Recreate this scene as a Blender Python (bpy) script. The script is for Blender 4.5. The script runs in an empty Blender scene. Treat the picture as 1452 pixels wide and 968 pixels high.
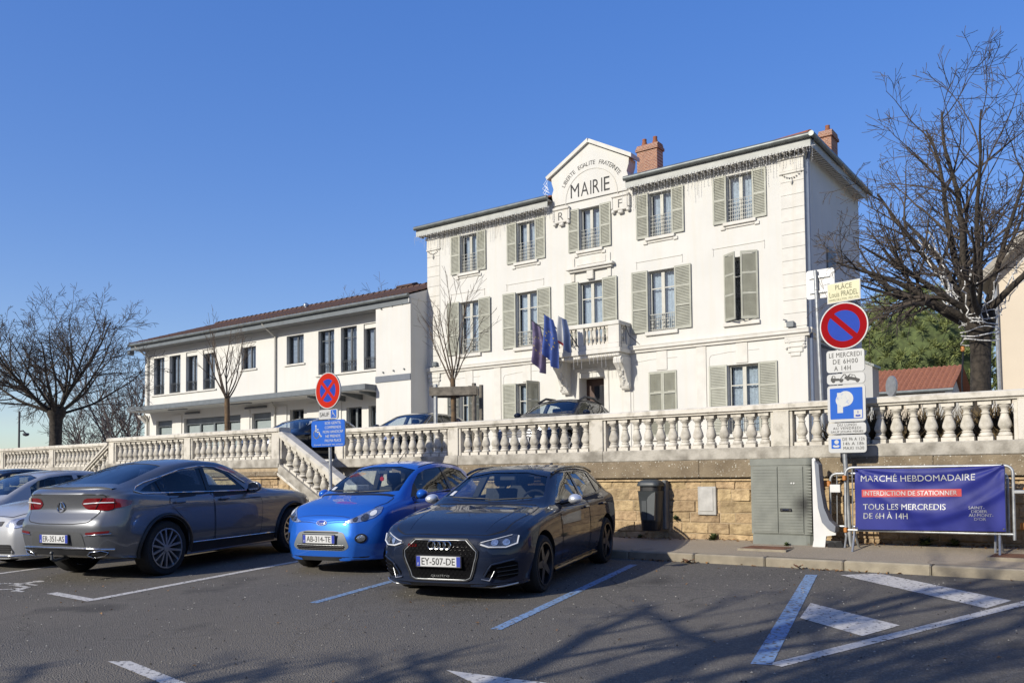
import bpy, bmesh, math, random
import numpy as np
from mathutils import Vector, Matrix
from mathutils.bvhtree import BVHTree
from math import sin, cos, pi, radians, sqrt, atan2, hypot

# ---------------------------------------------------------------- camera, sky, sun
scene = bpy.context.scene
C = scene.collection
R = random.Random(7)
# street frame: X runs along the wall and the facades (to the right), Y runs away from the road, Z up
CAM_H, F_PX, YAW, PITCH, ROLL, PPY = 1.42, 1218.0, radians(36.154), radians(2.2485), radians(-.5403), 627.7
fw = Vector((-sin(YAW)*cos(PITCH), cos(YAW)*cos(PITCH), sin(PITCH)))
r0 = Vector((cos(YAW), sin(YAW), 0)); u0 = r0.cross(fw)
rt = r0*cos(ROLL)+u0*sin(ROLL); up = -r0*sin(ROLL)+u0*cos(ROLL)
cam_d = bpy.data.cameras.new('camera'); cam = bpy.data.objects.new('camera', cam_d); C.objects.link(cam)
cam.matrix_world = Matrix(((rt.x, up.x, -fw.x, 0), (rt.y, up.y, -fw.y, 0), (rt.z, up.z, -fw.z, CAM_H), (0, 0, 0, 1)))
cam_d.sensor_width = 36; cam_d.lens = 36*F_PX/1452; cam_d.shift_y = (PPY-484)/1452
cam_d.clip_start = .05; cam_d.clip_end = 3000
scene.camera = cam

SUN_EL, SUN_AZ = radians(26), radians(15)      # sun behind the camera, 15 degrees left of the facade normal
world = bpy.data.worlds.new('World'); scene.world = world; world.use_nodes = True
nt = world.node_tree; bg = nt.nodes['Background']
sky = nt.nodes.new('ShaderNodeTexSky'); sky.sky_type = 'NISHITA'; sky.sun_disc = False
sky.sun_elevation = SUN_EL; sky.sun_rotation = radians(180+15); sky.altitude = 300
sky.air_density = 1.0; sky.dust_density = .9; sky.ozone_density = 3.2
hs = nt.nodes.new('ShaderNodeHueSaturation'); hs.inputs['Saturation'].default_value = 1.98; hs.inputs['Hue'].default_value = .527; hs.inputs['Value'].default_value = 2.2
gm = nt.nodes.new('ShaderNodeGamma'); gm.inputs[1].default_value = .47
nt.links.new(sky.outputs[0], gm.inputs[0]); nt.links.new(gm.outputs[0], hs.inputs['Color']); nt.links.new(hs.outputs[0], bg.inputs[0]); bg.inputs[1].default_value = .15
sun_d = bpy.data.lights.new('sun', 'SUN'); sun = bpy.data.objects.new('sun', sun_d); C.objects.link(sun)
sun_d.energy = 4.7; sun_d.angle = radians(.53); sun_d.color = (1, .945, .84)
sdir = Vector((sin(SUN_AZ)*cos(SUN_EL), cos(SUN_AZ)*cos(SUN_EL), -sin(SUN_EL)))
sun.rotation_euler = sdir.to_track_quat('-Z', 'Y').to_euler(); sun.location = (-20, -40, 40)
vs = scene.view_settings; vs.view_transform = 'Standard'; vs.look = 'None'; vs.gamma = 1; vs.exposure = 0.2
scene.cycles.max_bounces = 6; scene.cycles.transparent_max_bounces = 12

# ---------------------------------------------------------------- materials
MATS = {}
ALB = .73                                     # one reflectance scale for all the non-metals
def nodes_of(name):
    m = bpy.data.materials.new(name); m.use_nodes = True; MATS[name] = m
    n = m.node_tree.nodes; return m, n, m.node_tree.links, n['Principled BSDF']
def mat(name, col, rough=.6, metal=0, var=.12, scale=6, bump=0, bscale=60, spec=.5, coat=0, rnd=0, col2=None, lo=.35, hi=.65, coords='Object', detail=5):
    """procedural: base colour broken up by noise (and per object when rnd), optional fine bump"""
    if not metal: col = tuple(c*ALB for c in col); col2 = tuple(c*ALB for c in col2) if col2 else None
    m, n, l, p = nodes_of(name)
    p.inputs['Roughness'].default_value = rough; p.inputs['Metallic'].default_value = metal
    p.inputs['Specular IOR Level'].default_value = spec; p.inputs['Coat Weight'].default_value = coat
    p.inputs['Coat Roughness'].default_value = .03
    tc = n.new('ShaderNodeTexCoord'); co = tc.outputs[coords]
    if coords == 'World':
        pass
    nz = n.new('ShaderNodeTexNoise'); nz.inputs['Scale'].default_value = scale; nz.inputs['Detail'].default_value = detail
    l.new(co, nz.inputs['Vector'])
    cr = n.new('ShaderNodeValToRGB'); cr.color_ramp.elements[0].position = lo; cr.color_ramp.elements[1].position = hi
    c2 = col2 if col2 else tuple(c*(1-var*1.6) for c in col)
    cr.color_ramp.elements[0].color = (*c2, 1); cr.color_ramp.elements[1].color = (*[min(1, c*(1+(0 if col2 else var*.6))) for c in col], 1)
    l.new(nz.outputs['Fac'], cr.inputs['Fac']); out = cr.outputs['Color']
    if rnd:
        oi = n.new('ShaderNodeObjectInfo'); hs = n.new('ShaderNodeHueSaturation')
        mr = n.new('ShaderNodeMapRange'); mr.inputs['To Min'].default_value = 1-rnd; mr.inputs['To Max'].default_value = 1+rnd
        l.new(oi.outputs['Random'], mr.inputs['Value']); l.new(mr.outputs[0], hs.inputs['Value'])
        mr2 = n.new('ShaderNodeMapRange'); mr2.inputs['To Min'].default_value = .5-rnd*.03; mr2.inputs['To Max'].default_value = .5+rnd*.03
        mt = n.new('ShaderNodeMath'); mt.operation = 'FRACT'; mm = n.new('ShaderNodeMath'); mm.operation = 'MULTIPLY'; mm.inputs[1].default_value = 7.31
        l.new(oi.outputs['Random'], mm.inputs[0]); l.new(mm.outputs[0], mt.inputs[0]); l.new(mt.outputs[0], mr2.inputs['Value']); l.new(mr2.outputs[0], hs.inputs['Hue'])
        l.new(out, hs.inputs['Color']); out = hs.outputs['Color']
    l.new(out, p.inputs['Base Color'])
    if bump:
        nb = n.new('ShaderNodeTexNoise'); nb.inputs['Scale'].default_value = bscale; nb.inputs['Detail'].default_value = 6; l.new(co, nb.inputs['Vector'])
        b = n.new('ShaderNodeBump'); b.inputs['Strength'].default_value = bump; b.inputs['Distance'].default_value = .02 if bscale != 14 else .05
        l.new(nb.outputs['Fac'], b.inputs['Height']); l.new(b.outputs[0], p.inputs['Normal'])
    return m
def glass(name, tint=(.85, .9, .92), refl=1.6, dark=0):
    m, n, l, p = nodes_of(name); n.remove(p)
    tr = n.new('ShaderNodeBsdfTransparent'); tr.inputs[0].default_value = (*tint, 1)
    gl = n.new('ShaderNodeBsdfGlossy'); gl.inputs['Roughness'].default_value = .01; gl.inputs['Color'].default_value = (.95, .97, 1, 1)
    lw = n.new('ShaderNodeLayerWeight'); lw.inputs['Blend'].default_value = .5; f0 = ((refl-1)/(refl+1))**2
    pw = n.new('ShaderNodeMath'); pw.operation = 'POWER'; pw.inputs[1].default_value = 4.5; l.new(lw.outputs['Facing'], pw.inputs[0])
    fr = n.new('ShaderNodeMath'); fr.operation = 'MULTIPLY_ADD'; fr.inputs[1].default_value = 1-f0; fr.inputs[2].default_value = f0; l.new(pw.outputs[0], fr.inputs[0])
    nz = n.new('ShaderNodeTexNoise'); nz.inputs['Scale'].default_value = 1.2
    tc = n.new('ShaderNodeTexCoord'); l.new(tc.outputs['Object'], nz.inputs['Vector'])
    bp = n.new('ShaderNodeBump'); bp.inputs['Strength'].default_value = .25; bp.inputs['Distance'].default_value = .004; l.new(nz.outputs['Fac'], bp.inputs['Height']); l.new(bp.outputs[0], gl.inputs['Normal'])
    mx = n.new('ShaderNodeMixShader'); l.new(fr.outputs[0], mx.inputs[0]); l.new(tr.outputs[0], mx.inputs[1]); l.new(gl.outputs[0], mx.inputs[2])
    l.new(mx.outputs[0], n['Material Output'].inputs[0]); return m
def paint(name, col, metal=.5, rough=.38, coat=1):
    m = mat(name, col, rough, metal, var=.06, scale=400, coat=coat)
    p = m.node_tree.nodes['Principled BSDF']; p.inputs['Coat Roughness'].default_value = .02; p.inputs['Specular IOR Level'].default_value = .05
    return m

plaster = mat('white_plaster', (.765, .75, .695), .9, var=.035, scale=.7, bump=.12, bscale=90)
def stain(m, amt, col):
    n, l = m.node_tree.nodes, m.node_tree.links; p = n['Principled BSDF']; src = p.inputs['Base Color'].links[0].from_socket
    tc = n.new('ShaderNodeTexCoord'); mp = n.new('ShaderNodeMapping'); mp.inputs['Scale'].default_value = (5, 5, .35); l.new(tc.outputs['Object'], mp.inputs[0])
    z = n.new('ShaderNodeTexNoise'); z.inputs['Scale'].default_value = 1; z.inputs['Detail'].default_value = 7; l.new(mp.outputs[0], z.inputs['Vector'])
    cr = n.new('ShaderNodeValToRGB'); cr.color_ramp.elements[0].position = .48; cr.color_ramp.elements[0].color = (0, 0, 0, 1); cr.color_ramp.elements[1].position = .78; cr.color_ramp.elements[1].color = (amt, amt, amt, 1); l.new(z.outputs['Fac'], cr.inputs[0])
    mx = n.new('ShaderNodeMixRGB'); l.new(cr.outputs[0], mx.inputs[0]); l.new(src, mx.inputs[1]); mx.inputs[2].default_value = (*col, 1); l.new(mx.outputs[0], p.inputs['Base Color'])
stain(plaster, .75, (.54, .51, .44))
plaster2 = mat('wing_plaster', (.775, .76, .705), .9, var=.03, scale=.6, bump=.1, bscale=90)
cream = mat('cream_plaster', (.72, .62, .48), .9, var=.04, scale=.7, bump=.1)
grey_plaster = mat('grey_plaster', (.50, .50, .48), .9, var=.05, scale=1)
moulding = mat('stone_moulding', (.77, .745, .675), .85, var=.05, scale=3, bump=.1, bscale=50)
stain(plaster2, .55, (.56, .52, .45)); stain(moulding, .6, (.50, .46, .38))
shutter_m = mat('shutter_paint', (.47, .47, .385), .6, var=.10, scale=2.5, rnd=.06)
frame_m = mat('window_paint', (.60, .58, .50), .55, var=.05)
darkframe = mat('dark_frame', (.11, .12, .13), .45, var=.08)
greymetal = mat('grey_metal', (.17, .19, .20), .5, var=.08, scale=3)
zinc = mat('zinc_gutter', (.15, .165, .16), .45, metal=.4, var=.15, scale=4)
lightzinc = mat('painted_fascia', (.50, .51, .47), .6, var=.08, scale=4)
ironwork = mat('pale_iron', (.42, .42, .37), .5, var=.08)
darkiron = mat('dark_iron', (.06, .065, .07), .5, var=.1)
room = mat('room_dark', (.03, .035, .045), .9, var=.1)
curtain = mat('curtain', (.66, .70, .74), .9, var=.12, scale=14)
winglass = glass('window_glass', (.80, .86, .90), 1.8)
carglass = glass('car_glass', (.80, .86, .86), 1.55)
tintglass = glass('tinted_glass', (.10, .11, .13), 1.6)
def tiles(name, c1, c2, sc=3.0):
    m = mat(name, c1, .85, col2=c2, scale=sc, lo=.3, hi=.7, bump=.25, bscale=40); return m
rooftile = tiles('brown_roof_tile', (.135, .065, .04), (.07, .04, .03), 5)
redtile = tiles('red_roof_tile', (.42, .165, .085), (.32, .12, .065), 4)
terracotta = tiles('terracotta', (.42, .15, .07), (.28, .10, .05), 6)
bal_stone = mat('balustrade_stone', (.74, .69, .59), .9, col2=(.42, .385, .31), scale=6, lo=.27, hi=.50, bump=.25, bscale=45, rnd=.09)
base_stone = mat('weathered_base_stone', (.56, .52, .44), .95, col2=(.27, .245, .20), scale=5, lo=.32, hi=.62, bump=.4, bscale=35)
def lichen():
    m = mat('lichen_band_stone', (.36, .285, .185), .95, col2=(.21, .16, .10), scale=4, lo=.3, hi=.7, bump=.6, bscale=40, rnd=.1)
    n, l = m.node_tree.nodes, m.node_tree.links; p = n['Principled BSDF']
    src = p.inputs['Base Color'].links[0].from_socket
    v = n.new('ShaderNodeTexNoise'); v.inputs['Scale'].default_value = 38; v.inputs['Detail'].default_value = 2
    tc = n.new('ShaderNodeTexCoord'); l.new(tc.outputs['Object'], v.inputs['Vector'])
    cr = n.new('ShaderNodeValToRGB'); cr.color_ramp.elements[0].position = .66; cr.color_ramp.elements[1].position = .69
    l.new(v.outputs['Fac'], cr.inputs['Fac']); mx = n.new('ShaderNodeMixRGB'); l.new(cr.outputs[0], mx.inputs[0]); l.new(src, mx.inputs[1])
    mx.inputs[2].default_value = (.55, .53, .45, 1); l.new(mx.outputs[0], p.inputs['Base Color']); return m
band_stone = lichen()
sand_stone = mat('sandstone', (.59, .43, .235), .95, col2=(.34, .235, .125), scale=8, lo=.30, hi=.64, bump=1.0, bscale=14, rnd=.20)
mortar = mat('mortar', (.52, .40, .25), .95, var=.15, scale=9, bump=.5, bscale=40)
kerb_m = mat('kerb_concrete', (.40, .345, .25), .9, col2=(.28, .24, .175), scale=6, lo=.3, hi=.7, bump=.4, bscale=60, rnd=.08)
def asphalt(name, base, dark, speck):
    base, dark, speck = [tuple(c*ALB for c in q) for q in (base, dark, speck)]
    m, n, l, p = nodes_of(name); tc = n.new('ShaderNodeTexCoord'); co = tc.outputs['Object']
    p.inputs['Roughness'].default_value = .92; p.inputs['Specular IOR Level'].default_value = .25
    def noise(s, d=4):
        z = n.new('ShaderNodeTexNoise'); z.inputs['Scale'].default_value = s; z.inputs['Detail'].default_value = d; l.new(co, z.inputs['Vector']); return z
    def ramp(src, a, b, c0, c1):
        r = n.new('ShaderNodeValToRGB'); r.color_ramp.elements[0].position = a; r.color_ramp.elements[1].position = b
        r.color_ramp.elements[0].color = (*c0, 1); r.color_ramp.elements[1].color = (*c1, 1); l.new(src, r.inputs['Fac']); return r
    big = ramp(noise(.45, 6).outputs['Fac'], .3, .7, dark, base)
    v = n.new('ShaderNodeTexVoronoi'); v.inputs['Scale'].default_value = 75; l.new(co, v.inputs['Vector'])
    sp = ramp(v.outputs['Color'], .55, .95, (0, 0, 0), (1, 1, 1))
    mx = n.new('ShaderNodeMixRGB'); mx.blend_type = 'MIX'; l.new(big.outputs[0], mx.inputs[1]); mx.inputs[2].default_value = (*speck, 1)
    ml = n.new('ShaderNodeMath'); ml.operation = 'MULTIPLY'; ml.inputs[1].default_value = .55; l.new(sp.outputs[0], ml.inputs[0]); l.new(ml.outputs[0], mx.inputs[0])
    # thin wandering cracks, only in patches
    vd = n.new('ShaderNodeTexVoronoi'); vd.feature = 'DISTANCE_TO_EDGE'; vd.inputs['Scale'].default_value = .42
    wz = noise(2.2, 5); ad = n.new('ShaderNodeMixRGB'); ad.blend_type = 'ADD'; ad.inputs[0].default_value = .35
    l.new(co, ad.inputs[1]); l.new(wz.outputs['Color'], ad.inputs[2]); l.new(ad.outputs[0], vd.inputs['Vector'])
    ck = ramp(vd.outputs['Distance'], .002, .007, (1, 1, 1), (0, 0, 0))
    pm = ramp(noise(.35, 2).outputs['Fac'], .53, .58, (0, 0, 0), (1, 1, 1))
    cm = n.new('ShaderNodeMath'); cm.operation = 'MULTIPLY'; l.new(ck.outputs[0], cm.inputs[0]); l.new(pm.outputs[0], cm.inputs[1])
    cm2 = n.new('ShaderNodeMath'); cm2.operation = 'MULTIPLY'; cm2.inputs[1].default_value = .5; l.new(cm.outputs[0], cm2.inputs[0])
    mx2 = n.new('ShaderNodeMixRGB'); l.new(cm2.outputs[0], mx2.inputs[0]); l.new(mx.outputs[0], mx2.inputs[1]); mx2.inputs[2].default_value = (.012, .011, .010, 1)
    dz = noise(.16, 5); dr = ramp(dz.outputs['Fac'], .42, .62, (0, 0, 0), (1, 1, 1)); dm = n.new('ShaderNodeMath'); dm.operation = 'MULTIPLY'; dm.inputs[1].default_value = .5; l.new(dr.outputs[0], dm.inputs[0])
    mxd = n.new('ShaderNodeMixRGB'); l.new(dm.outputs[0], mxd.inputs[0]); l.new(mx2.outputs[0], mxd.inputs[1]); mxd.inputs[2].default_value = (base[0]*1.35, base[1]*1.27, base[2]*1.12, 1); mx2 = mxd
    # dark oil blots
    ob = ramp(noise(.9, 3).outputs['Fac'], .61, .72, (0, 0, 0), (1, 1, 1)); om = n.new('ShaderNodeMath'); om.operation = 'MULTIPLY'; om.inputs[1].default_value = .5
    l.new(ob.outputs[0], om.inputs[0]); mx3 = n.new('ShaderNodeMixRGB'); l.new(om.outputs[0], mx3.inputs[0]); l.new(mx2.outputs[0], mx3.inputs[1]); mx3.inputs[2].default_value = (.022, .021, .02, 1)
    l.new(mx3.outputs[0], p.inputs['Base Color'])
    b = n.new('ShaderNodeBump'); b.inputs['Strength'].default_value = .75; b.inputs['Distance'].default_value = .012
    l.new(v.outputs['Distance'], b.inputs['Height']); l.new(b.outputs[0], p.inputs['Normal']); return m
road_m = asphalt('asphalt', (.172, .157, .134), (.120, .110, .094), (.38, .345, .29))
walk_m = asphalt('pavement_asphalt', (.46, .385, .285), (.34, .285, .21), (.58, .50, .39))
def wornpaint(name, col, wear=.5):
    m = mat(name, col, .8, var=.06, scale=20, bump=.3, bscale=120)
    n, l = m.node_tree.nodes, m.node_tree.links; p = n['Principled BSDF']; src = p.inputs['Base Color'].links[0].from_socket
    z = n.new('ShaderNodeTexNoise'); z.inputs['Scale'].default_value = 26; z.inputs['Detail'].default_value = 8
    tc = n.new('ShaderNodeTexCoord'); l.new(tc.outputs['Object'], z.inputs['Vector'])
    cr = n.new('ShaderNodeValToRGB'); cr.color_ramp.elements[0].position = wear; cr.color_ramp.elements[1].position = wear+.09
    l.new(z.outputs['Fac'], cr.inputs['Fac']); mx = n.new('ShaderNodeMixRGB'); l.new(cr.outputs[0], mx.inputs[0]); l.new(src, mx.inputs[1]); mx.inputs[2].default_value = (.10, .092, .08, 1)
    l.new(mx.outputs[0], p.inputs['Base Color']); return m
white_paint = wornpaint('white_road_paint', (.70, .665, .60), .56)
blue_paint = wornpaint('blue_road_paint', (.235, .37, .57), .525)
bark = mat('bark', (.075, .06, .045), .95, col2=(.03, .024, .018), scale=14, bump=.8, bscale=30)
bark_warm = mat('young_bark', (.20, .125, .06), .9, col2=(.09, .06, .035), scale=10)
twig_m = mat('twig', (.095, .074, .057), .95, var=.2, scale=5)
farbark = mat('far_twig', (.13, .105, .095), .95, var=.2, scale=1)
pole_m = mat('galvanised_steel', (.36, .37, .37), .42, metal=.55, var=.12, scale=12)
white_m = mat('white_plastic', (.78, .77, .74), .45, var=.04, scale=4)
black_m = mat('black_plastic', (.018, .018, .019), .5, var=.15, scale=9)
darkgrey_m = mat('anthracite_plastic', (.055, .063, .066), .48, var=.08, scale=5)
rubber = mat('rubber', (.014, .014, .014), .85, var=.15, scale=20, bump=.2)
chrome = mat('chrome', (.62, .62, .62), .12, metal=1, var=.03)
alu = mat('alloy', (.42, .43, .44), .3, metal=.9, var=.05)
dkalu = mat('dark_alloy', (.085, .085, .09), .32, metal=.85, var=.05)
sign_white = mat('sign_white', (.60, .60, .575), .4, var=.02)
sign_blue = mat('sign_blue', (.020, .065, .42), .6, spec=.12, var=.03)
sign_red = mat('sign_red', (.33, .008, .011), 6, spec=.12, var=.05)
sign_red2 = mat('sign_orange_red', (.55, .030, .014), 6, spec=.12, var=.04)
sign_black = mat('sign_black', (.012, .012, .012), .5, var=.05)
blue2 = mat('panel_blue', (.03, .14, .58), .6, spec=.12, var=.03)
leaf_m = mat('dry_leaf', (.33, .16, .06), .8, col2=(.16, .07, .03), scale=8, rnd=.3)

# ---------------------------------------------------------------- mesh helpers
class MB:
    def __init__(s): s.v = []; s.f = []; s.m = []
    def add(s, vs_, fs, mi=0):
        o = len(s.v); s.v += [tuple(p) for p in vs_]; s.f += [tuple(i+o for i in f) for f in fs]; s.m += [mi]*len(fs); return s
    def box(s, x0, x1, y0, y1, z0, z1, mi=0):
        v = [(x, y, z) for x in (x0, x1) for y in (y0, y1) for z in (z0, z1)]
        return s.add(v, [(0, 1, 3, 2), (4, 6, 7, 5), (0, 4, 5, 1), (2, 3, 7, 6), (0, 2, 6, 4), (1, 5, 7, 3)], mi)
    def cbox(s, x0, x1, y0, y1, z0, z1, c=.01, mi=0):
        """box with chamfered edges"""
        bm = bmesh.new(); bmesh.ops.create_cube(bm, size=1)
        for v in bm.verts: v.co = Vector(((x0+x1)/2+v.co.x*(x1-x0), (y0+y1)/2+v.co.y*(y1-y0), (z0+z1)/2+v.co.z*(z1-z0)))
        bmesh.ops.bevel(bm, geom=bm.edges[:], offset=c, segments=1, affect='EDGES')
        bm.verts.index_update(); s.add([v.co[:] for v in bm.verts], [[v.index for v in f.verts] for f in bm.faces], mi); bm.free(); return s
    def quad(s, a, b, c, d, mi=0): return s.add([a, b, c, d], [(0, 1, 2, 3)], mi)
    def prism(s, pts, ax, lo, hi, mi=0):
        """extrude 2-D outline along axis ax ('x','y','z')"""
        f = {'x': lambda p, t: (t, p[0], p[1]), 'y': lambda p, t: (p[0], t, p[1]), 'z': lambda p, t: (p[0], p[1], t)}[ax]
        n = len(pts); v = [f(p, lo) for p in pts]+[f(p, hi) for p in pts]
        return s.add(v, [tuple(range(n)), tuple(range(2*n-1, n-1, -1))]+[(i, i+n, (i+1) % n+n, (i+1) % n) for i in range(n)], mi)
    def tube(s, pts, r, n=8, cap=True, mi=0):
        pts = [Vector(p) for p in pts]; k = len(pts); rs = r if isinstance(r, (list, tuple)) else [r]*k
        v = []; T0 = (pts[1]-pts[0]).normalized(); a = Vector((0, 0, 1)) if abs(T0.z) < .9 else Vector((1, 0, 0))
        X = T0.cross(a).normalized()
        for i, p in enumerate(pts):
            T = (pts[min(i+1, k-1)]-pts[max(i-1, 0)]); T = T.normalized() if T.length > 1e-9 else T0
            X = (X-T*X.dot(T)); X = X.normalized() if X.length > 1e-6 else T.orthogonal().normalized(); Y = T.cross(X)
            v += [p+(X*cos(2*pi*j/n)+Y*sin(2*pi*j/n))*rs[i] for j in range(n)]
        f = [(i*n+j, i*n+(j+1) % n, (i+1)*n+(j+1) % n, (i+1)*n+j) for i in range(k-1) for j in range(n)]
        if cap: f += [tuple(range(n-1, -1, -1)), tuple(range((k-1)*n, k*n))]
        return s.add(v, f, mi)
    def lathe(s, prof, o=(0, 0, 0), ax='z', n=16, mi=0, closed=False):
        """prof: (r, h) pairs"""
        v = []
        for r, h in prof:
            for j in range(n):
                c_, s_ = r*cos(2*pi*j/n), r*sin(2*pi*j/n)
                p = {'z': (c_, s_, h), 'y': (c_, h, s_), 'x': (h, c_, s_)}[ax]; v.append((o[0]+p[0], o[1]+p[1], o[2]+p[2]))
        k = len(prof); f = [(i*n+j, i*n+(j+1) % n, (i+1)*n+(j+1) % n, (i+1)*n+j) for i in range(k-1) for j in range(n)]
        if closed: f += [((k-1)*n+j, (k-1)*n+(j+1) % n, (j+1) % n, j) for j in range(n)]
        else: f += [tuple(range(n-1, -1, -1)), tuple(range((k-1)*n, k*n))]
        return s.add(v, f, mi)
    def mesh(s, name, mats, smooth=None):
        me = bpy.data.meshes.new(name); me.from_pydata(s.v, [], s.f)
        for m in (mats if isinstance(mats, (list, tuple)) else [mats]): me.materials.append(m)
        if any(s.m): me.polygons.foreach_set('material_index', s.m)
        bm = bmesh.new(); bm.from_mesh(me); bmesh.ops.recalc_face_normals(bm, faces=bm.faces[:]); bm.to_mesh(me); bm.free()
        if smooth: me.shade_smooth(); me.set_sharp_from_angle(angle=radians(smooth))
        return me
OFF = {}
def thing(name, label, cat, loc=(0, 0, 0), rz=0, group=None):
    o = bpy.data.objects.new(name, None); C.objects.link(o); o.location = loc; o.rotation_euler = (0, 0, rz); o.empty_display_size = .2
    o['label'] = label; o['category'] = cat
    if group: o['group'] = group
    OFF[o.name] = Vector(loc) if rz == 0 else Vector((0, 0, 0)); return o
def tag(o, label, cat, group=None):
    o['label'] = label; o['category'] = cat
    if group: o['group'] = group
    return o
def obj(name, mb, m, parent=None, smooth=None, kind=None, label=None):
    """mb in world coordinates (or in the local ones of a rotated thing)"""
    if parent is not None:
        off = OFF[parent.name]
        if isinstance(mb, MB) and off.length > 0: mb.v = [(p[0]-off.x, p[1]-off.y, p[2]-off.z) for p in mb.v]
    me = mb.mesh(name, m, smooth) if isinstance(mb, MB) else mb
    o = bpy.data.objects.new(name, me); C.objects.link(o)
    if parent is not None: o.parent = parent; OFF[o.name] = OFF[parent.name]
    else: OFF[o.name] = Vector((0, 0, 0))
    if kind: o['kind'] = kind
    if label: o['label'] = label
    return o
def struct(name, mb, m, **k): return obj(name, mb, m, kind='structure', **k)
def inst(name, me, parent, loc, rz=0, sc=None):
    """another object sharing mesh data, at a world location, as a part"""
    o = bpy.data.objects.new(name, me); C.objects.link(o); o.parent = parent; o.location = Vector(loc)-OFF[parent.name]; o.rotation_euler = (0, 0, rz)
    if sc: o.scale = sc
    OFF[o.name] = Vector(loc); return o
def copy_tree(o, parent=None):
    c = o.copy(); C.objects.link(c)
    if parent is not None: c.parent = parent
    for ch in list(o.children): copy_tree(ch, c)
    return c
_tx = {}
def text_mb(body, w=None, h=None, x=0, y=0, z=0, bold=0, align='C', depth=.002, rot=None, spacing=1.0):
    """lettering in the XZ plane facing -Y, centred (or left-aligned) at x, z; scaled to width w and/or height h"""
    key = (body, spacing)
    if key not in _tx:
        cu = bpy.data.curves.new('t', 'FONT'); cu.body = body; cu.resolution_u = 3; cu.extrude = .0; cu.space_character = spacing
        o = bpy.data.objects.new('t', cu); C.objects.link(o); dg = bpy.context.evaluated_depsgraph_get()
        me = bpy.data.meshes.new_from_object(o.evaluated_get(dg)); 
        _tx[key] = ([v.co[:2] for v in me.vertices], [tuple(p.vertices) for p in me.polygons])
        bpy.data.objects.remove(o); bpy.data.curves.remove(cu); bpy.data.meshes.remove(me)
    vv, ff = _tx[key]; xs = [p[0] for p in vv]; ys = [p[1] for p in vv]
    x0, x1, y0, y1 = min(xs), max(xs), min(ys), max(ys)
    sx = w/(x1-x0) if w else None; sy = h/(y1-y0) if h else None
    sx = sx or sy; sy = sy or sx
    mb = MB(); out = []
    for p in vv:
        px = (p[0]-(x0+x1)/2)*sx if align == 'C' else (p[0]-x0)*sx
        pz = (p[1]-(y0+y1)/2)*sy
        if rot: px, pz = px*cos(rot)-pz*sin(rot), px*sin(rot)+pz*cos(rot)
        out.append((x+px, y, z+pz))
    mb.add(out, ff)
    if bold > 0:                              # heavier strokes: the letters repeated a hair to each side
        for k in (-1, 1): mb.add([(p[0]+k*bold*sx*.55, p[1]+.0003*k, p[2]+(bold*sy*.2)*k) for p in out], ff)
    return mb
def join(*mbs):
    r = MB()
    for m in mbs: r.v_off = len(r.v); r.add(m.v, m.f); 
    return r
def roundrect(x0, x1, z0, z1, r, n=4):
    P = []
    for cx, cz, a in ((x1-r, z0+r, -90), (x1-r, z1-r, 0), (x0+r, z1-r, 90), (x0+r, z0+r, 180)):
        P += [(cx+r*cos(radians(a+90*i/n)), cz+r*sin(radians(a+90*i/n))) for i in range(n+1)]
    return P
def circle(cx, cz, r, n=40): return [(cx+r*cos(2*pi*i/n), cz+r*sin(2*pi*i/n)) for i in range(n)]
def flatpoly(pts, y): m = MB(); m.add([(p[0], y, p[1]) for p in pts], [tuple(range(len(pts)))]); return m
def stroke2d(mb, pts, w, f, mi=0):
    """polyline of width w as quads, mapped with f(px,py)->xyz"""
    for (a, b) in zip(pts[:-1], pts[1:]):
        dx, dy = b[0]-a[0], b[1]-a[1]; L = hypot(dx, dy) or 1e-9; nx, ny = -dy/L*w/2, dx/L*w/2; ex, ey = dx/L*w*.3, dy/L*w*.3
        mb.add([f(a[0]+nx-ex, a[1]+ny-ey), f(a[0]-nx-ex, a[1]-ny-ey), f(b[0]-nx+ex, b[1]-ny+ey), f(b[0]+nx+ex, b[1]+ny+ey)], [(0, 1, 2, 3)], mi)
def wheelchair(mb, f):
    """pictogram in the unit square"""
    mb.add([f(p[0], p[1]) for p in circle(.34, .93, .085, 14)], [tuple(range(14))])
    stroke2d(mb, [(.35, .80), (.38, .46)], .11, f); stroke2d(mb, [(.38, .47), (.70, .47), (.86, .13), (.97, .17)], .085, f); stroke2d(mb, [(.36, .66), (.62, .66)], .075, f)
    stroke2d(mb, [(.40+.30*cos(radians(a)), .32+.30*sin(radians(a))) for a in range(112, 372, 13)], .08, f)
# ---------------------------------------------------------------- ground, road, pavement
KY = 11.10                                   # front face of the kerb
def zr(y): return .03*(min(y, KY+.3)-4) if y > -3 else -.21
def zs(a, b):                                # pavement top
    t = max(0, min(1, (b-KY-.15)/1.4)); return .335+t*(.075+.012*(a+6.5 if a > -8 else -1.5))
def grid(xs, ys, zf):
    m = MB(); n = len(ys)
    m.add([(x, y, zf(x, y)) for x in xs for y in ys], [(i*n+j, (i+1)*n+j, (i+1)*n+j+1, i*n+j+1) for i in range(len(xs)-1) for j in range(n-1)]); return m
g = MB(); g.add([(900*cos(2*pi*i/48), 900*sin(2*pi*i/48), -.75) for i in range(48)], [tuple(range(48))])
struct('ground', g, mat('field_ground', (.12, .11, .07), .95, var=.3, scale=.05))
road = struct('road', grid([-90, -40, -20, -10, 0, 10, 30], [-40, -12, -3, 2, 4, 8, KY+.02], lambda x, y: zr(y)), road_m)
tag(road, 'dark grey car park asphalt with painted bay lines', 'road'); del road['category']
def painted(pts, m, lift=.004, n=1):
    mb = MB(); mb.add([(p[0], p[1], zr(p[1])+lift) for p in pts], [tuple(range(len(pts)))]); return obj('painted_line', mb, m, road)
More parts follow.
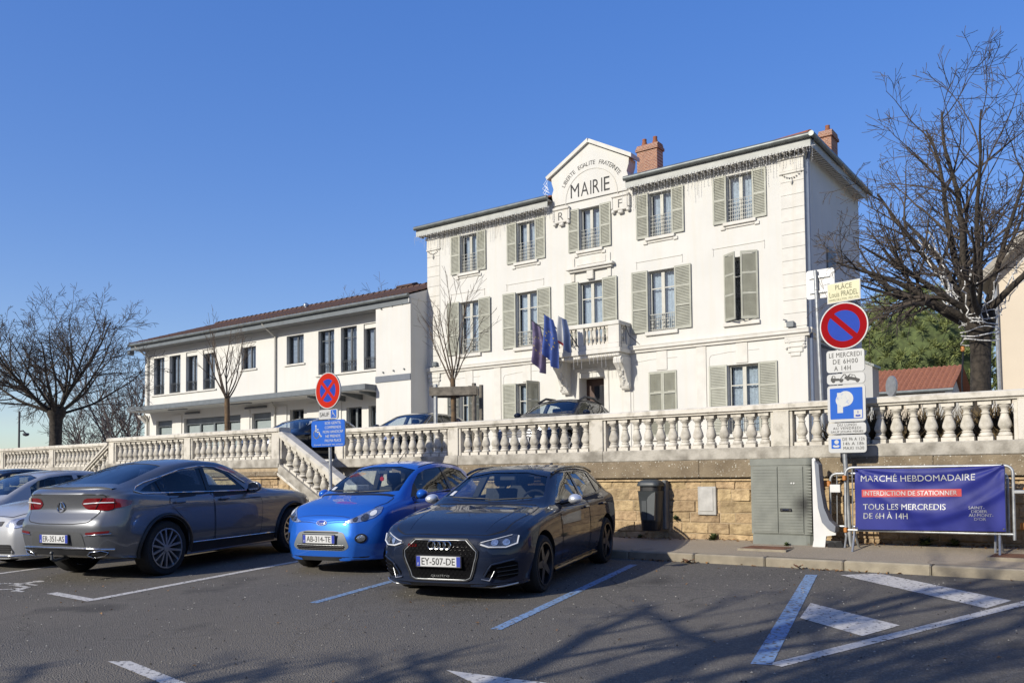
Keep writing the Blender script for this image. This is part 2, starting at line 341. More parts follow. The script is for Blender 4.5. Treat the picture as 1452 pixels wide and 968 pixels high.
def strip(a, b, w, m, lift=.004):
    dx, dy = b[0]-a[0], b[1]-a[1]; L = hypot(dx, dy); nx, ny = -dy/L*w/2, dx/L*w/2
    return painted([(a[0]+nx, a[1]+ny), (a[0]-nx, a[1]-ny), (b[0]-nx, b[1]-ny), (b[0]+nx, b[1]+ny)], m, lift)
strip((-7.30, 6.30), (-8.05, 9.6), .11, blue_paint)
strip((-4.67, 6.12), (-5.66, 10.55), .11, blue_paint)
painted([(-2.30, 6.02), (-2.16, 6.07), (-3.19, 10.60), (-3.32, 10.56)], blue_paint)
strip((-9.86, 5.20), (-10.90, 10.6), .13, white_paint)
strip((-10.89, 5.25), (-9.80, 5.19), .13, white_paint, .0055)
strip((-13.70, 5.80), (-14.35, 10.4), .13, white_paint)
strip((-2.14, 6.07), (-.55, 10.65), .12, white_paint)
painted([(-2.95, 10.70), (-2.58, 11.02), (-1.05, 9.64), (-1.20, 9.10)], white_paint)
painted([(-2.68, 8.66), (-1.70, 7.92), (-1.86, 7.34), (-2.53, 7.86)], white_paint)
painted([(-6.64, 3.64), (-6.49, 3.74), (-5.20, 3.53), (-5.40, 3.44)], white_paint)
painted([(-4.10, 4.78), (-3.25, 4.86), (-2.4, 4.2), (-2.5, 4.05)], white_paint)
wc = MB(); wheelchair(wc, lambda u, v: (-12.62+1.25*u+.0*v, 5.0+.75*v, zr(5.0+.75*v)+.004)); obj('painted_wheelchair_symbol', wc, white_paint, road)
walk = struct('pavement', grid([-60, -32, -14, -8, -6.5, -4, -2, 2, 12, 30], [KY+.14, KY+.5, KY+1, 12.64], zs), walk_m)
x = -33.0
while x < 12:
    w = R.choice([.98, 1.0, 1.02, .72 if x > 0 else 1.0]); k = MB(); k.cbox(x+.006, x+w-.006, KY+R.uniform(-.006, .006), KY+.155, .05, .335+R.uniform(-.004, .004), .018)
    obj('kerb_stone', k, kerb_m, walk); x += w
for (mx, my, w, d) in ((-4.25, 11.85, .62, .42), (-1.15, 11.9, .66, .5)):
    mb = MB(); z0 = zs(mx, my)
    n = thing('manhole_cover', '', 'manhole', (mx, my, z0))
    n['label'] = 'rust brown cover plate set in the pavement before the green cabinet' if mx < -3 else 'rust brown cover plate in the pavement right of the blue banner'
    n['group'] = 'iron cover plates in the pavement'
    obj('frame', MB().box(mx-w/2-.03, mx+w/2+.03, my-d/2-.03, my+d/2+.03, z0-.05, z0+.014), kerb_m, n)
    mb.box(mx-w/2, mx+w/2, my-d/2, my+d/2, z0-.05, z0+.019)
    for i in range(5): mb.box(mx-w/2+.04, mx+w/2-.04, my-d/2+.05+i*(d-.1)/4-.012, my-d/2+.05+i*(d-.1)/4+.012, z0, z0+.025)
    obj('plate', mb, mat('rusty_iron', (.16, .075, .045), .9, var=.25, scale=9), n)

hl_ = MB(); rr = random.Random(2); nx_, ny_ = 60, 12                    # added unseen slope behind the camera: cuts low sky from fill and reflections
hl_.add([(-220+440*i/nx_, -26-70*(j/ny_), -.8+32*(j/ny_)**.72*(.85+.12*sin(i*.7)+.06*sin(i*2.3+j))+rr.uniform(-.6, .6)*(j > 0)) for i in range(nx_+1) for j in range(ny_+1)], [(i*(ny_+1)+j, (i+1)*(ny_+1)+j, (i+1)*(ny_+1)+j+1, i*(ny_+1)+j+1) for i in range(nx_) for j in range(ny_)])
struct('sky_block_slope', hl_, mat('sky_block_dark', (.06, .056, .038), .95, col2=(.03, .03, .02), scale=.5))

# ---------------------------------------------------------------- terrace and its retaining walls
WY, TZ = 12.62, 1.80
LX0, LX1, LY = -20.75, -14.18, 11.32       # the stair landing that juts out
ter = MB(); ter.box(-75, 40, WY+.10, 75, -.7, TZ); struct('terrace', ter, mat('terrace_gravel', (.60, .54, .45), .95, var=.15, scale=8, bump=.4))
def stone(mbx0, mbx1, z0, z1, y, rr):
    """one rough-faced stone, its front proud of the joints"""
    nx = 3; m = MB(); d = rr.choice((rr.uniform(.002, .008), rr.uniform(.006, .020))); g_ = .006
    x0, x1, z0, z1 = mbx0+g_, mbx1-g_, z0+g_, z1-g_
    o = [(x0, z0), (x1, z0), (x1, z1), (x0, z1)]
    back = [(p[0], y+.05, p[1]) for p in o]
    mid = [(p[0]+rr.uniform(-.006, .006), y, p[1]+rr.uniform(-.006, .006)) for p in o]
    c = .009; ins = [(x0+c, z0+c), ((x0+x1)/2, z0+c), (x1-c, z0+c), (x1-c, z1-c), ((x0+x1)/2, z1-c), (x0+c, z1-c)]
    fr = [(p[0]+rr.uniform(-.01, .01), y-d+rr.uniform(-.009, .006), p[1]+rr.uniform(-.008, .008)) for p in ins]
    v = back+mid+fr
    f = [(0, 4, 5, 1), (1, 5, 6, 2), (2, 6, 7, 3), (3, 7, 4, 0),
         (4, 8, 9), (4, 9, 5), (5, 9, 10), (5, 10, 6), (6, 10, 11), (6, 11, 12), (6, 12, 7), (7, 12, 13), (7, 13, 8), (7, 8, 4), (8, 13, 12, 9), (9, 12, 11, 10)]
    m.add(v, f); return m
def stone_wall(th, x0, x1, z0, z1, y, rr, ztop=None, courses=6):
    hs = [rr.uniform(.72, 1.28) for _ in range(courses)]; t = sum(hs); z = z0
    for h in hs:
        h = h*(z1-z0)/t; x = x0-rr.uniform(0, .3); big = rr.random() < .7
        while x < x1:
            w = rr.choice((rr.uniform(.22, .5), rr.uniform(.4, .85))); a, b = max(x, x0), min(x+w, x1)
            if x1-b < .15: b = x1; w = 99
            if b-a > .05 and (ztop is None or z+h < ztop((a+b)/2)+.02):
                obj('stone', stone(a, b, z, z+h, y, rr), sand_stone, th)
            x += w
        z += h
rw = thing('retaining_wall', 'long sandstone terrace wall with brown lichened band above the pavement', 'wall', (-6, WY, .4))
back = MB(); back.box(LX1+2.0, 12, WY+.003, WY+.12, 0, 1.33); back.box(-40, LX0-2, WY+.003, WY+.12, 0, 1.33)
obj('mortar_bed', back, mortar, rw)
stone_wall(rw, LX1+2.0, 3.2, .36, 1.325, WY, random.Random(3))
ld = MB(); ld.box(LX1+2.0, 12, WY-.045, WY+.13, 1.325, 1.352); ld.box(-40, LX0-2, WY-.045, WY+.13, 1.325, 1.352); obj('string_course', ld, sand_stone, rw)
def band(x0, x1, y, z0, z1, th, rr, dep=.3):
    x = x0
    while x < x1-.01:
        w = min(rr.uniform(2.6, 3.6), x1-x); w = w if x1-x-w > .4 else x1-x
        obj('band_stone', MB().cbox(x+.001, x+w-.001, y, y+dep, z0, z1+rr.uniform(-.003, .003), .012), band_stone, th); x += w
band(LX1+2.0, 12, WY-.075, 1.375, 1.645, rw, random.Random(5)); band(-40, LX0-2, WY-.075, 1.375, 1.645, rw, random.Random(6))

# landing with two flights of steps
lw = thing('stair_landing', 'projecting sandstone landing with steps down both ends', 'stairs', (-17.5, LY, .3))
rr = random.Random(11)
obj('mortar_bed', MB().box(LX0, LX1, LY+.012, WY+.4, -.1, TZ-.16), mortar, lw)
stone_wall(lw, LX0, LX1, .3, 1.42, LY, rr, courses=7)
obj('string_course', MB().box(LX0-.02, LX1+.02, LY-.05, LY+.12, 1.425, 1.452), sand_stone, lw)
band(LX0-.02, LX1+.02, LY-.03, 1.475, 1.575, lw, rr, .25)
SL = .555                                     # slope of the flights
for sgn, xs in ((1, LX1), (-1, LX0)):
    nst = 9; run = .30
    for i in range(nst):
        zt = TZ-.155*(i+1)*1.0; xa = xs+sgn*run*i; xb = xs+sgn*run*(i+1)
        obj('step', MB().cbox(min(xa, xb), max(xa, xb)+.0, LY+.28, WY+.05, -.1, zt+.0, .012), kerb_m, lw)
    # stringer wall under the sloping rail
    L = 2.3; w = MB(); w.prism([(xs, -.1), (xs+sgn*L, -.1), (xs+sgn*L, 1.50-L*SL), (xs, 1.50)], 'y', LY+.014, LY+.26); obj('mortar_bed', w, mortar, lw)
    stone_wall(lw, min(xs, xs+sgn*L), max(xs, xs+sgn*L), .3, 1.5, LY, rr, ztop=lambda x: 1.50-abs(x-xs)*SL-.02, courses=7)

# ---------------------------------------------------------------- balustrades
prof = [(.072, .10), (.084, .125), (.084, .155), (.066, .20), (.054, .215), (.066, .228), (.066, .25), (.05, .265), (.066, .31), (.081, .36), (.082, .40), (.076, .46), (.061, .55), (.048, .63), (.043, .67), (.055, .682), (.055, .70), (.042, .715), (.043, .77), (.054, .81), (.076, .85), (.080, .875), (.07, .90)]
def baluster_mesh(h=.52, sh=0, seed=0):
    m = MB(); rr = random.Random(seed); k = 1+rr.uniform(-.04, .04)
    for (a, b, hw) in ((0, .105, .088), (.895, 1.0, .080)):
        v = [(x, y, z*h+x*sh) for x in (-hw, hw) for y in (-hw, hw) for z in (a, b)]
        m.add(v, [(0, 1, 3, 2), (4, 6, 7, 5), (0, 4, 5, 1), (2, 3, 7, 6), (0, 2, 6, 4), (1, 5, 7, 3)])
    q = MB().lathe([(r*k, z*h) for r, z in prof], n=14); m.add([(x, y, z) for x, y, z in q.v], q.f)
    return m.mesh('baluster', bal_stone, 40)
BALS = [baluster_mesh(seed=i) for i in range(4)]
CZ = 2.355                                    # underside of the coping
def coping_mb(x0, x1, y, w=.15):
    m = MB(); P = [(y-w, CZ+.035), (y-w, CZ+.10), (y-w+.03, CZ+.118), (y+w-.03, CZ+.118), (y+w, CZ+.10), (y+w, CZ+.035), (y+w-.035, CZ+.02), (y+w-.035, CZ), (y-w+.035, CZ), (y-w+.035, CZ+.02)]
    m.prism(P, 'x', x0, x1); return m
def pillar_mb(x, y, w=.118):
    m = MB(); m.cbox(x-w, x+w, y-w, y+w, 1.832, CZ-.001, .006)
    m.cbox(x-w-.045, x-w-.002, y-w+.03, y+w-.03, 1.832, CZ-.0015, .004); m.cbox(x+w+.002, x+w+.045, y-w+.03, y+w-.03, 1.832, CZ-.0015, .004); return m
def balustrade(label, pill, y, ends=(0, 0), nb=13, loc=None):
    th = thing('balustrade', label, 'balustrade', ((pill[0]+pill[-1])/2, y, 1.65), group='stone balustrades of the terrace')
    rr = random.Random(int(abs(pill[0])*100))
    x0, x1 = pill[0]-.16, pill[-1]+.16
    for p in pill: obj('pillar', pillar_mb(p, y), bal_stone, th)
    for a, b in zip(pill[:-1], pill[1:]):
        # coping and base stones meet just right of each pillar
        obj('coping', coping_mb(a+.135 if a != pill[0] else x0, (b+.132) if b != pill[-1] else x1, y), bal_stone, th, 30)
        obj('base_course', MB().cbox(a+.135 if a != pill[0] else x0, (b+.132) if b != pill[-1] else x1, y-.15, y+.15, 1.648, 1.832, .012), base_stone, th)
        n = nb; s = a+.165; e = b-.165; st = (e-s)/n
        for i in range(n): inst('baluster', BALS[rr.randrange(4)], th, (s+st*(i+.5), y, 1.8315), rr.choice((0, pi/2, pi))).rotation_euler.x = rr.uniform(-.012, .012)
    return th
BY = 12.70
balustrade('long weathered stone balustrade running right behind the signs and cars', [-13.76, -10.59, -7.42, -4.27, -1.12, 2.03, 5.2], BY)
balustrade('stone balustrade at the far left below the lone bare tree', [-32.6, -29.5, -26.25, -23.1, -20.9], BY)
balustrade('stone balustrade round the projecting stair landing', [LX0+.12, -17.4, LX1-.12], LY+.14, nb=13)
for sgn, xs, lab in ((1, LX1, 'sloping stone stair rail going down behind the blue car'), (-1, LX0, 'short sloping stone stair rail at the left of the landing')):
    y = LY+.14; th = thing('stair_rail', lab, 'stair rail', (xs, y, 1.6), group='sloping stair rails')
    L = 2.05; sh = -SL*sgn; me = baluster_mesh(.50, sh, 9)
    def sl(z0, z1, w, nm, m, x0=0., x1=L):
        q = MB(); v = [(xs+sgn*t, y+yy, z-SL*t) for t in (x0, x1) for yy in (-w, w) for z in (z0, z1)]
        q.add(v, [(0, 1, 3, 2), (4, 6, 7, 5), (0, 4, 5, 1), (2, 3, 7, 6), (0, 2, 6, 4), (1, 5, 7, 3)]); return obj(nm, q, m, th)
    PP_ = [(-.15, 2.315), (-.15, 2.365), (-.105, 2.415), (.105, 2.415), (.15, 2.365), (.15, 2.315), (.118, 2.30), (.118, 2.262), (-.118, 2.262), (-.118, 2.30)]; q = MB(); k_ = len(PP_)
    q.add([(xs+sgn*t_, y+p[0], p[1]-SL*t_) for t_ in (.004, L) for p in PP_], [tuple(range(k_)), tuple(range(2*k_-1, k_-1, -1))]+[(i, i+k_, (i+1) % k_+k_, (i+1) % k_) for i in range(k_)]); obj('coping', q, bal_stone, th)
    sl(1.56, 1.74, .15, 'base_course', base_stone, .004); sl(1.50, 1.559, .17, 'base_moulding', bal_stone, .004)
    for i in range(9):
        t = .20+i*.205; inst('baluster', me, th, (xs+sgn*t, y, 1.74-SL*t))
    t = L+.11; q = MB(); q.cbox(xs+sgn*t-.115, xs+sgn*t+.115, y-.13, y+.13, .2, 2.33-SL*L, .01); q.cbox(xs+sgn*t-.15, xs+sgn*t+.15, y-.165, y+.165, 2.332-SL*L, 2.43-SL*L, .015); obj('newel', q, bal_stone, th)
# ---------------------------------------------------------------- town hall
FB = 27.0                                    # facade plane
HX0, HX1, HZ = -24.05, -8.28, 11.86
th = thing('town_hall', 'white three storey town hall with MAIRIE pediment and grey green shutters', 'town hall', (-16.1, FB, TZ))
BAY = [-21.82, -18.96, -16.09, -13.24, -10.37]
def wall_open(mb, x0, x1, z0, z1, y, ops, dep=.2):
    """sheet of wall facing -Y with openings and their reveals"""
    X = sorted({x0, x1, *[o[0] for o in ops], *[o[1] for o in ops]}); Z = sorted({z0, z1, *[o[2] for o in ops], *[o[3] for o in ops]})
    for a, b in zip(X[:-1], X[1:]):
        for c, d in zip(Z[:-1], Z[1:]):
            mx, mz = (a+b)/2, (c+d)/2
            if any(o[0] < mx < o[1] and o[2] < mz < o[3] for o in ops): continue
            mb.quad((a, y, c), (b, y, c), (b, y, d), (a, y, d))
    for o in ops:
        a, b, c, d = o[:4]; e = y+dep
        mb.quad((a, y, c), (a, e, c), (a, e, d), (a, y, d)); mb.quad((b, y, c), (b, y, d), (b, e, d), (b, e, c))
        mb.quad((a, y, d), (a, e, d), (b, e, d), (b, y, d)); mb.quad((a, y, c), (b, y, c), (b, e, c), (a, e, c))
def window(parent, a, b, c, d, y, fm, trans=None, cur=True, inner=True, curt_m=None, mull=True, fw_=.055):
    """casement window > frame, pane, curtain, room (y = plane of the frame's front)"""
    w = MB(); f = fw_
    w.box(a, a+f, y, y+.06, c, d); w.box(b-f, b, y, y+.06, c, d); w.box(a+f, b-f, y, y+.06, d-f, d); w.box(a+f, b-f, y, y+.06, c, c+f*1.3)
    if mull: m = (a+b)/2; w.box(m-f*.95, m+f*.95, y-.008, y+.055, c+f*1.3, d-f)
    if trans:
        for t in trans: w.box(a+f, b-f, y+.006, y+.05, t-.018, t+.018)
    o = obj('window', w, fm, parent)
    obj('pane', MB().quad((a+f, y+.03, c+f), (b-f, y+.03, c+f), (b-f, y+.03, d-f), (a+f, y+.03, d-f)), winglass, o)
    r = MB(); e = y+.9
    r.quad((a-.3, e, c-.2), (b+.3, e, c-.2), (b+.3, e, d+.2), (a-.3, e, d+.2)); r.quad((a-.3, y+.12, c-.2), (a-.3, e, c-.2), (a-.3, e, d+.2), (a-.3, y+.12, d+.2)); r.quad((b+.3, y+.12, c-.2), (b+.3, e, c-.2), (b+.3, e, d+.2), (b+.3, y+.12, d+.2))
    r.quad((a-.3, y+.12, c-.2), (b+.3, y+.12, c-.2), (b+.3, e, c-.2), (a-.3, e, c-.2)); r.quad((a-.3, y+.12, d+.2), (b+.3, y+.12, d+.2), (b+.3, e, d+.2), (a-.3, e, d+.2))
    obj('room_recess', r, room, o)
    if cur:
        q = MB(); n = 22; q.add([(a+f+(b-a-2*f)*i/n, y+.16+.025*sin(i*2.1), z) for i in range(n+1) for z in (c, d)], [(2*i, 2*i+2, 2*i+3, 2*i+1) for i in range(n)])
        obj('curtain', q, curt_m or curtain, o, 60)
    return o
def shutter_mb(w, h, t=.035):
    """louvred leaf, origin at its lower left, in XZ facing -Y"""
    m = MB(); s = .06
    m.cbox(0, s, 0, t, 0, h, .004); m.cbox(w-s, w, 0, t, 0, h, .004)
    rails = [0, h*.47, h-.075] if h < 1.9 else [0, h*.36, h*.66, h-.075]
    for r in rails: m.box(s, w-s, .002, t-.002, r, r+(.085 if r == 0 else .075))
    for r0_, r1_ in zip(rails[:-1], rails[1:]):
        z = r0_+.09; 
        while z < r1_-.02:
            m.add([(s, .004, z), (w-s, .004, z), (w-s, t-.004, z+.045), (s, t-.004, z+.045), (s, .012, z+.0), (w-s, .012, z+.0)], [(0, 1, 2, 3), (0, 4, 5, 1)])
            z += .052
    return m
_sh = {}
def shutter(parent, x, z, w, h, y, ang=0, right=False):
    """leaf hinged at x; right: opens to the right of the hinge. ang swings it out from the wall"""
    k = (round(w, 2), round(h, 2))
    if ang == 0: ang = R.uniform(.0, .07)
    if k not in _sh: _sh[k] = shutter_mb(w, h).mesh('shutter', shutter_m)
    o = bpy.data.objects.new('shutter', _sh[k]); C.objects.link(o); o.parent = parent
    if right: o.location = Vector((x, y, z))-OFF[parent.name]; o.rotation_euler = (0, 0, -ang)
    else: o.location = Vector((x-w*cos(ang), y-w*sin(ang), z))-OFF[parent.name]; o.rotation_euler = (0, 0, ang)
    OFF[o.name] = Vector((0, 0, 0)); return o
ops = []; win = []
for b in BAY: ops.append((b-.43, b+.43, 9.76, 11.31))
for i, b in enumerate(BAY): ops.append((b-.50, b+.50, 6.22 if i == 2 else 6.42, 8.56))
for i, b in enumerate(BAY):
    ops.append((b-.52, b+.52, TZ+.02 if i == 2 else 2.75, 5.02))
wb = MB(); wall_open(wb, HX0, HX1, TZ-.2, HZ-.02, FB, ops, .2)
obj('facade_wall', wb, plaster, th)
sw = MB(); sw.quad((HX1, FB, TZ-.2), (HX1, 33.6, TZ-.2), (HX1, 33.6, HZ), (HX1, FB, HZ)); sw.quad((HX0, FB, TZ-.2), (HX0, 33.6, TZ-.2), (HX0, 33.6, HZ), (HX0, FB, HZ)); sw.quad((HX0, 33.6, TZ-.2), (HX1, 33.6, TZ-.2), (HX1, 33.6, HZ), (HX0, 33.6, HZ))
obj('side_wall', sw, plaster, th)
# top floor
for i, b in enumerate(BAY):
    window(th, b-.43, b+.43, 9.76, 11.31, FB+.15, frame_m, fw_=.06)
    g_ = MB()                                # window guard: bars with a lattice band
    y = FB+.07
    for k in range(6): z = 9.86+k*.13; g_.box(b-.43, b+.43, y, y+.016, z, z+.014)
    for k in range(13): x = b-.42+k*.07; g_.box(x-.006, x+.006, y+.002, y+.012, 9.80, 10.26 if k % 2 else 10.5)
    obj('window_guard', g_, ironwork, th)
    shutter(th, b-.44, 9.74, .47, 1.6, FB-.05); shutter(th, b+.44, 9.74, .47, 1.6, FB-.05, right=True)
    s = MB().cbox(b-.56, b+.56, FB-.10, FB+.06, 9.63, 9.742, .012); s.cbox(b-.66, b-.50, FB-.05, FB-.001, 9.52, 9.628, .01); s.cbox(b+.50, b+.66, FB-.05, FB-.001, 9.52, 9.628, .01); s.cbox(b-.49, b+.49, FB-.04, FB-.001, 9.55, 9.626, .008)
    obj('window_sill', s, moulding, th)
# first floor
for i, b in enumerate(BAY):
    c = 6.22 if i == 2 else 6.42
    cl = i == 4
    window(th, b-.50, b+.50, c, 8.56, FB+.15, frame_m, trans=[7.95], fw_=.065, cur=not cl)
    if i != 2 and not cl:
        g_ = MB(); y = FB+.07; g_.box(b-.50, b+.50, y, y+.02, 7.02, 7.045); g_.box(b-.50, b+.50, y, y+.02, 6.50, 6.515); g_.box(b-.5, b+.5, y, y+.018, 6.85, 6.865)
        for k in range(14): x = b-.49+k*.0754; g_.box(x-.007, x+.007, y+.002, y+.014, 6.44, 7.03)
        for k in range(5):
            for zz in (6.6, 6.74): x = b-.4+k*.2; g_.box(x-.035, x+.035, y+.003, y+.012, zz, zz+.05)
        obj('window_guard', g_, ironwork, th)
    if cl:
        shutter(th, b-.55, 6.46, .55, 2.22, FB-.03, ang=radians(180-30)); shutter(th, b+.58, 6.46, .55, 2.22, FB-.03, ang=radians(180-22), right=True)
    else:
        shutter(th, b-.51, c+.0, .62, 8.60-c, FB-.05); shutter(th, b+.51, c+.0, .62, 8.60-c, FB-.05, right=True)
    s = MB().cbox(b-.62, b+.62, FB-.09, FB+.06, c-.13, c-.002, .012); obj('window_sill', s, moulding, th)
    if i != 2:
        fr = MB(); 
        for (p0, p1) in (((b-.95, 8.72), (b-.95, 8.95)), ((b-.95, 8.95), (b+.80, 8.95)), ((b+.80, 8.95), (b+.80, 8.72))):
            fr.box(min(p0[0], p1[0])-.012, max(p0[0], p1[0])+.012, FB-.018, FB-.001, min(p0[1], p1[1])-.012, max(p0[1], p1[1])+.012)
        obj('panel_moulding', fr, moulding, th)
# ground floor
for i, b in enumerate(BAY):
    if i == 2: continue
    window(th, b-.52, b+.52, 2.75, 5.02, FB+.15, frame_m, trans=[4.35], fw_=.065)
    if i == 3: shutter(th, b-.53, 2.74, .53, 2.27, FB+.0, ang=radians(180)); shutter(th, b+.53, 2.74, .53, 2.27, FB+.0, ang=radians(180), right=True)
    elif i == 4: shutter(th, b-.53, 2.74, .62, 2.30, FB-.05); shutter(th, b+.53, 2.74, .62, 2.30, FB-.05, right=True)
    elif i == 1: shutter(th, b-.53, 2.74, .62, 2.30, FB-.05); shutter(th, b+.53, 2.74, .62, 2.30, FB-.03, ang=radians(105), right=True)
    else: shutter(th, b-.53, 2.74, .55, 2.30, FB-.03, ang=radians(70)); shutter(th, b+.53, 2.74, .62, 2.30, FB-.03, ang=radians(100), right=True)
    s = MB().cbox(b-.62, b+.62, FB-.09, FB+.06, 2.62, 2.738, .012); obj('window_sill', s, moulding, th)
    g_ = MB(); y = FB+.04
    for z in (2.9, 3.2, 3.5): g_.box(b-.52, b+.52, y, y+.016, z, z+.016)
    for k in range(9): x = b-.5+k*.125; g_.box(x-.007, x+.007, y+.002, y+.014, 2.78, 3.55)
    obj('window_guard', g_, darkiron, th)
    # wall panel outline with notched corners and flat pilaster strips up to the string course
    fr = MB(); P = [(b-1.15, 2.3), (b-1.15, 5.32), (b-1.08, 5.40), (b-.45, 5.46), (b+.55, 5.46)]
    for p0, p1 in zip(P[:-1], P[1:]):
        fr.tube([(p0[0], FB-.004, p0[1]), (p1[0], FB-.004, p1[1])], .012, 4)
    obj('panel_moulding', fr, moulding, th)
    for xx in (b-.02,):
        obj('keystone_strip', MB().cbox(xx-.20, xx+.20, FB-.03, FB-.0, 5.06, 5.72, .008), moulding, th)
# door
d = MB(); b = BAY[2]; d.box(b-.52, b+.52, FB+.5, FB+.56, TZ, 5.02); dd = obj('door', d, mat('door_wood', (.09, .045, .03), .5, var=.2, scale=4), th)
obj('door_recess', MB().quad((b-.52, FB+.2, TZ), (b-.52, FB+.5, TZ), (b-.52, FB+.5, 5.02), (b-.52, FB+.2, 5.02)).quad((b+.52, FB+.2, TZ), (b+.52, FB+.5, TZ), (b+.52, FB+.5, 5.02), (b+.52, FB+.2, 5.02)).quad((b-.52, FB+.2, 5.02), (b+.52, FB+.2, 5.02), (b+.52, FB+.5, 5.02), (b-.52, FB+.5, 5.02)), moulding, th)
obj('pane', MB().box(b-.18, b+.44, FB+.47, FB+.49, 3.0, 4.75), winglass, dd)
obj('handle', MB().tube([(b-.3, FB+.45, 3.0), (b-.3, FB+.45, 3.35)], .015, 6), darkiron, dd)
fr = MB(); fr.cbox(b-.72, b-.53, FB-.035, FB+.0, TZ, 5.2, .008); fr.cbox(b+.53, b+.72, FB-.035, FB, TZ, 5.2, .008); fr.cbox(b-.72, b+.72, FB-.04, FB, 5.202, 5.36, .008); obj('door_surround', fr, moulding, th)
# string course, frieze lines, corner pilasters
sc_ = MB(); P = [(FB-.001, 5.74), (FB-.07, 5.74), (FB-.075, 5.80), (FB-.15, 5.84), (FB-.155, 5.93), (FB-.17, 5.94), (FB-.17, 5.985), (FB-.001, 6.01)]
for x0_, x1_ in ((HX0-.10, -17.15), (-15.0, HX1+.10)): sc_.prism(P, 'x', x0_, x1_)
obj('string_course', sc_, moulding, th)
sd = MB(); P2 = [(HX1+(FB-p[0]), p[1]) for p in P]; sd.prism(P2, 'y', FB+.0, 33.6); obj('string_course', sd, moulding, th)
for x0_, x1_ in ((HX0, HX0+.68), (HX1-.72, HX1)):
    z = 6.06; k = 0
    while z < 10.85:
        obj('quoin_block', MB().cbox(x0_-.02 if x0_ == HX0 else x0_, x1_ if x0_ == HX0 else x1_+.02, FB-.018, FB-.0, z+.004, z+.416, .006), moulding, th); z += .42; k += 1
    c_ = MB(); xm = (x0_+x1_)/2; hw = (x1_-x0_)/2
    c_.cbox(x0_-.04, x1_+.04, FB-.06, FB, 10.94, 11.02, .015); c_.cbox(x0_-.07, x1_+.07, FB-.09, FB, 11.40, 11.5, .02); c_.cbox(x0_-.02, x1_+.02, FB-.045, FB, 11.022, 11.398, .01)
    for k in range(9):                       # swag with three drops
        t = -1+k/4; c_.lathe([(0, -.03), (.035, 0), (0, .03)], (xm+t*hw*.85, FB-.06, 10.95-.16*(1-t*t)), 'z', 6)
    c_.lathe([(0, -.10), (.05, 0), (.03, .08), (0, .1)], (xm, FB-.06, 10.66), 'z', 8)
    obj('capital', c_, moulding, th, 30)
    cb = MB(); xs_ = x1_-.36 if x0_ != HX0 else x0_+.36     # carved bracket under the string course
    for (w, z0, z1, p) in ((.33, 5.56, 5.738, .075), (.30, 5.40, 5.56, .06), (.24, 5.24, 5.40, .045), (.16, 5.12, 5.24, .035)): cb.cbox(xs_-w, xs_+w, FB-p, FB, z0, z1, .02)
    for k in range(14):
        cb.lathe([(0, -.03), (.04, 0), (0, .03)], (xs_+R.choice((-1, 1))*R.uniform(.17, .30), FB-.06, R.uniform(5.35, 5.7)), 'y', 6)
    obj('carved_bracket', cb, moulding, th, 30)
for xx in (-23.0, -20.4, -11.8, -14.66):
    obj('pilaster_strip', MB().cbox(xx-.17, xx+.17, FB-.03, FB, TZ, 5.735, .006), moulding, th)
lines = MB()                                  # sunk-panel outlines under the eaves
for (x0_, x1_) in ((-23.2, -20.5), (-20.45, -17.9), (-14.2, -11.9), (-11.85, -9.1)):
    P = [(x0_, 10.9), (x0_, 11.32), (x0_+.06, 11.40), (x0_+.13, 11.44), (x1_, 11.44)]
    for p0, p1 in zip(P[:-1], P[1:]): lines.tube([(p0[0], FB-.002, p0[1]), (p1[0], FB-.002, p1[1])], .014, 4)
obj('panel_moulding', lines, moulding, th)
# eaves: soffit, rafters, scalloped fascia, gutter
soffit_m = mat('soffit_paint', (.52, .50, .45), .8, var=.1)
OV, EZ = .34, -.16; PX0, PX1 = -17.72, -14.40
def gutter_mb(pts, r=.085):
    m = MB(); m.tube(pts, r, 10); return m
for (x0_, x1_) in ((HX0-OV, PX0), (PX1, HX1+OV)):
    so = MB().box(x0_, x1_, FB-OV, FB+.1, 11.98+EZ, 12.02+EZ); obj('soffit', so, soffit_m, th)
    rf = MB(); x = x0_+.12
    while x < x1_-.05: rf.box(x-.035, x+.035, FB-OV+.03, FB, 11.70+EZ, 11.978+EZ); x += .21
    obj('rafter_ends', rf, moulding, th, kind='stuff')
    fa = MB(); x = x0_; 
    while x < x1_-.02:
        w = min(.105, x1_-x); fa.prism([(x, 11.97+EZ), (x, 11.76+EZ), (x+w*.2, 11.72+EZ), (x+w*.5, 11.705+EZ), (x+w*.8, 11.72+EZ), (x+w, 11.76+EZ), (x+w, 11.97+EZ)], 'y', FB-OV-.012, FB-OV+.012); x += .105
    obj('scalloped_fascia', fa, lightzinc, th)
    obj('gutter', gutter_mb([(x0_-.03, FB-OV-.08, 12.05+EZ), (x1_+.03, FB-OV-.08, 12.05+EZ)]), zinc, th, 40)
xr = HX1+OV
obj('soffit', MB().box(HX1, xr, FB+.101, 33.6, 11.98+EZ, 12.02+EZ), soffit_m, th)
fa = MB(); y = FB-OV
while y < 33.6: fa.box(xr-.012, xr+.012, y, y+.1, 11.74+EZ, 11.97+EZ); y += .105
obj('scalloped_fascia', fa, lightzinc, th)
rf = MB(); y = FB+.2
while y < 33.5: rf.box(HX1+.002, xr-.03, y-.04, y+.04, 11.80+EZ, 11.978+EZ); y += .21
obj('rafter_ends', rf, moulding, th, kind='stuff')
obj('gutter', gutter_mb([(xr+.08, FB-OV-.16, 12.05+EZ), (xr+.08, 33.75, 12.05+EZ)]), zinc, th, 40)
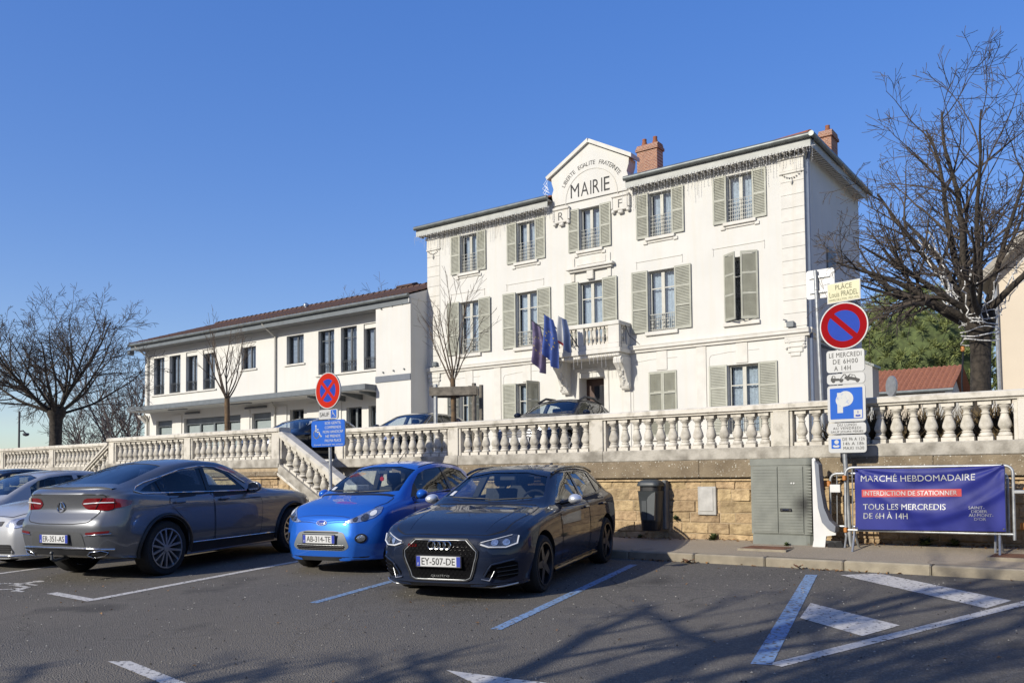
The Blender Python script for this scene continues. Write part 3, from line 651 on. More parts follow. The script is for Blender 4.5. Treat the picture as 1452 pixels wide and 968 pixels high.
# hipped tile roof
def tiled_slope(parent, A, B, up_, n, length, m, name='roof_tiles', rows=True, w=.21, amp=.035, trim=None):
    """pantile slope: A->B along the eave, up_ = unit vector up the slope; trim(t)->length at fraction t. One joined mesh of ribbed rows"""
    A, B, up_ = Vector(A), Vector(B), Vector(up_); L = (B-A).length; ax = (B-A)/L; nn = ax.cross(up_).normalized()
    if nn.z < 0: nn = -nn
    mb = MB(); k = max(2, int(L/w)); st = .36
    for i in range(k):
        t0 = i/k; ln = trim((i+.5)/k) if trim else length
        if ln < .1: continue
        rws = max(1, int(ln/st)); pr = [(0, 0), (.18, .75), (.38, 1), (.6, .75), (.8, 0), (1, 0)]
        for j in range(rws):
            s0, s1 = j*ln/rws-.03, (j+1)*ln/rws; jx = R.uniform(-.008, .008)
            v = []
            for (u, h) in pr:
                p = A+ax*(L*(i+u)/k+jx); v += [p+up_*s0+nn*(h*amp+.022), p+up_*s1+nn*(h*amp)]
            mb.add(v, [(2*q, 2*q+2, 2*q+3, 2*q+1) for q in range(5)]+[tuple(range(0, 12, 2))])
    o = obj(name, mb, m, parent, 50); o['kind'] = 'stuff'; return o
sl_ = radians(20); cx0, cx1, cy0, cy1 = HX0-OV, xr, FB-OV, 33.7; hd = (cy1-cy0)/2
ru = Vector((0, cos(sl_), sin(sl_)))
rbase = MB(); zb_ = 12.05+EZ; apex = zb_+hd*math.tan(sl_)
pk = .75; pz = zb_+pk*math.tan(sl_)
rbase.add([(cx0, cy0, zb_), (cx1, cy0, zb_), (cx1, cy1, zb_), (cx0, cy1, zb_), (cx0+hd, cy0+hd, apex), (cx1-hd, cy0+hd, apex), (cx0+pk, cy0+pk, pz), (cx1-pk, cy0+pk, pz), (PX0, cy0, zb_), (PX0, cy0+pk, pz), (PX1, cy0, zb_), (PX1, cy0+pk, pz)],
          [(0, 8, 9, 6), (10, 1, 7, 11), (6, 7, 5, 4), (1, 2, 5), (2, 3, 4, 5), (3, 0, 4)])
obj('roof', rbase, terracotta, th)
Lf = hd/cos(sl_)
def trimf(t):
    L = cx1-cx0; x = t*L; return min(Lf, min(x, L-x)/cos(sl_))
for (q0, q1) in ((cx0, PX0), (PX1, cx1)):
    tiled_slope(th, (q0, cy0, zb_+.02), (q1, cy0, zb_+.02), ru, 0, Lf, terracotta, trim=lambda t: min(Lf, min(q0+t*(q1-q0)-cx0, cx1-q0-t*(q1-q0))/cos(sl_)), w=.2, amp=.05)
ru2 = Vector((-cos(sl_), 0, sin(sl_)))
tiled_slope(th, (cx1, cy0, zb_+.02), (cx1, cy1, zb_+.02), ru2, 0, Lf, terracotta, trim=lambda t: min(t, 1-t)*(cy1-cy0)/cos(sl_), w=.2, amp=.05)
hp = MB(); hp.tube([(cx1, cy0, zb_+.08), (cx1-hd, cy0+hd, apex+.08)], .1, 8); obj('hip_tiles', hp, terracotta, th, 40)
# pediment
pc = -16.06
pw = MB(); PY = FB-.06
out = [(PX0+.08, 11.62), (PX0+.02, 12.05), (PX0+.10, 12.25), (PX0+.02, 12.50), (PX0, 12.72), (pc, 13.70), (PX1, 12.76), (PX1-.02, 12.54), (PX1-.10, 12.30), (PX1-.02, 12.05), (PX1-.08, 11.62)]
pw.prism(out, 'y', PY, FB+.45); obj('pediment', pw, plaster, th)
cp = MB()
for (p0, p1) in (((PX0-.14, 12.66), (pc, 13.69)), ((pc, 13.69), (PX1+.14, 12.72))):
    d_ = Vector((p1[0]-p0[0], 0, p1[1]-p0[1])).normalized(); n_ = Vector((-d_.z, 0, d_.x)); 
    a, b_ = Vector((p0[0], 0, p0[1])), Vector((p1[0], 0, p1[1]))
    cp.prism([(a.x, a.z), (b_.x, b_.z), (b_.x, b_.z+.15), (a.x+n_.x*.13, a.z+n_.z*.13)], 'y', PY-.10, FB+.5)
obj('pediment_coping', cp, moulding, th)
ar = MB(); ac, ar_ = (-15.98, 11.66), 1.06
P = [(ac[0]+1.10*cos(radians(a)), ac[1]+1.04*sin(radians(a))) for a in range(180, -1, -6)]; P = [(P[0][0], 11.3)]+P+[(P[-1][0], 11.3)]
for p0, p1 in zip(P[:-1], P[1:]): ar.tube([(p0[0], PY-.003, p0[1]), (p1[0], PY-.003, p1[1])], .016, 4)
obj('arch_moulding', ar, moulding, th)
for (x, s) in ((-17.27, 'R'), (-14.75, 'F')):
    bx = MB(); bx.cbox(x-.30, x+.30, PY-.06, FB-.001, 10.92, 11.40, .02); bx.cbox(x-.36, x+.36, PY-.10, FB-.001, 11.402, 11.50, .02); bx.cbox(x-.37, x-.24, PY-.08, FB-.001, 10.84, 10.98, .03); bx.cbox(x+.24, x+.37, PY-.08, FB-.001, 10.84, 10.98, .03)
    bx.cbox(x-.38, x-.305, PY-.07, FB-.001, 11.0, 11.398, .02); bx.cbox(x+.305, x+.38, PY-.07, FB-.001, 11.0, 11.398, .02); bx.cbox(x-.1, x+.1, PY-.08, FB-.001, 10.80, 10.92, .03)
    k = obj('monogram_block', bx, moulding, th); obj('lettering', text_mb(s, h=.30, x=x, y=PY-.064, z=11.16), sign_black, k)
letter_m = mat('weathered_lettering', (.05, .05, .05), .8, var=.3, scale=9)
MI = {'M': .50, 'A': .40, 'I': .05, 'R': .34, 'E': .30}; x = -16.86; lm = MB()
for ch, w in zip('MAIRIE', (.37, .33, .035, .28, .035, .24)):
    if ch == 'I': q = MB(); q.add([(x, PY-.004, 11.76), (x+.045, PY-.004, 11.76), (x+.045, PY-.004, 12.27), (x, PY-.004, 12.27)], [(0, 1, 2, 3)])
    else: q = text_mb(ch, w=w, h=.51, x=x+w/2, y=PY-.004, z=12.015, bold=-.012)
    lm.add(q.v, q.f); x += w+.075
obj('lettering', lm, letter_m, th)
lm = MB(); s_ = 'LIBERTE  EGALITE  FRATERNITE'; a0, a1 = 153, 27
wid = {' ': .55, 'I': .42}; tot = sum(wid.get(c, 1) for c in s_); acc = 0
for c in s_:
    w = wid.get(c, 1); t = (acc+w/2)/tot; acc += w
    if c == ' ': continue
    a = radians(a0+(a1-a0)*t); ex, ez = ac[0]+1.36*cos(a), 11.70+1.22*sin(a)
    sl2 = atan2(1.22*cos(a), -1.36*sin(a))+pi
    q = text_mb(c, h=.155, x=ex, y=PY-.004, z=ez, rot=(a-pi/2)*.92); lm.add(q.v, q.f)
obj('lettering', lm, letter_m, th)
# hood over the balcony door
hb = MB(); b = -16.05; hb.cbox(b-.98, b+1.0, FB-.22, FB, 9.03, 9.13, .02); hb.cbox(b-.9, b+.92, FB-.14, FB, 8.95, 9.028, .015)
hb.cbox(b-.14, b+.14, FB-.12, FB, 8.62, 8.948, .02); hb.cbox(b-.85, b-.7, FB-.05, FB, 8.62, 8.948, .01); hb.cbox(b+.7, b+.85, FB-.05, FB, 8.62, 8.948, .01); hb.cbox(b-.8, b-.7, FB-.04, FB, 9.14, 9.5, .01); hb.cbox(b+.72, b+.82, FB-.04, FB, 9.14, 9.5, .01); hb.cbox(b-.62, b+.62, FB-.02, FB, 9.2, 9.45, .01)
obj('door_hood', hb, moulding, th)
# balcony
BX0, BX1, BF = -17.42, -14.42, FB-.88
bc = MB(); bc.cbox(BX0, BX1, BF, FB, 5.72, 5.88, .02); bc.cbox(BX0+.08, BX1-.08, BF+.08, FB, 5.60, 5.718, .02); bal = obj('balcony', bc, moulding, th)
bk = MB().cbox(BX0+.05, BX1-.05, BF+.03, BF+.21, 5.882, 6.05, .012).cbox(BX0+.03, BX1-.03, BF+.0, BF+.24, 6.68, 6.83, .02)
for px in (BX0+.17, BX1-.36, -16.05): bk.cbox(px-.13 if px > -17 else px-.12, px+.13 if px != BX1-.36 else px+.31, BF+.035, BF+.2, 6.052, 6.678, .008)
bk.cbox(BX1-.24, BX1-.05, BF+.242, FB, 5.884, 6.05, .01); bk.cbox(BX1-.26, BX1-.03, BF+.242, FB, 6.68, 6.82, .01); bk.cbox(BX0+.05, BX0+.24, BF+.242, FB, 5.884, 6.05, .01); bk.cbox(BX0+.03, BX0+.26, BF+.242, FB, 6.68, 6.82, .01)
bk.cbox(BX1-.24, BX1-.05, FB-.25, FB, 6.052, 6.678, .008)
obj('parapet', bk, moulding, bal)
bm_ = baluster_mesh(.626, seed=21)
for x in [-17.02+.17*i for i in range(5)]+[-15.80+.165*i for i in range(6)]: inst('baluster', bm_, bal, (x, BF+.12, 6.051), 0, (.72, .72, 1))
for y in (BF+.38, BF+.55): inst('baluster', bm_, bal, (BX1-.15, y, 6.051), 0, (.72, .72, 1))
for xx in (-17.12, -14.60):
    co_ = MB(); P = [(FB, 5.60), (BF+.16, 5.60), (BF+.10, 5.50), (BF+.12, 5.36), (BF+.24, 5.24), (BF+.36, 5.12), (BF+.50, 4.86), (BF+.60, 4.66), (BF+.66, 4.50), (BF+.74, 4.44), (BF+.84, 4.52), (FB, 4.60)]
    co_.prism(P, 'x', xx-.15, xx+.15)
    for sx in (-.16, .16): co_.lathe([(0, sx-.02), (.13, sx-.02), (.13, sx+.02), (0, sx+.02)], (xx, BF+.27, 5.42), 'x', 14); co_.lathe([(0, sx-.02), (.09, sx-.02), (.09, sx+.02), (0, sx+.02)], (xx, BF+.68, 4.62), 'x', 12)
    for k in range(10): co_.lathe([(0, -.05), (.06, 0), (0, .05)], (xx+R.uniform(-.1, .1), BF+.25+k*.045, 5.25-k*.075), 'y', 6)
    obj('console', co_, moulding, bal, 30)
# chimneys
def chimney(x0_, x1_, y0_, y1_, zb2, zt, pots):
    o = obj('chimney', MB().box(x0_, x1_, y0_, y1_, zb2, zt), brick_m, th)
    cr = MB(); cr.cbox(x0_-.05, x1_+.05, y0_-.05, y1_+.05, zt-.12, zt, .01); cr.prism([(y0_-.04, zt), (y1_+.04, zt), (y1_-.06, zt+.14), (y0_+.06, zt+.14)], 'x', x0_-.02, x1_+.02); obj('crown', cr, brick_m, o)
    for px in pots: obj('chimney_pot', MB().lathe([(.11, zt+.1), (.12, zt+.16), (.075, zt+.36), (.085, zt+.38), (.085, zt+.42)], (px, (y0_+y1_)/2, 0), 'z', 10), terracotta, o, 40)
def brick():
    m = mat('chimney_brick', (.36, .14, .075), .9, var=.2, scale=20, bump=.2); n, l = m.node_tree.nodes, m.node_tree.links; p = n['Principled BSDF']
    tc = n.new('ShaderNodeTexCoord'); mp = n.new('ShaderNodeMapping'); l.new(tc.outputs['Object'], mp.inputs[0]); mp.inputs['Rotation'].default_value = (radians(90), 0, 0)
    b = n.new('ShaderNodeTexBrick'); b.inputs['Scale'].default_value = 4.2; b.inputs['Color1'].default_value = (.31, .14, .08, 1); b.inputs['Color2'].default_value = (.20, .085, .055, 1); b.inputs['Mortar'].default_value = (.42, .33, .25, 1); b.inputs['Mortar Size'].default_value = .025
    l.new(mp.outputs[0], b.inputs['Vector']); l.new(b.outputs['Color'], p.inputs['Base Color']); return m
brick_m = brick()
chimney(-15.1, -14.26, 28.9, 29.4, 12.6, 13.80, (-14.9, -14.45))
chimney(-8.98, -8.55, 31.2, 32.0, 12.4, 13.60, (-8.78,))
# downpipes and side details
dp = MB(); dp.tube([(HX1+.36, FB-.2, 11.80), (HX1+.14, FB+.12, 11.45), (HX1+.1, FB+.14, 11.2), (HX1+.1, FB+.14, TZ)], .055, 8); obj('downpipe', dp, mat('blue_grey_pipe', (.16, .20, .28), .4, var=.05), th, 40)
for (y0_, z0) in ((29.3, 8.3), (31.9, 7.6)):
    lv = MB().box(HX1+.001, HX1+.06, y0_, y0_+.9, z0, z0+.7); obj('louvred_shutter', lv, greymetal, th)
gm = MB()                                     # grey floodlights on the string course
for x in (-23.6, -8.75): gm.cbox(x-.12, x+.12, FB-.16, FB-.04, 6.03, 6.22, .02); gm.tube([(x-.1, FB-.1, 6.25), (x-.22, FB-.13, 6.3)], .02, 6)
obj('floodlight', gm, greymetal, th)
pp = MB(); pp.tube([(BX1-.04, FB-.4, 6.72), (BX1+.05, FB-.3, 6.35), (BX1+.3, FB-.05, 6.05)], .012, 5); obj('cable', pp, black_m, th)
# lean-to on the shaded side
lt = thing('side_extension', 'low grey shaded lean-to on the right flank of the town hall', 'extension', (-7.3, 28.6, TZ))
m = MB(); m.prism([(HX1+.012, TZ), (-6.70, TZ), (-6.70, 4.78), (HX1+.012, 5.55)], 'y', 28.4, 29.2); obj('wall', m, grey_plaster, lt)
m = MB(); m.prism([(HX1+.012, 5.56), (-6.64, 4.76), (-6.64, 4.84), (HX1+.012, 5.64)], 'y', 28.35, 29.25); obj('roof', m, zinc, lt)
# icicle lights along the eaves
il = MB(); rr = random.Random(4)
for (x0_, x1_) in ((HX0-.4, PX0+.1), (PX1-.1, HX1+.5)):
    x = x0_
    while x < x1_:
        L = rr.choice((.18, .35, .5, .75, .6, .28)); y = FB-OV-.03; z = 11.72+EZ
        il.tube([(x, y, z), (x+rr.uniform(-.03, .03), y+rr.uniform(-.02, .02), z-L*.5), (x+rr.uniform(-.04, .04), y+.02, z-L)], .004, 3)
        for k in range(int(L/.09)): il.lathe([(0, -.016), (.010, 0), (0, .016)], (x+rr.uniform(-.015, .015), y, z-.07-k*.09), 'z', 4)
        x += rr.uniform(.07, .15)
    il.tube([(x0_+(x1_-x0_)*k/20, FB-OV-.03, 11.70+EZ+.02*(k % 2)) for k in range(21)], .008, 4)
for k in range(18):
    x = -17.3+k*.165; L = rr.choice((.2, .35, .5)); il.tube([(x, BF-.02, 5.72), (x+.02, BF-.02, 5.72-L)], .007, 3)
for k in range(6):                            # loose ends at the left tip of the pediment
    il.tube([(PX0-.1, PY-.1, 12.7-.08*k), (PX0-.28+rr.uniform(-.1, .1), PY-.12, 12.5-.08*k), (PX0-.1+rr.uniform(-.1, .1), PY-.1, 12.3-.06*k)], .007, 3)
il_o = obj('icicle_lights', il, mat('white_wire', (.86, .85, .82), .5, var=.02)); il_o['kind'] = 'stuff'
tag(il_o, 'white icicle light wires hanging under the town hall eaves', 'lights')
# flags on the balcony
def cloth(A, d_, w, h, cols, seed, m):
    """hanging limp: A on the pole, folds gathered"""
    rr = random.Random(seed); n, k = 36, 60; v = []; f = []; mi = []
    for i in range(n+1):
        for j in range(k+1):
            u, t = i/n, j/k; fold = .085*sin(u*11+seed+t*1.5)*(.3+t)
            x = A[0]+d_[0]*u*w*(.55+.45*min(1, t*2.2))+.05*sin(t*3+seed)*t; y = A[1]+d_[1]*u*w+fold; z = A[2]+d_[2]*u*w-t*h*(.80+.30*u-.35*max(0, u-.7))
            v.append((x, y, z))
    mb = MB()
    for i in range(n):
        c = cols(i/n, 0) if False else None
        for j in range(k):
            f.append((i*(k+1)+j, (i+1)*(k+1)+j, (i+1)*(k+1)+j+1, i*(k+1)+j+1)); mi.append(cols((i+.5)/n, (j+.5)/k))
    mb.v = v; mb.f = f; mb.m = mi; return mb
fl_blue = mat('flag_blue', (.05, .10, .36), .8, var=.15, scale=5); fl_purple = mat('flag_purple', (.15, .12, .22), .8, var=.2, scale=5); fl_star = mat('flag_gold', (.45, .36, .15), .8, var=.1)
fl_white = mat('flag_white', (.62, .62, .62), .8, var=.08); fl_red = mat('flag_red', (.45, .03, .04), .8, var=.1); fl_navy = mat('flag_navy', (.09, .13, .26), .8, var=.1)
def starf(base, ring):
    def f(u, t):
        a = [((.5+.30*cos(k*pi/6)), (.5+.17*sin(k*pi/6))) for k in range(12)]
        return 1 if ring and any((u-p[0])**2+((t-p[1])*1.9)**2 < .0012 for p in a) else 0
    return f
for (tip, foot, w, h, cf, ms, lab, sd) in (
    ((-17.55, FB-1.75, 7.05), (-16.45, FB-.95, 6.0), .62, 1.75, starf(0, True), [fl_purple, fl_star], 'faded purple flag with gold stars hanging limp at the left', 1),
    ((-17.0, FB-1.75, 7.2), (-16.25, FB-.95, 6.0), .62, 1.75, starf(0, True), [fl_blue, fl_star], 'bright blue flag with a ring of gold stars on the balcony', 2.4),
    ((-16.38, FB-1.75, 7.05), (-16.05, FB-.95, 6.0), .55, 1.2, lambda u, t: 2 if (t > .90 and u < .45) else (1 if u < .34 else 0), [fl_navy, fl_white, fl_red], 'blue white and red flag folded together beside the balusters', 4)):
    f = thing('flag', lab, 'flag', foot, group='flags on the balcony')
    obj('pole', MB().tube([foot, tip], .018, 6), darkiron, f); d_ = (Vector(foot)-Vector(tip)).normalized()
    if sd == 4: d_ = Vector((.75, .3, -.25))
    else: d_ = Vector((.75, .35, -.35))
    obj('cloth', cloth(tip, d_, w, h, cf, sd, None), ms, f, 180)
# ---------------------------------------------------------------- annexe wing left of the town hall
WB = 26.6; WX0, WX1, WZ = -44.86, HX0-.01, 8.62
aw = thing('annexe_building', 'long two storey white wing with dark tiled roof and grey canopy', 'building', (-34.5, WB, TZ))
ops = []
up_w = [(-43.98, -42.95, 6.10, 8.14), (-42.47, -41.43, 6.10, 8.14), (-40.93, -39.90, 6.10, 8.19), (-39.40, -38.36, 6.10, 8.19), (-36.18, -35.02, 6.88, 8.20), (-32.70, -31.47, 6.84, 8.20), (-30.46, -29.38, 6.17, 8.20), (-28.95, -27.92, 6.17, 8.20), (-27.49, -26.45, 6.17, 8.20)]
lo_w = [(-43.72, -42.19, 2.6, 4.66), (-41.08, -36.23, 2.4, 4.66), (-35.33, -33.85, 2.4, 4.66), (-32.46, -31.47, 2.2, 4.68), (-28.60, -27.62, TZ+.05, 4.58), (-27.2, -26.35, TZ+.05, 4.58)]
w = MB(); wall_open(w, WX0, WX1, TZ-.2, WZ, WB, up_w+lo_w, .24)
w.quad((WX0, WB, TZ-.2), (WX0, 33, TZ-.2), (WX0, 33, WZ), (WX0, WB, WZ)); w.quad((WX0, 33, TZ-.2), (WX1, 33, TZ-.2), (WX1, 33, WZ), (WX0, 33, WZ))
obj('facade_wall', w, plaster2, aw)
greycur = mat('dark_curtain', (.42, .44, .49), .9, var=.15, scale=9); blindm = mat('roller_blind', (.62, .62, .56), .8, var=.04)
for i, o in enumerate(up_w):
    a, b, c, d = o; box = i in (2, 3, 4, 8)
    if box: obj('blind_box', MB().box(a+.002, b-.002, WB+.06, WB+.235, d-.20, d-.002), plaster2, aw)
    t = d-.2 if box else d
    window(aw, a, b, c, t, WB+.18, darkframe, cur=True, curt_m=greycur, fw_=.05, trans=[t-.45] if i in (6, 7) else None)
    if i not in (4, 5):
        g_ = MB(); y = WB+.09
        g_.box(a, b, y, y+.03, c+.48, c+.51); g_.box(a, b, y, y+.03, c+.06, c+.085); g_.box(a, b, y, y+.02, c+.55, c+.565)
        for k in range(10): x = a+.04+(b-a-.08)*k/9; g_.box(x-.008, x+.008, y+.004, y+.02, c+.06, c+.5)
        obj('window_guard', g_, darkiron, aw)
for (a, b) in ((-44.15, -38.2), (-36.3, -34.9), (-32.82, -31.35), (-30.6, -26.3)):
    z = 6.10 if a < -40 else (6.88 if a < -34 else (6.84 if a < -31 else 6.17)); obj('window_sill', MB().cbox(a, b, WB-.07, WB+.1, z-.085, z-.003, .01), moulding, aw)
for i, o in enumerate(lo_w):
    a, b, c, d = o
    if i < 3:
        n = 1 if i != 1 else 4
        sw_ = (b-a)/n
        for k in range(n):
            wn = window(aw, a+sw_*k+.0, a+sw_*(k+1), c, d, WB+.18, greymetal, mull=False, cur=False, fw_=.06)
            obj('roller_blind', MB().box(a+sw_*k+.07, a+sw_*(k+1)-.07, WB+.28, WB+.29, 3.55 if i != 1 else c+.1, d-.35), blindm, wn)
        obj('lintel_panel', MB().box(a+.002, b-.002, WB+.15, WB+.19, d-.32, d-.003), greymetal, aw)
    else: window(aw, a, b, c, d, WB+.18, darkframe if i == 3 else greymetal, cur=i == 5, curt_m=curtain, fw_=.06)
for (a, b) in ((-42.05, -41.25), (-36.1, -35.45), (-33.6, -32.65), (-31.2, -30.3), (-29.9, -28.9)):
    obj('pier', MB().box(a, b, WB-.05, WB-.001, TZ-.1, 4.9), plaster2, aw)
for (a, b, z) in ((-40.9, -39.6, 4.93), (-35.8, -34.1, 4.93)): obj('vent_slot', MB().cbox(a, b, WB-.10, WB-.03, z-.05, z+.05, .02), darkframe, aw)
# canopy with a slim grey fascia
CY = WB-1.35
cn = MB(); cn.box(-44.35, -26.03, CY, WB-.001, 5.13, 5.36); obj('canopy', cn, greymetal, aw)
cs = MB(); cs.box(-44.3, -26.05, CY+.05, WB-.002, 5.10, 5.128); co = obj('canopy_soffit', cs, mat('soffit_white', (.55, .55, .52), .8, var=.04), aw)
for (a, b) in ((-41.2, -39.7), (-36.0, -34.4)): obj('soffit_lamp', MB().cbox(a, b, CY+.45, CY+.68, 5.06, 5.098, .015), darkframe, aw)
for x in (-29.8, -28.7, -27.6, -26.5): obj('canopy_bracket', MB().prism([(WB-.002, 5.09), (CY+.15, 5.09), (CY+.2, 5.02), (WB-.1, 4.86), (WB-.002, 4.86)], 'x', x-.05, x+.05), greymetal, aw)
# eaves, gutter, downpipes
GY = WB-.70
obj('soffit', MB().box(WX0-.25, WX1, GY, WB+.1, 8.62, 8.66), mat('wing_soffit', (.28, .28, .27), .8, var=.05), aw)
obj('fascia', MB().box(WX0-.25, WX1, GY-.03, GY-.001, 8.60, 8.86), greymetal, aw)
obj('gutter', MB().tube([(WX0-.3, GY-.11, 8.88), (WX1, GY-.11, 8.92)], .085, 10), zinc, aw, 40)
pm = mat('pale_pipe', (.55, .53, .47), .5, var=.04)
for x in (-44.45, -33.45):
    obj('downpipe', MB().tube([(x-.1, GY-.08, 8.8), (x, GY+.05, 8.62), (x, WB-.08, 8.25), (x, WB-.08, 5.37)], .05, 8), pm, aw, 40)
    obj('downpipe', MB().tube([(x, WB-.3, 5.09), (x, WB-.09, 4.8), (x, WB-.09, TZ)], .05, 8), pm, aw, 40)
obj('bracket', MB().prism([(WB-.002, 5.0), (WB-.45, 5.0), (WB-.4, 4.9), (WB-.002, 4.55)], 'x', WX0+.02, WX0+.3), plaster2, aw)
# roof
s2 = radians(19); ru = Vector((0, cos(s2), sin(s2))); x0_, x1_ = WX0-.27, WX1
RL = 4.0/cos(s2); zr0 = 8.94
rb = MB(); zt = zr0+4.0*math.tan(s2); rb.add([(x0_, GY-.08, zr0), (x1_, GY-.08, zr0+.02), (x1_, GY+3.92, zt), (x0_+2.2, GY+3.92, zt), (x0_, GY+7.5, zr0), (x1_, GY+7.5, zr0)], [(0, 1, 2, 3), (3, 2, 5, 4), (0, 3, 4)]); obj('roof', rb, rooftile, aw)
obj('roof_end', MB().prism([(GY-.05, zr0-.3), (GY-.05, zr0), (GY+3.92, zt), (GY+3.92, zr0-.3)], 'x', x1_-.04, x1_-.002), plaster2, aw)
tiled_slope(aw, (x0_, GY-.1, zr0+.02), (x1_, GY-.1, zr0+.04), ru, 0, RL, rooftile, trim=lambda t: min(RL, .25+t*(x1_-x0_)*1.9), w=.235, amp=.06)
rt_ = MB()
x = x0_+2.2
while x < x1_: rt_.tube([(x, GY+3.92, zt+.05), (x+.36, GY+3.92, zt+.075)], [.12, .14], 8); x += .38
o = obj('ridge_tiles', rt_, rooftile, aw, 40); o['kind'] = 'stuff'
ch = MB(); ch.box(-29.0, -28.35, 30.6, 31.0, 9.8, 10.72); cho = obj('chimney', ch, plaster2, aw); obj('chimney_cap', MB().prism([(30.45, 10.73), (31.15, 10.73), (31.15, 10.80), (30.8, 10.92), (30.45, 10.80)], 'x', -29.2, -28.15), rooftile, cho)
obj('flue_pipe', MB().lathe([(.09, 9.6), (.09, 10.3), (.16, 10.32), (.16, 10.42), (.04, 10.5)], (-34.6, 29.4, 0), 'z', 10), alu, aw, 40)
fl = MB().cbox(WX0-.30, WX0-.05, GY-.2, GY+.1, 8.35, 8.6, .03); obj('floodlight', fl, greymetal, aw)
# stair block between wing and town hall
sbk = thing('stair_block', 'plain white flat topped block with one grey band left of the town hall', 'building', (-25, 25.95, TZ))
sb = MB(); sb.box(-26.05, HX0+.0, 25.92, 27.6, TZ-.1, 8.80); obj('wall', sb, plaster, sbk)
obj('coping', MB().box(-26.07, HX0+.02, 25.90, 27.62, 8.802, 8.86), plaster, sbk)
obj('band', MB().box(-26.06, HX0-.01, 25.885, 25.919, 5.44, 5.70), mat('blue_grey_band', (.17, .19, .22), .6, var=.04), sbk)
for x, z in ((-25.7, 8.55), (-25.1, 8.6), (-24.5, 8.62), (-25.6, 5.85), (-25.0, 5.88), (-24.4, 5.9)): obj('drain_spout', MB().lathe([(.035, 0), (.035, .05)], (x, 25.86, z), 'y', 8), zinc, sbk)
# ---------------------------------------------------------------- cars
def pchip(xs, ys, xq):
    xs, ys, xq = np.asarray(xs, float), np.asarray(ys, float), np.asarray(xq, float)
    h = np.diff(xs); d = np.diff(ys)/h; m = np.zeros_like(ys)
    for i in range(1, len(xs)-1):
        if d[i-1]*d[i] > 0: w1, w2 = 2*h[i]+h[i-1], h[i]+2*h[i-1]; m[i] = (w1+w2)/(w1/d[i-1]+w2/d[i])
    m[0], m[-1] = d[0], d[-1]
    k = np.clip(np.searchsorted(xs, xq, side='right')-1, 0, len(xs)-2); t = (xq-xs[k])/h[k]
    t = np.clip(t, 0, 1)
    return (2*t**3-3*t**2+1)*ys[k]+(t**3-2*t**2+t)*h[k]*m[k]+(-2*t**3+3*t**2)*ys[k+1]+(t**3-t**2)*h[k]*m[k+1]
def catmull(P, n):
    P = np.asarray(P, float); out = []; Q = np.vstack([2*P[0]-P[1], P, 2*P[-1]-P[-2]])
    for i in range(len(P)-1):
        a, b, c, d = Q[i:i+4]
        for k in range(n):
            t = k/n; out.append(.5*((2*b)+(-a+c)*t+(2*a-5*b+4*c-d)*t*t+(-a+3*b-3*c+d)*t**3))
    out.append(P[-1]); return np.array(out)
paint_dk = paint('graphite_paint', (.013, .020, .042), .0, .45, .75)
paint_gr = paint('mid_grey_paint', (.135, .14, .15), .55, .34)
paint_bl = paint('blue_paint', (.016, .105, .46), .25, .35)
paint_si = paint('silver_paint', (.38, .385, .39), .25, .4)
paint_nv = paint('navy_paint', (.010, .014, .03), .0, .4, .6)
paint_bk = paint('black_paint', (.010, .011, .013), .2, .3)
paint_wh = paint('white_paint', (.62, .63, .63), 0, .3)
gloss_bk = mat('gloss_black', (.008, .008, .009), .12, var=.05)
seam_m = mat('seam_black', (.006, .006, .007), .8, var=.05)
seat_m = mat('seat_fabric', (.045, .047, .052), .85, var=.15, scale=30)
cabin_m = mat('cabin_trim', (.035, .037, .042), .8, var=.1)
lamp_red = mat('tail_lamp_red', (.20, .004, .007), .12, var=.1, scale=30, coat=1)
lamp_clear = mat('lamp_reflector', (.55, .57, .60), .16, metal=.8, var=.25, scale=40, coat=1)
lamp_dark = mat('lamp_housing', (.09, .095, .105), .18, metal=.6, var=.3, scale=40, coat=1)
led_m = mat('lamp_strip', (.82, .84, .86), .2, var=.02, coat=1)
plate_w = mat('plate_white', (.74, .74, .72), .4, var=.02); plate_b = mat('plate_blue', (.03, .06, .42), .4, var=.03)
plate_o = mat('plate_red', (.55, .06, .06), .4, var=.03)
grille_m = mat('grille_black', (.005, .005, .006), .7, var=.2, scale=60, spec=.08)
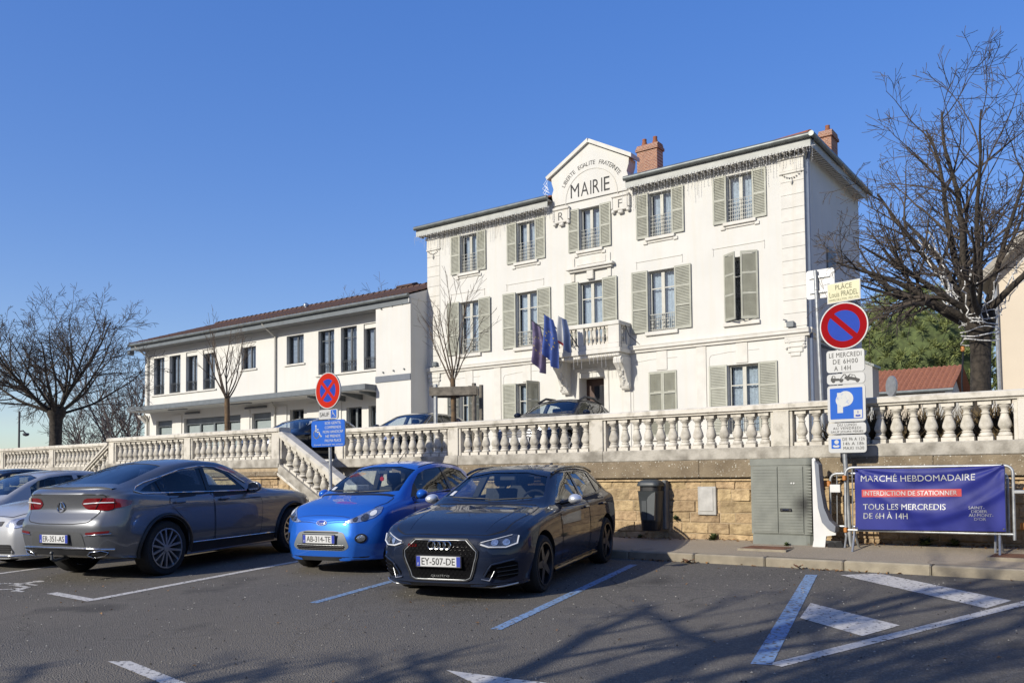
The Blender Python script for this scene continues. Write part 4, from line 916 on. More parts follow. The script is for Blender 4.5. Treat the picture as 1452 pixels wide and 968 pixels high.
class Car:
    KEYS = ('zb', 'ws', 'wm', 'zm', 'wsh', 'zsh', 'wB', 'zB', 'we', 'zE', 'zT')
    def __init__(s, name, label, cat, st, L, pos, yaw, paint_, front, rear, kf=(.45, .30, 2.4), kr=(.40, .26, 2.4), bow=(.07, .05), group=None, nx=84, tilt=.0, roll_=0):
        """st rows: x then KEYS; local x from nose to tail, y to the car's right-hand side seen from behind (mirror symmetric), z up"""
        s.L = L; s.paint = paint_; s.st = np.array(st, float); s.kf, s.kr, s.bow = kf, kr, bow; s.fr, s.re = front, rear
        s.root = thing(name, label, cat, pos, yaw, group); s.root.rotation_euler = (roll_, -tilt, yaw) if tilt or roll_ else (0, 0, yaw)
        OFF[s.root.name] = Vector((0, 0, 0)); s.dx = L/2
        u = np.linspace(0, 1, nx); e = .5-.5*np.cos(pi*u); s.xs = (.55*u+.45*e)*L
        v, f = s.loft(s.xs, s.section); s.bv, s.bf = v, f
        s.bvh = BVHTree.FromPolygons([Vector(p) for p in v], f)
    def par(s, x): return {k: pchip(s.st[:, 0], s.st[:, i+1], [x])[0] for i, k in enumerate(Car.KEYS)}
    def section(s, x, off=0):
        p = s.par(x); P = [(0, p['zb']), (.62*p['ws'], p['zb']), (p['ws']-.03, p['zb']+.01), (p['ws'], p['zb']+.07), (p['wm'], p['zm']), (p['wsh'], p['zsh']), (p['wB'], p['zB']), (.48*p['wB']+.52*p['we']+.012, .5*p['zB']+.5*p['zE']), (p['we'], p['zE']), (.80*p['we'], p['zE']+.60*(p['zT']-p['zE'])), (.42*p['we'], p['zE']+.92*(p['zT']-p['zE'])), (0, p['zT'])]
        return catmull(P, 4)
    def warp(s, x, y, z):
        """rounds nose and tail in plan, gives them their profile"""
        d, k, p = s.kf
        if x < d: y = y*(1-k*((d-x)/d)**p); 
        if x < .6: w = (1-x/.6)**2; x = x+w*(pchip(*s.fr, [z])[0]+s.bow[0]*(abs(y)/.8)**2)
        d, k, p = s.kr; xr = s.L-s.x_in(x) if False else s.L-x
        if xr < d: y = y*(1-k*(max(0, (d-xr))/d)**p)
        if xr < .6: w = (1-max(xr, 0)/.6)**2; x = x-w*(pchip(*s.re, [z])[0]+s.bow[1]*(abs(y)/.8)**2)
        return (x, y, z)
    def loft(s, xs, sec, warp=True):
        W = s.warp if warp else (lambda *a: a)
        rings = []
        for x in xs:
            h = sec(x); ring = [(x, p[0], p[1]) for p in h]+[(x, -p[0], p[1]) for p in h[-2:0:-1]]; rings.append(ring)
        n = len(rings[0]); v = [W(*p) for r in rings for p in r]; f = []
        for i in range(len(xs)-1):
            for j in range(n): f.append((i*n+j, i*n+(j+1) % n, (i+1)*n+(j+1) % n, (i+1)*n+j))
        m = n//2
        for ri, flip in ((0, True), (len(xs)-1, False)):       # end caps as nested half rings
            base = ri*n; lv = [[base+j for j in range(n)]]
            for t in (.8, .6, .4, .2):
                st_ = len(v); r = rings[ri]; v += [W(p[0], p[1]*t, p[2]) for p in r]; q = list(range(st_, st_+n)); q[0] = base; q[m] = base+m; lv.append(q)
            st_ = len(v); r = rings[ri]; v += [W(r[j][0], 0, r[j][2]) for j in range(m+1)]; q = [0]*n
            for j in range(m+1): q[j] = st_+j; q[(n-j) % n] = st_+j
            q[0] = base; q[m] = base+m; lv.append(q)
            for a, b in zip(lv[:-1], lv[1:]):
                for j in range(n):
                    k = (j+1) % n; c = [a[j], b[j], b[k], a[k]]; c2 = []
                    for i_ in c:
                        if i_ not in c2: c2.append(i_)
                    if len(c2) >= 3: f.append(tuple(c2 if flip else c2[::-1]))
        used = sorted({i for q in f for i in q}); mp = {o: i for i, o in enumerate(used)}
        return [tuple(map(float, v[i])) for i in used], [tuple(mp[i] for i in q) for q in f]
    def tmp(s, v, f, m, name='tmp'):
        me = bpy.data.meshes.new(name); me.from_pydata(v, [], f); me.materials.append(m)
        bm = bmesh.new(); bm.from_mesh(me); bmesh.ops.remove_doubles(bm, verts=bm.verts[:], dist=1e-5); bmesh.ops.recalc_face_normals(bm, faces=bm.faces[:]); bm.to_mesh(me); bm.free()
        o = bpy.data.objects.new(name, me); C.objects.link(o); return o
    def body(s, wheels, wr, cabin=None, cuts=()):
        """wheels: axle x list; cabin: (x0, x1); cuts: (axis, polygon, lo, hi)"""
        o = s.tmp(s.bv, s.bf, s.paint, 'body'); cut = []
        if cabin:
            def sec(x):
                p = s.par(x); P = [(0, .40), (p['wm']-.16, .40), (p['wm']-.13, .46), (p['wm']-.11, .62), (p['wB']-.07, p['zB']-.02), (p['we']-.055, p['zE']-.05), (.7*p['we']-.03, p['zE']+.6*(p['zT']-p['zE'])-.055), (0, p['zT']-.05)]
                return np.array([P[0]]+P[1:])
            v, f = s.loft(np.linspace(cabin[0], cabin[1], 26), sec, False); cut.append((s.tmp(v, f, cabin_m), 'EXACT'))
            for ax, poly, lo, hi in cuts:
                mb = MB().prism(poly, ax, lo, hi); cut.append((s.tmp(mb.v, mb.f, cabin_m), 'EXACT'))
        for x in wheels:
            for sg in (-1, 1):
                mb = MB().lathe([(0, sg*.50), (wr+.055, sg*.50), (wr+.055, sg*1.3), (0, sg*1.3)], (x, 0, wr), 'y', 36); mb2 = MB(); mb2.v = mb.v; mb2.f = mb.f; cut.append((s.tmp(mb2.v, mb2.f, seam_m), 'EXACT'))
        for c, sv in cut:
            md = o.modifiers.new('b', 'BOOLEAN'); md.object = c; md.operation = 'DIFFERENCE'; md.solver = sv; md.material_mode = 'TRANSFER'
        dg = bpy.context.evaluated_depsgraph_get(); me = bpy.data.meshes.new_from_object(o.evaluated_get(dg))
        for c, _ in cut: bpy.data.objects.remove(c)
        bpy.data.objects.remove(o); me.name = 'body'; me.shade_smooth(); me.set_sharp_from_angle(angle=radians(38))
        s.body_o = s.put('body', me); return s.body_o
    def put(s, name, me, m=None, parent=None, smooth=None, label=None):
        if isinstance(me, MB):
            me.v = [(p[0]-s.dx, p[1], p[2]) for p in me.v]; me = me.mesh(name, m, smooth)
        else:
            for v in me.vertices: v.co.x -= s.dx
        o = bpy.data.objects.new(name, me); C.objects.link(o); o.parent = parent or s.root
        if label: o['label'] = label
        OFF[o.name] = Vector((0, 0, 0)); return o
    def hit(s, ax, a, b, sg):
        """project onto the untouched body along an axis: 'x' (y,z) from front(-1)/rear(+1); 'y' (x,z) from side sg; 'z' (x,y) from above"""
        if ax == 'x': o, d = Vector((sg*9+s.L/2, a, b)), Vector((-sg, 0, 0))
        elif ax == 'y': o, d = Vector((a, sg*3, b)), Vector((0, -sg, 0))
        else: o, d = Vector((a, b, 5)), Vector((0, 0, -1))
        h = s.bvh.ray_cast(o, d); return h[0], h[1]
    def patch(s, name, poly, ax, sg, m, off=.004, parent=None, step=.055, rnd=0, label=None, smooth=60, mb_only=False, dirn=False):
        """sheet that follows the body inside a 2-D outline"""
        if rnd: poly = rounded(poly, rnd)
        bm = bmesh.new(); bm.faces.new([bm.verts.new((p[0], p[1], 0)) for p in poly])
        for i in (0, 1):
            lo, hi = min(p[i] for p in poly), max(p[i] for p in poly); k = math.ceil((hi-lo)/step)
            for j in range(1, k):
                co = Vector((0, 0, 0)); co[i] = lo+(hi-lo)*j/k; no = Vector((0, 0, 0)); no[i] = 1
                bmesh.ops.bisect_plane(bm, geom=bm.verts[:]+bm.edges[:]+bm.faces[:], plane_co=co, plane_no=no)
        bm.verts.index_update(); pts = []
        for v in bm.verts:
            h, n = s.hit(ax, v.co.x, v.co.y, sg)
            if h is None:                         # just outside the silhouette: pull towards the outline's middle
                cx, cy = sum(p[0] for p in poly)/len(poly), sum(p[1] for p in poly)/len(poly)
                for t in (.97, .94, .9, .85, .8, .7, .6):
                    h, n = s.hit(ax, cx+(v.co.x-cx)*t, cy+(v.co.y-cy)*t, sg)
                    if h is not None: break
            if h is None: print('MISS', name, ax, v.co); h, n = Vector((0, 0, 0)), Vector((0, 0, 1))
            dd = {'x': Vector((sg, 0, 0)), 'y': Vector((0, sg, 0)), 'z': Vector((0, 0, 1))}[ax]
            if n.dot(dd) < 0: n = -n
            pts.append((h+(dd if dirn else n)*off)[:])
        mb = MB(); mb.add(pts, [[v.index for v in f.verts] for f in bm.faces]); bm.free()
        if mb_only: return mb
        return s.put(name, mb, m, parent, smooth, label)
    def ribbon(s, name, pts, ax, sg, w, m, off=.006, parent=None, label=None, r=None, closed=False):
        """thin bar following the body along a 2-D polyline"""
        P = []; q = pts+[pts[0]] if closed else pts
        for a, b in zip(q[:-1], q[1:]):
            n = max(1, int(hypot(b[0]-a[0], b[1]-a[1])/.05))
            for i in range(n): P.append((a[0]+(b[0]-a[0])*i/n, a[1]+(b[1]-a[1])*i/n))
        P.append(q[-1]); out = []
        for a, b in P:
            h, n = s.hit(ax, a, b, sg)
            if h is None: continue
            dd = {'x': Vector((sg, 0, 0)), 'y': Vector((0, sg, 0)), 'z': Vector((0, 0, 1))}[ax]
            if n.dot(dd) < 0: n = -n
            out.append(h+n*off)
        if len(out) < 2: return None
        mb = MB().tube(out, w/2, 6); return s.put(name, mb, m, parent, 60, label)
    def panel(s, name, poly, ax, sg, off=.004, grow=.010, label=None, step=.07, m=None):
        """body panel with a dark shut line round it"""
        poly = rounded(poly, .04); cx, cy = sum(p[0] for p in poly)/len(poly), sum(p[1] for p in poly)/len(poly)
        ex = [(p[0]+grow*(1 if p[0] > cx else -1), p[1]+grow*(1 if p[1] > cy else -1)) for p in poly]
        o = s.patch(name, poly, ax, sg, m or s.paint, off, step=step, label=label); s.patch('shut_line', ex, ax, sg, seam_m, off*.5, parent=o, step=step); return o
    def wheels(s, axles, r, wid, track, rim_r, spoke, m_rim, m_face=None):
        mb = MB(); h = wid/2
        mb.lathe([(rim_r-.01, -h+.02), (rim_r+.012, -h), (r-.03, -h), (r-.008, -h+.022), (r, -h+.05), (r, h-.05), (r-.008, h-.022), (r-.03, h), (rim_r+.012, h), (rim_r-.01, h-.02)], (0, 0, 0), 'y', 40, closed=True)
        ty = mb.mesh('tyre', rubber, 40)
        mb = MB(); mb.lathe([(rim_r, -h+.01), (rim_r, h+.004), (rim_r-.018, h+.004), (rim_r-.022, h-.03), (rim_r-.03, -h+.04)], (0, 0, 0), 'y', 40, closed=True); mb.lathe([(.0, h-.03), (.055, h-.03), (.05, h-.008), (0, h-.006)], (0, 0, 0), 'y', 20)
        spoke(mb, rim_r-.015, h); ri = mb.mesh('rim', [m_rim, m_face or m_rim], 30)
        mb = MB(); mb.lathe([(0, -.02), (rim_r*.72, -.02), (rim_r*.72, .0), (0, .0)], (0, 0, 0), 'y', 28); hub = mb.mesh('wheel', mat('brake_disc', (.12, .12, .12), .5, metal=.7, var=.2) if 'brake_disc' not in MATS else MATS['brake_disc'], 30)
        mb = MB(); mb.lathe([(0, -h+.02), (rim_r-.02, -h+.02), (rim_r-.02, -h+.03), (0, -h+.03)], (0, 0, 0), 'y', 24); wellm = mb.mesh('wheel_back', seam_m)
        for x in axles:
            for sg in (-1, 1):
                w = bpy.data.objects.new('wheel', hub); C.objects.link(w); w.parent = s.root; w.location = (x-s.dx, sg*track, r)
                if sg < 0: w.rotation_euler = (0, 0, pi)
                for me in (ty, ri, wellm): o = bpy.data.objects.new(me.name, me); C.objects.link(o); o.parent = w
    def plate(s, text, x, z, sg, lean=0, left='F', rcol=None, w=.52, y0=0):
        """number plate facing out of the nose (-1) or tail (+1)"""
        n = (-1 if sg < 0 else 1); mb = MB().cbox(-w/2-.012, w/2+.012, -.012, .0, -.066, .066, .004); T = Matrix.Translation((x-s.dx, y0, z)) @ Matrix.Rotation(pi/2 if n > 0 else -pi/2, 4, 'Z') @ Matrix.Rotation(lean, 4, 'X')
        def mk(nm, m_, mat_, par): m_.v = [tuple(T @ Vector(p)) for p in m_.v]; me = m_.mesh(nm, mat_); o = bpy.data.objects.new(nm, me); C.objects.link(o); o.parent = par; OFF[o.name] = Vector((0, 0, 0)); return o
        p = mk('number_plate', mb, black_m, s.root)
        mk('plate_face', flatpoly(roundrect(-w/2, w/2, -.055, .055, .01), -.0135), plate_w, p)
        mk('plate_band', flatpoly([(-w/2, -.053), (-w/2+.045, -.053), (-w/2+.045, .053), (-w/2, .053)], -.0148), plate_b, p)
        mk('plate_band', flatpoly([(w/2-.045, -.053), (w/2, -.053), (w/2, .053), (w/2-.045, .053)], -.0148), rcol or plate_b, p)
        mk('lettering', text_mb(text, w=w-.125, h=.074, y=-.0152, bold=.012), sign_black, p)
        lm = text_mb(left, h=.028, x=-w/2+.022, y=-.0155, z=-.03); lm2 = MB(); [lm2.add([(a*.7, 0, b*.7) for a, b in circle(-w/2*1.43+.032+.022*cos(k*pi/4), .022+.022*sin(k*pi/4), .005, 5)], [tuple(range(5))]) for k in range(8)]
        mk('lettering', lm, plate_w, p); return p
    def seats(s, xs_, y=.36, z=.42, rear=None, wheel=None, dash=None):
        for (x, rows) in [(xs_, (-y, y))]+([(rear, (-y, 0, y))] if rear else []):
            for yy in rows:
                mb = MB(); mb.cbox(x-.28, x+.22, yy-.22, yy+.22, z, z+.16, .05)
                bm_ = [(x+.14, z+.12), (x+.26, z+.12), (x+.44, z+.66), (x+.33, z+.68)]; mb.prism(bm_, 'y', yy-.21, yy+.21); mb.cbox(x+.36, x+.48, yy-.12, yy+.12, z+.70, z+.90, .035); s.put('seat', mb, seat_m)
        if dash:
            mb = MB(); d0, dz = dash; mb.prism([(d0, dz-.30), (d0+.42, dz-.24), (d0+.46, dz-.10), (d0+.30, dz-.02), (d0, dz-.05)], 'y', -.66, .66); s.put('dashboard', mb, cabin_m)
        if wheel:
            wx, wy, wz = wheel; ring = [Vector((wx+.09*sin(a)*1.0, wy+.18*cos(a), wz+.165*sin(a))) for a in [2*pi*i/20 for i in range(21)]]
            mb = MB().tube(ring, .016, 6, cap=False); mb.tube([(wx-.05, wy, wz-.02), (wx, wy+.16, wz)], .014, 5); mb.tube([(wx-.05, wy, wz-.02), (wx, wy-.16, wz)], .014, 5); mb.cbox(wx-.06, wx-.01, wy-.07, wy+.07, wz-.06, wz+.05, .02); s.put('steering_wheel', mb, black_m)
    def mirror_(s, x, y, z, m, sg, w=.11, h=.15, foot=None, base=None):
        mb = MB(); n = 10
        prof_ = [(0, .0), (.55, .012), (.85, .045), (1, .09), (.97, .13), (.0, .131)]
        bm = bmesh.new(); bmesh.ops.create_uvsphere(bm, u_segments=14, v_segments=9, radius=1)
        for v in bm.verts:
            q = v.co; q.x = max(q.x, -1) if q.x < .35 else .35
            v.co = Vector((x+q.x*.10, y+sg*(q.y*w), z+q.z*h*.5*(1-.15*q.y)))
        bm.verts.index_update(); mb.add([v.co[:] for v in bm.verts], [[v.index for v in f.verts] for f in bm.faces]); bm.free()
        o = s.put('wing_mirror', mb, m, None, 50); g_ = MB(); g_.add([(x+.0365, y+sg*a*w*.85, z+b*h*.42) for a, b in circle(0, 0, 1, 14)], [tuple(range(14))]); s.put('mirror_glass', g_, chrome, o)
        if foot: s.put('mirror_arm', MB().tube([foot, (x+.01, y-sg*w*.7, z-h*.15)], [.03, .025], 6), base or m, o)
        return o
def rounded(poly, r, n=3):
    out = []; k = len(poly)
    for i in range(k):
        p, a, b = Vector(poly[i]), Vector(poly[i-1]), Vector(poly[(i+1) % k]); da, db = a-p, b-p; q = min(r, da.length*.45, db.length*.45)
        s0, s1 = p+da.normalized()*q, p+db.normalized()*q
        for j in range(n+1): t = j/n; out.append(tuple(s0*(1-t)**2+p*2*t*(1-t)+s1*t*t))
    return out
def spokes_multi(n, w0, w1, pair=False, mi=1):
    def f(mb, R_, h):
        for k in range(n):
            a0 = 2*pi*k/n
            for da in ((-.5, .5) if pair else (0,)):
                a, b = a0+da*.06, a0+da*(2*pi/n*.55); i0, i1 = .045, R_
                for (wa, wb, y, m_) in ((w0, w1, h-.012, mi), (w0+.006, w1+.006, h-.03, 0)):
                    p0, p1 = Vector((i0*cos(a), 0, i0*sin(a))), Vector((i1*cos(b), 0, i1*sin(b))); d = (p1-p0).normalized(); t = Vector((-d.z, 0, d.x))
                    v = [p0+t*wa/2, p0-t*wa/2, p1-t*wb/2, p1+t*wb/2]; V = [(q.x, y-.012, q.z) for q in v]+[(q.x, y, q.z) for q in v]
                    mb.add(V, [(0, 1, 2, 3), (4, 5, 6, 7), (0, 1, 5, 4), (1, 2, 6, 5), (2, 3, 7, 6), (3, 0, 4, 7)], m_)
    return f
def zgr(x, y): return zr(y)
# ---- dark graphite five-door hatchback, nose out
def cyaw(dx, dy): return atan2(dy, dx)
def tilt_for(yaw): return math.atan(.03*sin(yaw))
def place(nx, ny, yaw, L): return (nx+cos(yaw)*L/2, ny+sin(yaw)*L/2, zr(ny+sin(yaw)*L/2))
HATCH = [  # x, zb, ws, wm, zm, wsh, zsh, wB, zB, we, zE, zT
 (0.00, .17, .84, .87, .42, .85, .58, .80, .655, .70, .69, .715),
 (0.30, .16, .84, .885, .45, .865, .67, .81, .745, .70, .78, .805),
 (0.80, .16, .84, .895, .48, .875, .77, .81, .850, .70, .88, .905),
 (1.25, .16, .84, .895, .50, .875, .83, .80, .915, .71, .94, .975),
 (1.50, .16, .84, .895, .50, .875, .85, .79, .935, .70, 1.02, 1.085),
 (1.80, .16, .84, .895, .50, .875, .86, .79, .950, .645, 1.15, 1.22),
 (2.15, .16, .84, .895, .50, .875, .87, .785, .960, .60, 1.285, 1.355),
 (2.50, .16, .84, .895, .50, .875, .88, .785, .970, .585, 1.335, 1.402),
 (3.00, .16, .84, .895, .50, .875, .89, .78, .980, .58, 1.34, 1.41),
 (3.50, .16, .84, .895, .50, .875, .90, .77, .995, .565, 1.315, 1.388),
 (3.90, .17, .84, .890, .50, .865, .90, .75, 1.01, .55, 1.245, 1.335),
 (4.06, .19, .83, .885, .52, .86, .90, .74, 1.00, .55, 1.18, 1.29),
 (4.18, .22, .82, .88, .53, .85, .88, .73, .98, .57, 1.06, 1.14),
 (4.335, .28, .80, .87, .55, .83, .78, .72, .86, .60, .90, .93)]
yw = cyaw(-.25, .968)
mirror_alu = mat('mirror_alu', (.70, .71, .72), .35, metal=.6, var=.03)
c = Car('hatchback_car', 'dark graphite five door hatchback parked nose out beside the blue line', 'car', HATCH, 4.335, place(-6.09, 7.0, yw, 4.335), yw, paint_dk,
        ([0, .2, .3, .45, .6, .68, .72, .9], [.10, .02, .03, .0, .02, .05, .12, .2]), ([0, .3, .6, .8, .95, 1.3], [.06, .0, .02, .03, .0, .0]), kf=(.52, .36, 2.2), tilt=tilt_for(yw))
WA = [.88, 3.51]
ws_ = [(-.655, 1.045), (-.4, 1.01), (0, .995), (.4, 1.01), (.655, 1.045), (.545, 1.27), (.25, 1.325), (-.25, 1.325), (-.545, 1.27)]
w1 = [(1.66, .985), (2.17, 1.268), (2.45, 1.308), (2.62, 1.313), (2.62, .985)]; w2 = [(2.70, .99), (2.70, 1.313), (3.2, 1.302), (3.44, 1.275), (3.46, 1.012)]; w3 = [(3.54, 1.025), (3.51, 1.262), (3.60, 1.25), (3.86, 1.07), (3.84, 1.045)]
rg = [(-.55, 1.02), (.55, 1.02), (.48, 1.22), (-.48, 1.22)]
cuts = [('x', ws_, 1.1, 2.13), ('x', rg, 3.9, 4.6)]+[('y', w, a, b) for w in (w1, w2, w3) for a, b in ((.25, 1.3), (-1.3, -.25))]
c.body(WA, .325, (1.43, 4.02), cuts)
c.patch('windscreen', ws_, 'x', -1, carglass, -.006); c.patch('rear_window', rg, 'x', 1, tintglass, -.006)
for sg in (-1, 1):
    for w in (w1, w2, w3): c.patch('side_window', w, 'y', sg, carglass, -.006)
    c.patch('window_pillar', [(2.62, .975), (2.62, 1.318), (2.70, 1.318), (2.70, .975)], 'y', sg, gloss_bk, .002)
    c.patch('window_pillar', [(3.465, 1.005), (3.45, 1.285), (3.50, 1.28), (3.53, 1.01)], 'y', sg, gloss_bk, .002)
    c.panel('front_door', [(1.56, .30), (1.50, .80), (1.60, .945), (2.66, .965), (2.66, .30)], 'y', sg); d2 = c.panel('rear_door', [(2.69, .30), (2.69, .968), (3.44, .99), (3.42, .82), (3.16, .55), (3.12, .30)], 'y', sg)
    for hx in (2.50, 3.30): 
        q, n = c.hit('y', hx, .86, sg); c.put('door_handle', MB().cbox(hx-.09, hx+.09, q.y-.02+sg*.025, q.y+.02+sg*.025, .845, .878, .012), paint_dk)
    c.ribbon('sill_blade', [(1.30, .20), (3.05, .22)], 'y', sg, .05, gloss_bk, .012); c.ribbon('body_crease', [(1.0, .80), (1.5, .84), (2.6, .86), (3.6, .88), (4.1, .86)], 'y', sg, .008, paint_dk, -.001)
    c.ribbon('window_trim', [(1.60, .955), (2.6, .965), (3.5, .99), (3.88, 1.045)], 'y', sg, .012, gloss_bk, .004)
    c.ribbon('roof_rail', [(2.05, 0+sg*.575), (2.5, sg*.565), (3.0, sg*.56), (3.5, sg*.55), (3.85, sg*.54)], 'z', 1, .035, gloss_bk, .028)
    hl = [(sg*.44, .615), (sg*.47, .645), (sg*.63, .682), (sg*.74, .708), (sg*.80, .70), (sg*.80, .61), (sg*.70, .57), (sg*.55, .578)]
    o = c.patch('headlight', hl, 'x', -1, lamp_dark, .006, rnd=.02)
    c.ribbon('lamp_strip', [(sg*.47, .615), (sg*.55, .588), (sg*.70, .58), (sg*.79, .615), (sg*.795, .69)], 'x', -1, .020, led_m, .012, parent=o); c.ribbon('lamp_strip', [(sg*.47, .635), (sg*.63, .672), (sg*.74, .698)], 'x', -1, .010, led_m, .012, parent=o)
    for yy in (.60, .70): c.patch('lamp_lens', circle(sg*yy, .632, .032, 14), 'x', -1, lamp_clear, .011, parent=o)
    c.patch('side_intake', [(sg*.48, .29), (sg*.56, .40), (sg*.74, .44), (sg*.80, .42), (sg*.79, .27), (sg*.66, .235)], 'x', -1, grille_m, .004, rnd=.02)
    c.ribbon('intake_blade', [(sg*.50, .28), (sg*.58, .41), (sg*.77, .45)], 'x', -1, .022, paint_dk, .012); c.ribbon('intake_blade', [(sg*.47, .25), (sg*.55, .235), (sg*.60, .34)], 'x', -1, .014, alu, .012)
    for k in range(3): c.ribbon('intake_slat', [(sg*.62, .28+.045*k), (sg*.79, .30+.045*k)], 'x', -1, .010, gloss_bk, .010)
    c.mirror_(1.78, sg*.98, 1.0, mirror_alu, sg, .085, .125, (1.72, sg*.80, .955), gloss_bk)
c.panel('bonnet', [(.14, -.48), (.30, -.66), (.9, -.73), (1.24, -.70), (1.19, -.4), (1.175, 0), (1.19, .4), (1.24, .70), (.9, .73), (.30, .66), (.14, .48), (.10, 0)], 'z', 1, off=.003)
for sg in (-1, 1): c.ribbon('bonnet_crease', [(.22, sg*.46), (.7, sg*.53), (1.15, sg*.58)], 'z', 1, .012, paint_dk, .001)
c.patch('cowl', [(1.23, -.64), (1.19, 0), (1.23, .64), (1.28, .66), (1.24, 0), (1.28, -.66)], 'z', 1, black_m, .004)
for p in ([(-.55, 1.025), (-.02, 1.0)], [(-.02, 1.012), (.5, 1.03)]): c.ribbon('wiper', p, 'x', -1, .016, black_m, .015)
gr = [(-.30, .655), (.30, .655), (.425, .54), (.42, .48), (.345, .26), (.30, .24), (-.30, .24), (-.345, .26), (-.42, .48), (-.425, .54)]
g0 = c.patch('grille', gr, 'x', -1, grille_m, .003, rnd=.03); c.ribbon('grille_frame', gr, 'x', -1, .011, pole_m, .008, closed=True, parent=g0); c.ribbon('grille_frame', [(p[0]*1.05, .44+(p[1]-.44)*1.05) for p in gr], 'x', -1, .018, black_m, .006, closed=True, parent=g0)
hc = MB()                                    # honeycomb mesh of the grille
for r_ in range(12):
    for k in range(-9, 10):
        yy, zz = k*.05+(r_ % 2)*.025, .27+r_*.033
        if abs(yy) > .30+.13*min(1, (zz-.2)/.3) -.03 - max(0, (zz-.54)*1.0) or (abs(yy) < .275 and .365 < zz < .505): continue
        P = [c.hit('x', yy+.023*cos(radians(60*i+30)), zz+.017*sin(radians(60*i+30)), -1) for i in range(6)]
        P = [h+n*.004 if n.x < 0 else h-n*.004 for h, n in P if h is not None]
        if len(P) == 6: q = MB().tube(P+[P[0]], .0032, 3, cap=False); hc.add(q.v, q.f)
o = c.put('honeycomb', hc, gloss_bk, g0); o['kind'] = 'stuff'
c.patch('bumper_lip', [(-.80, .17), (.80, .17), (.82, .215), (.30, .20), (-.30, .20), (-.82, .215)], 'x', -1, gloss_bk, .006); c.ribbon('splitter', [(-.78, .19), (-.5, .165), (0, .16), (.5, .165), (.78, .19)], 'x', -1, .018, alu, .012)
em = MB()
for k in (-1.5, -.5, .5, 1.5):
    h, n = c.hit('x', k*.062, .607, -1); P = [(h.x-.02, k*.062+.044*cos(a), .607+.044*sin(a)) for a in [2*pi*i/20 for i in range(21)]]; q = MB().tube(P, .0075, 5, cap=False); em.add(q.v, q.f)
o = c.put('badge', em, chrome, g0); o['kind'] = 'stuff'
h, n = c.hit('x', .30, .60, -1); q = text_mb('RS3', w=.10, h=.032, bold=.01); q.v = [(h.x-.012, .33-p[0]*1.0, .60+p[2]) for p in q.v]; c.put('lettering', q, sign_red, g0)
h, n = c.hit('x', 0, .275, -1); q = text_mb('quattro', w=.22, h=.034, bold=.01); q.v = [(h.x-.012, -p[0], .275+p[2]) for p in q.v]; c.put('lettering', q, pole_m, g0)
h, n = c.hit('x', 0, .475, -1); c.plate('EY-507-DE', h.x-.012, .435, -1)
c.wheels(WA, .325, .235, .775, .245, spokes_multi(5, .085, .055), dkalu, dkalu)
c.seats(2.30, rear=3.2, wheel=(1.98, -.36, .93), dash=(1.46, .98))
c.put('aerial', MB().prism([(3.62, 1.375), (3.78, 1.368), (3.76, 1.42)], 'y', -.015, .015), black_m)
h, n = c.hit('x', 0, 1.28, -1); c.put('rear_view_mirror', MB().cbox(h.x+.06, h.x+.10, -.11, .11, 1.22, 1.28, .012), black_m)
h, n = c.hit('x', .56, 1.08, -1); c.patch('sticker', [(.545, 1.06), (.60, 1.06), (.58, 1.11), (.53, 1.11)], 'x', -1, plate_w, -.002)

# ---- small bright blue car
SMALL = [
 (0.00, .20, .70, .76, .45, .74, .62, .70, .72, .60, .765, .79),
 (0.22, .19, .75, .80, .47, .79, .72, .74, .81, .63, .86, .895),
 (0.60, .18, .77, .822, .50, .81, .80, .75, .895, .65, .945, .985),
 (0.88, .18, .77, .825, .50, .81, .84, .745, .94, .655, 1.00, 1.05),
 (1.15, .18, .77, .826, .50, .81, .86, .74, .965, .63, 1.13, 1.19),
 (1.50, .18, .77, .826, .50, .81, .88, .735, .985, .585, 1.295, 1.36),
 (1.85, .18, .77, .826, .50, .81, .89, .73, 1.00, .56, 1.395, 1.468),
 (2.30, .18, .77, .826, .50, .81, .91, .725, 1.03, .55, 1.43, 1.503),
 (2.75, .18, .77, .826, .50, .81, .93, .715, 1.07, .54, 1.405, 1.485),
 (3.15, .19, .77, .822, .52, .80, .95, .70, 1.11, .53, 1.34, 1.43),
 (3.38, .21, .76, .81, .54, .79, .94, .68, 1.09, .53, 1.23, 1.31),
 (3.53, .24, .75, .80, .55, .78, .90, .66, 1.00, .55, 1.05, 1.10),
 (3.62, .30, .73, .78, .56, .75, .80, .65, .88, .58, .92, .95)]
yw = cyaw(-.20, .98); c = Car('small_car', 'small bright blue three door hatchback parked between the two grey cars', 'car', SMALL, 3.62, place(-8.98, 7.87, yw, 3.62), yw, paint_bl,
        ([0, .25, .45, .6, .75, .85], [.08, .01, .0, .03, .08, .16]), ([0, .3, .6, .9, 1.3], [.05, 0, .02, .02, 0]), kf=(.50, .30, 2.2), bow=(.10, .05), tilt=tilt_for(yw))
WA = [.74, 3.04]
ws_ = [(-.615, 1.09), (-.35, 1.065), (0, 1.055), (.35, 1.065), (.615, 1.09), (.53, 1.375), (.25, 1.425), (-.25, 1.425), (-.53, 1.375)]
w1 = [(1.42, 1.015), (1.42, 1.20), (1.62, 1.315), (1.85, 1.372), (2.20, 1.402), (2.30, 1.402), (2.36, 1.055)]; w2 = [(2.46, 1.065), (2.40, 1.40), (2.75, 1.375), (3.0, 1.325), (3.10, 1.20), (3.05, 1.13)]
rg = [(-.50, 1.12), (.50, 1.12), (.44, 1.33), (-.44, 1.33)]
c.body(WA, .29, (1.10, 3.32), [('x', ws_, .8, 1.84), ('x', rg, 3.1, 3.8)]+[('y', w, a, b) for w in (w1, w2) for a, b in ((.25, 1.3), (-1.3, -.25))])
c.patch('windscreen', ws_, 'x', -1, carglass, -.006); c.patch('rear_window', rg, 'x', 1, tintglass, -.006)
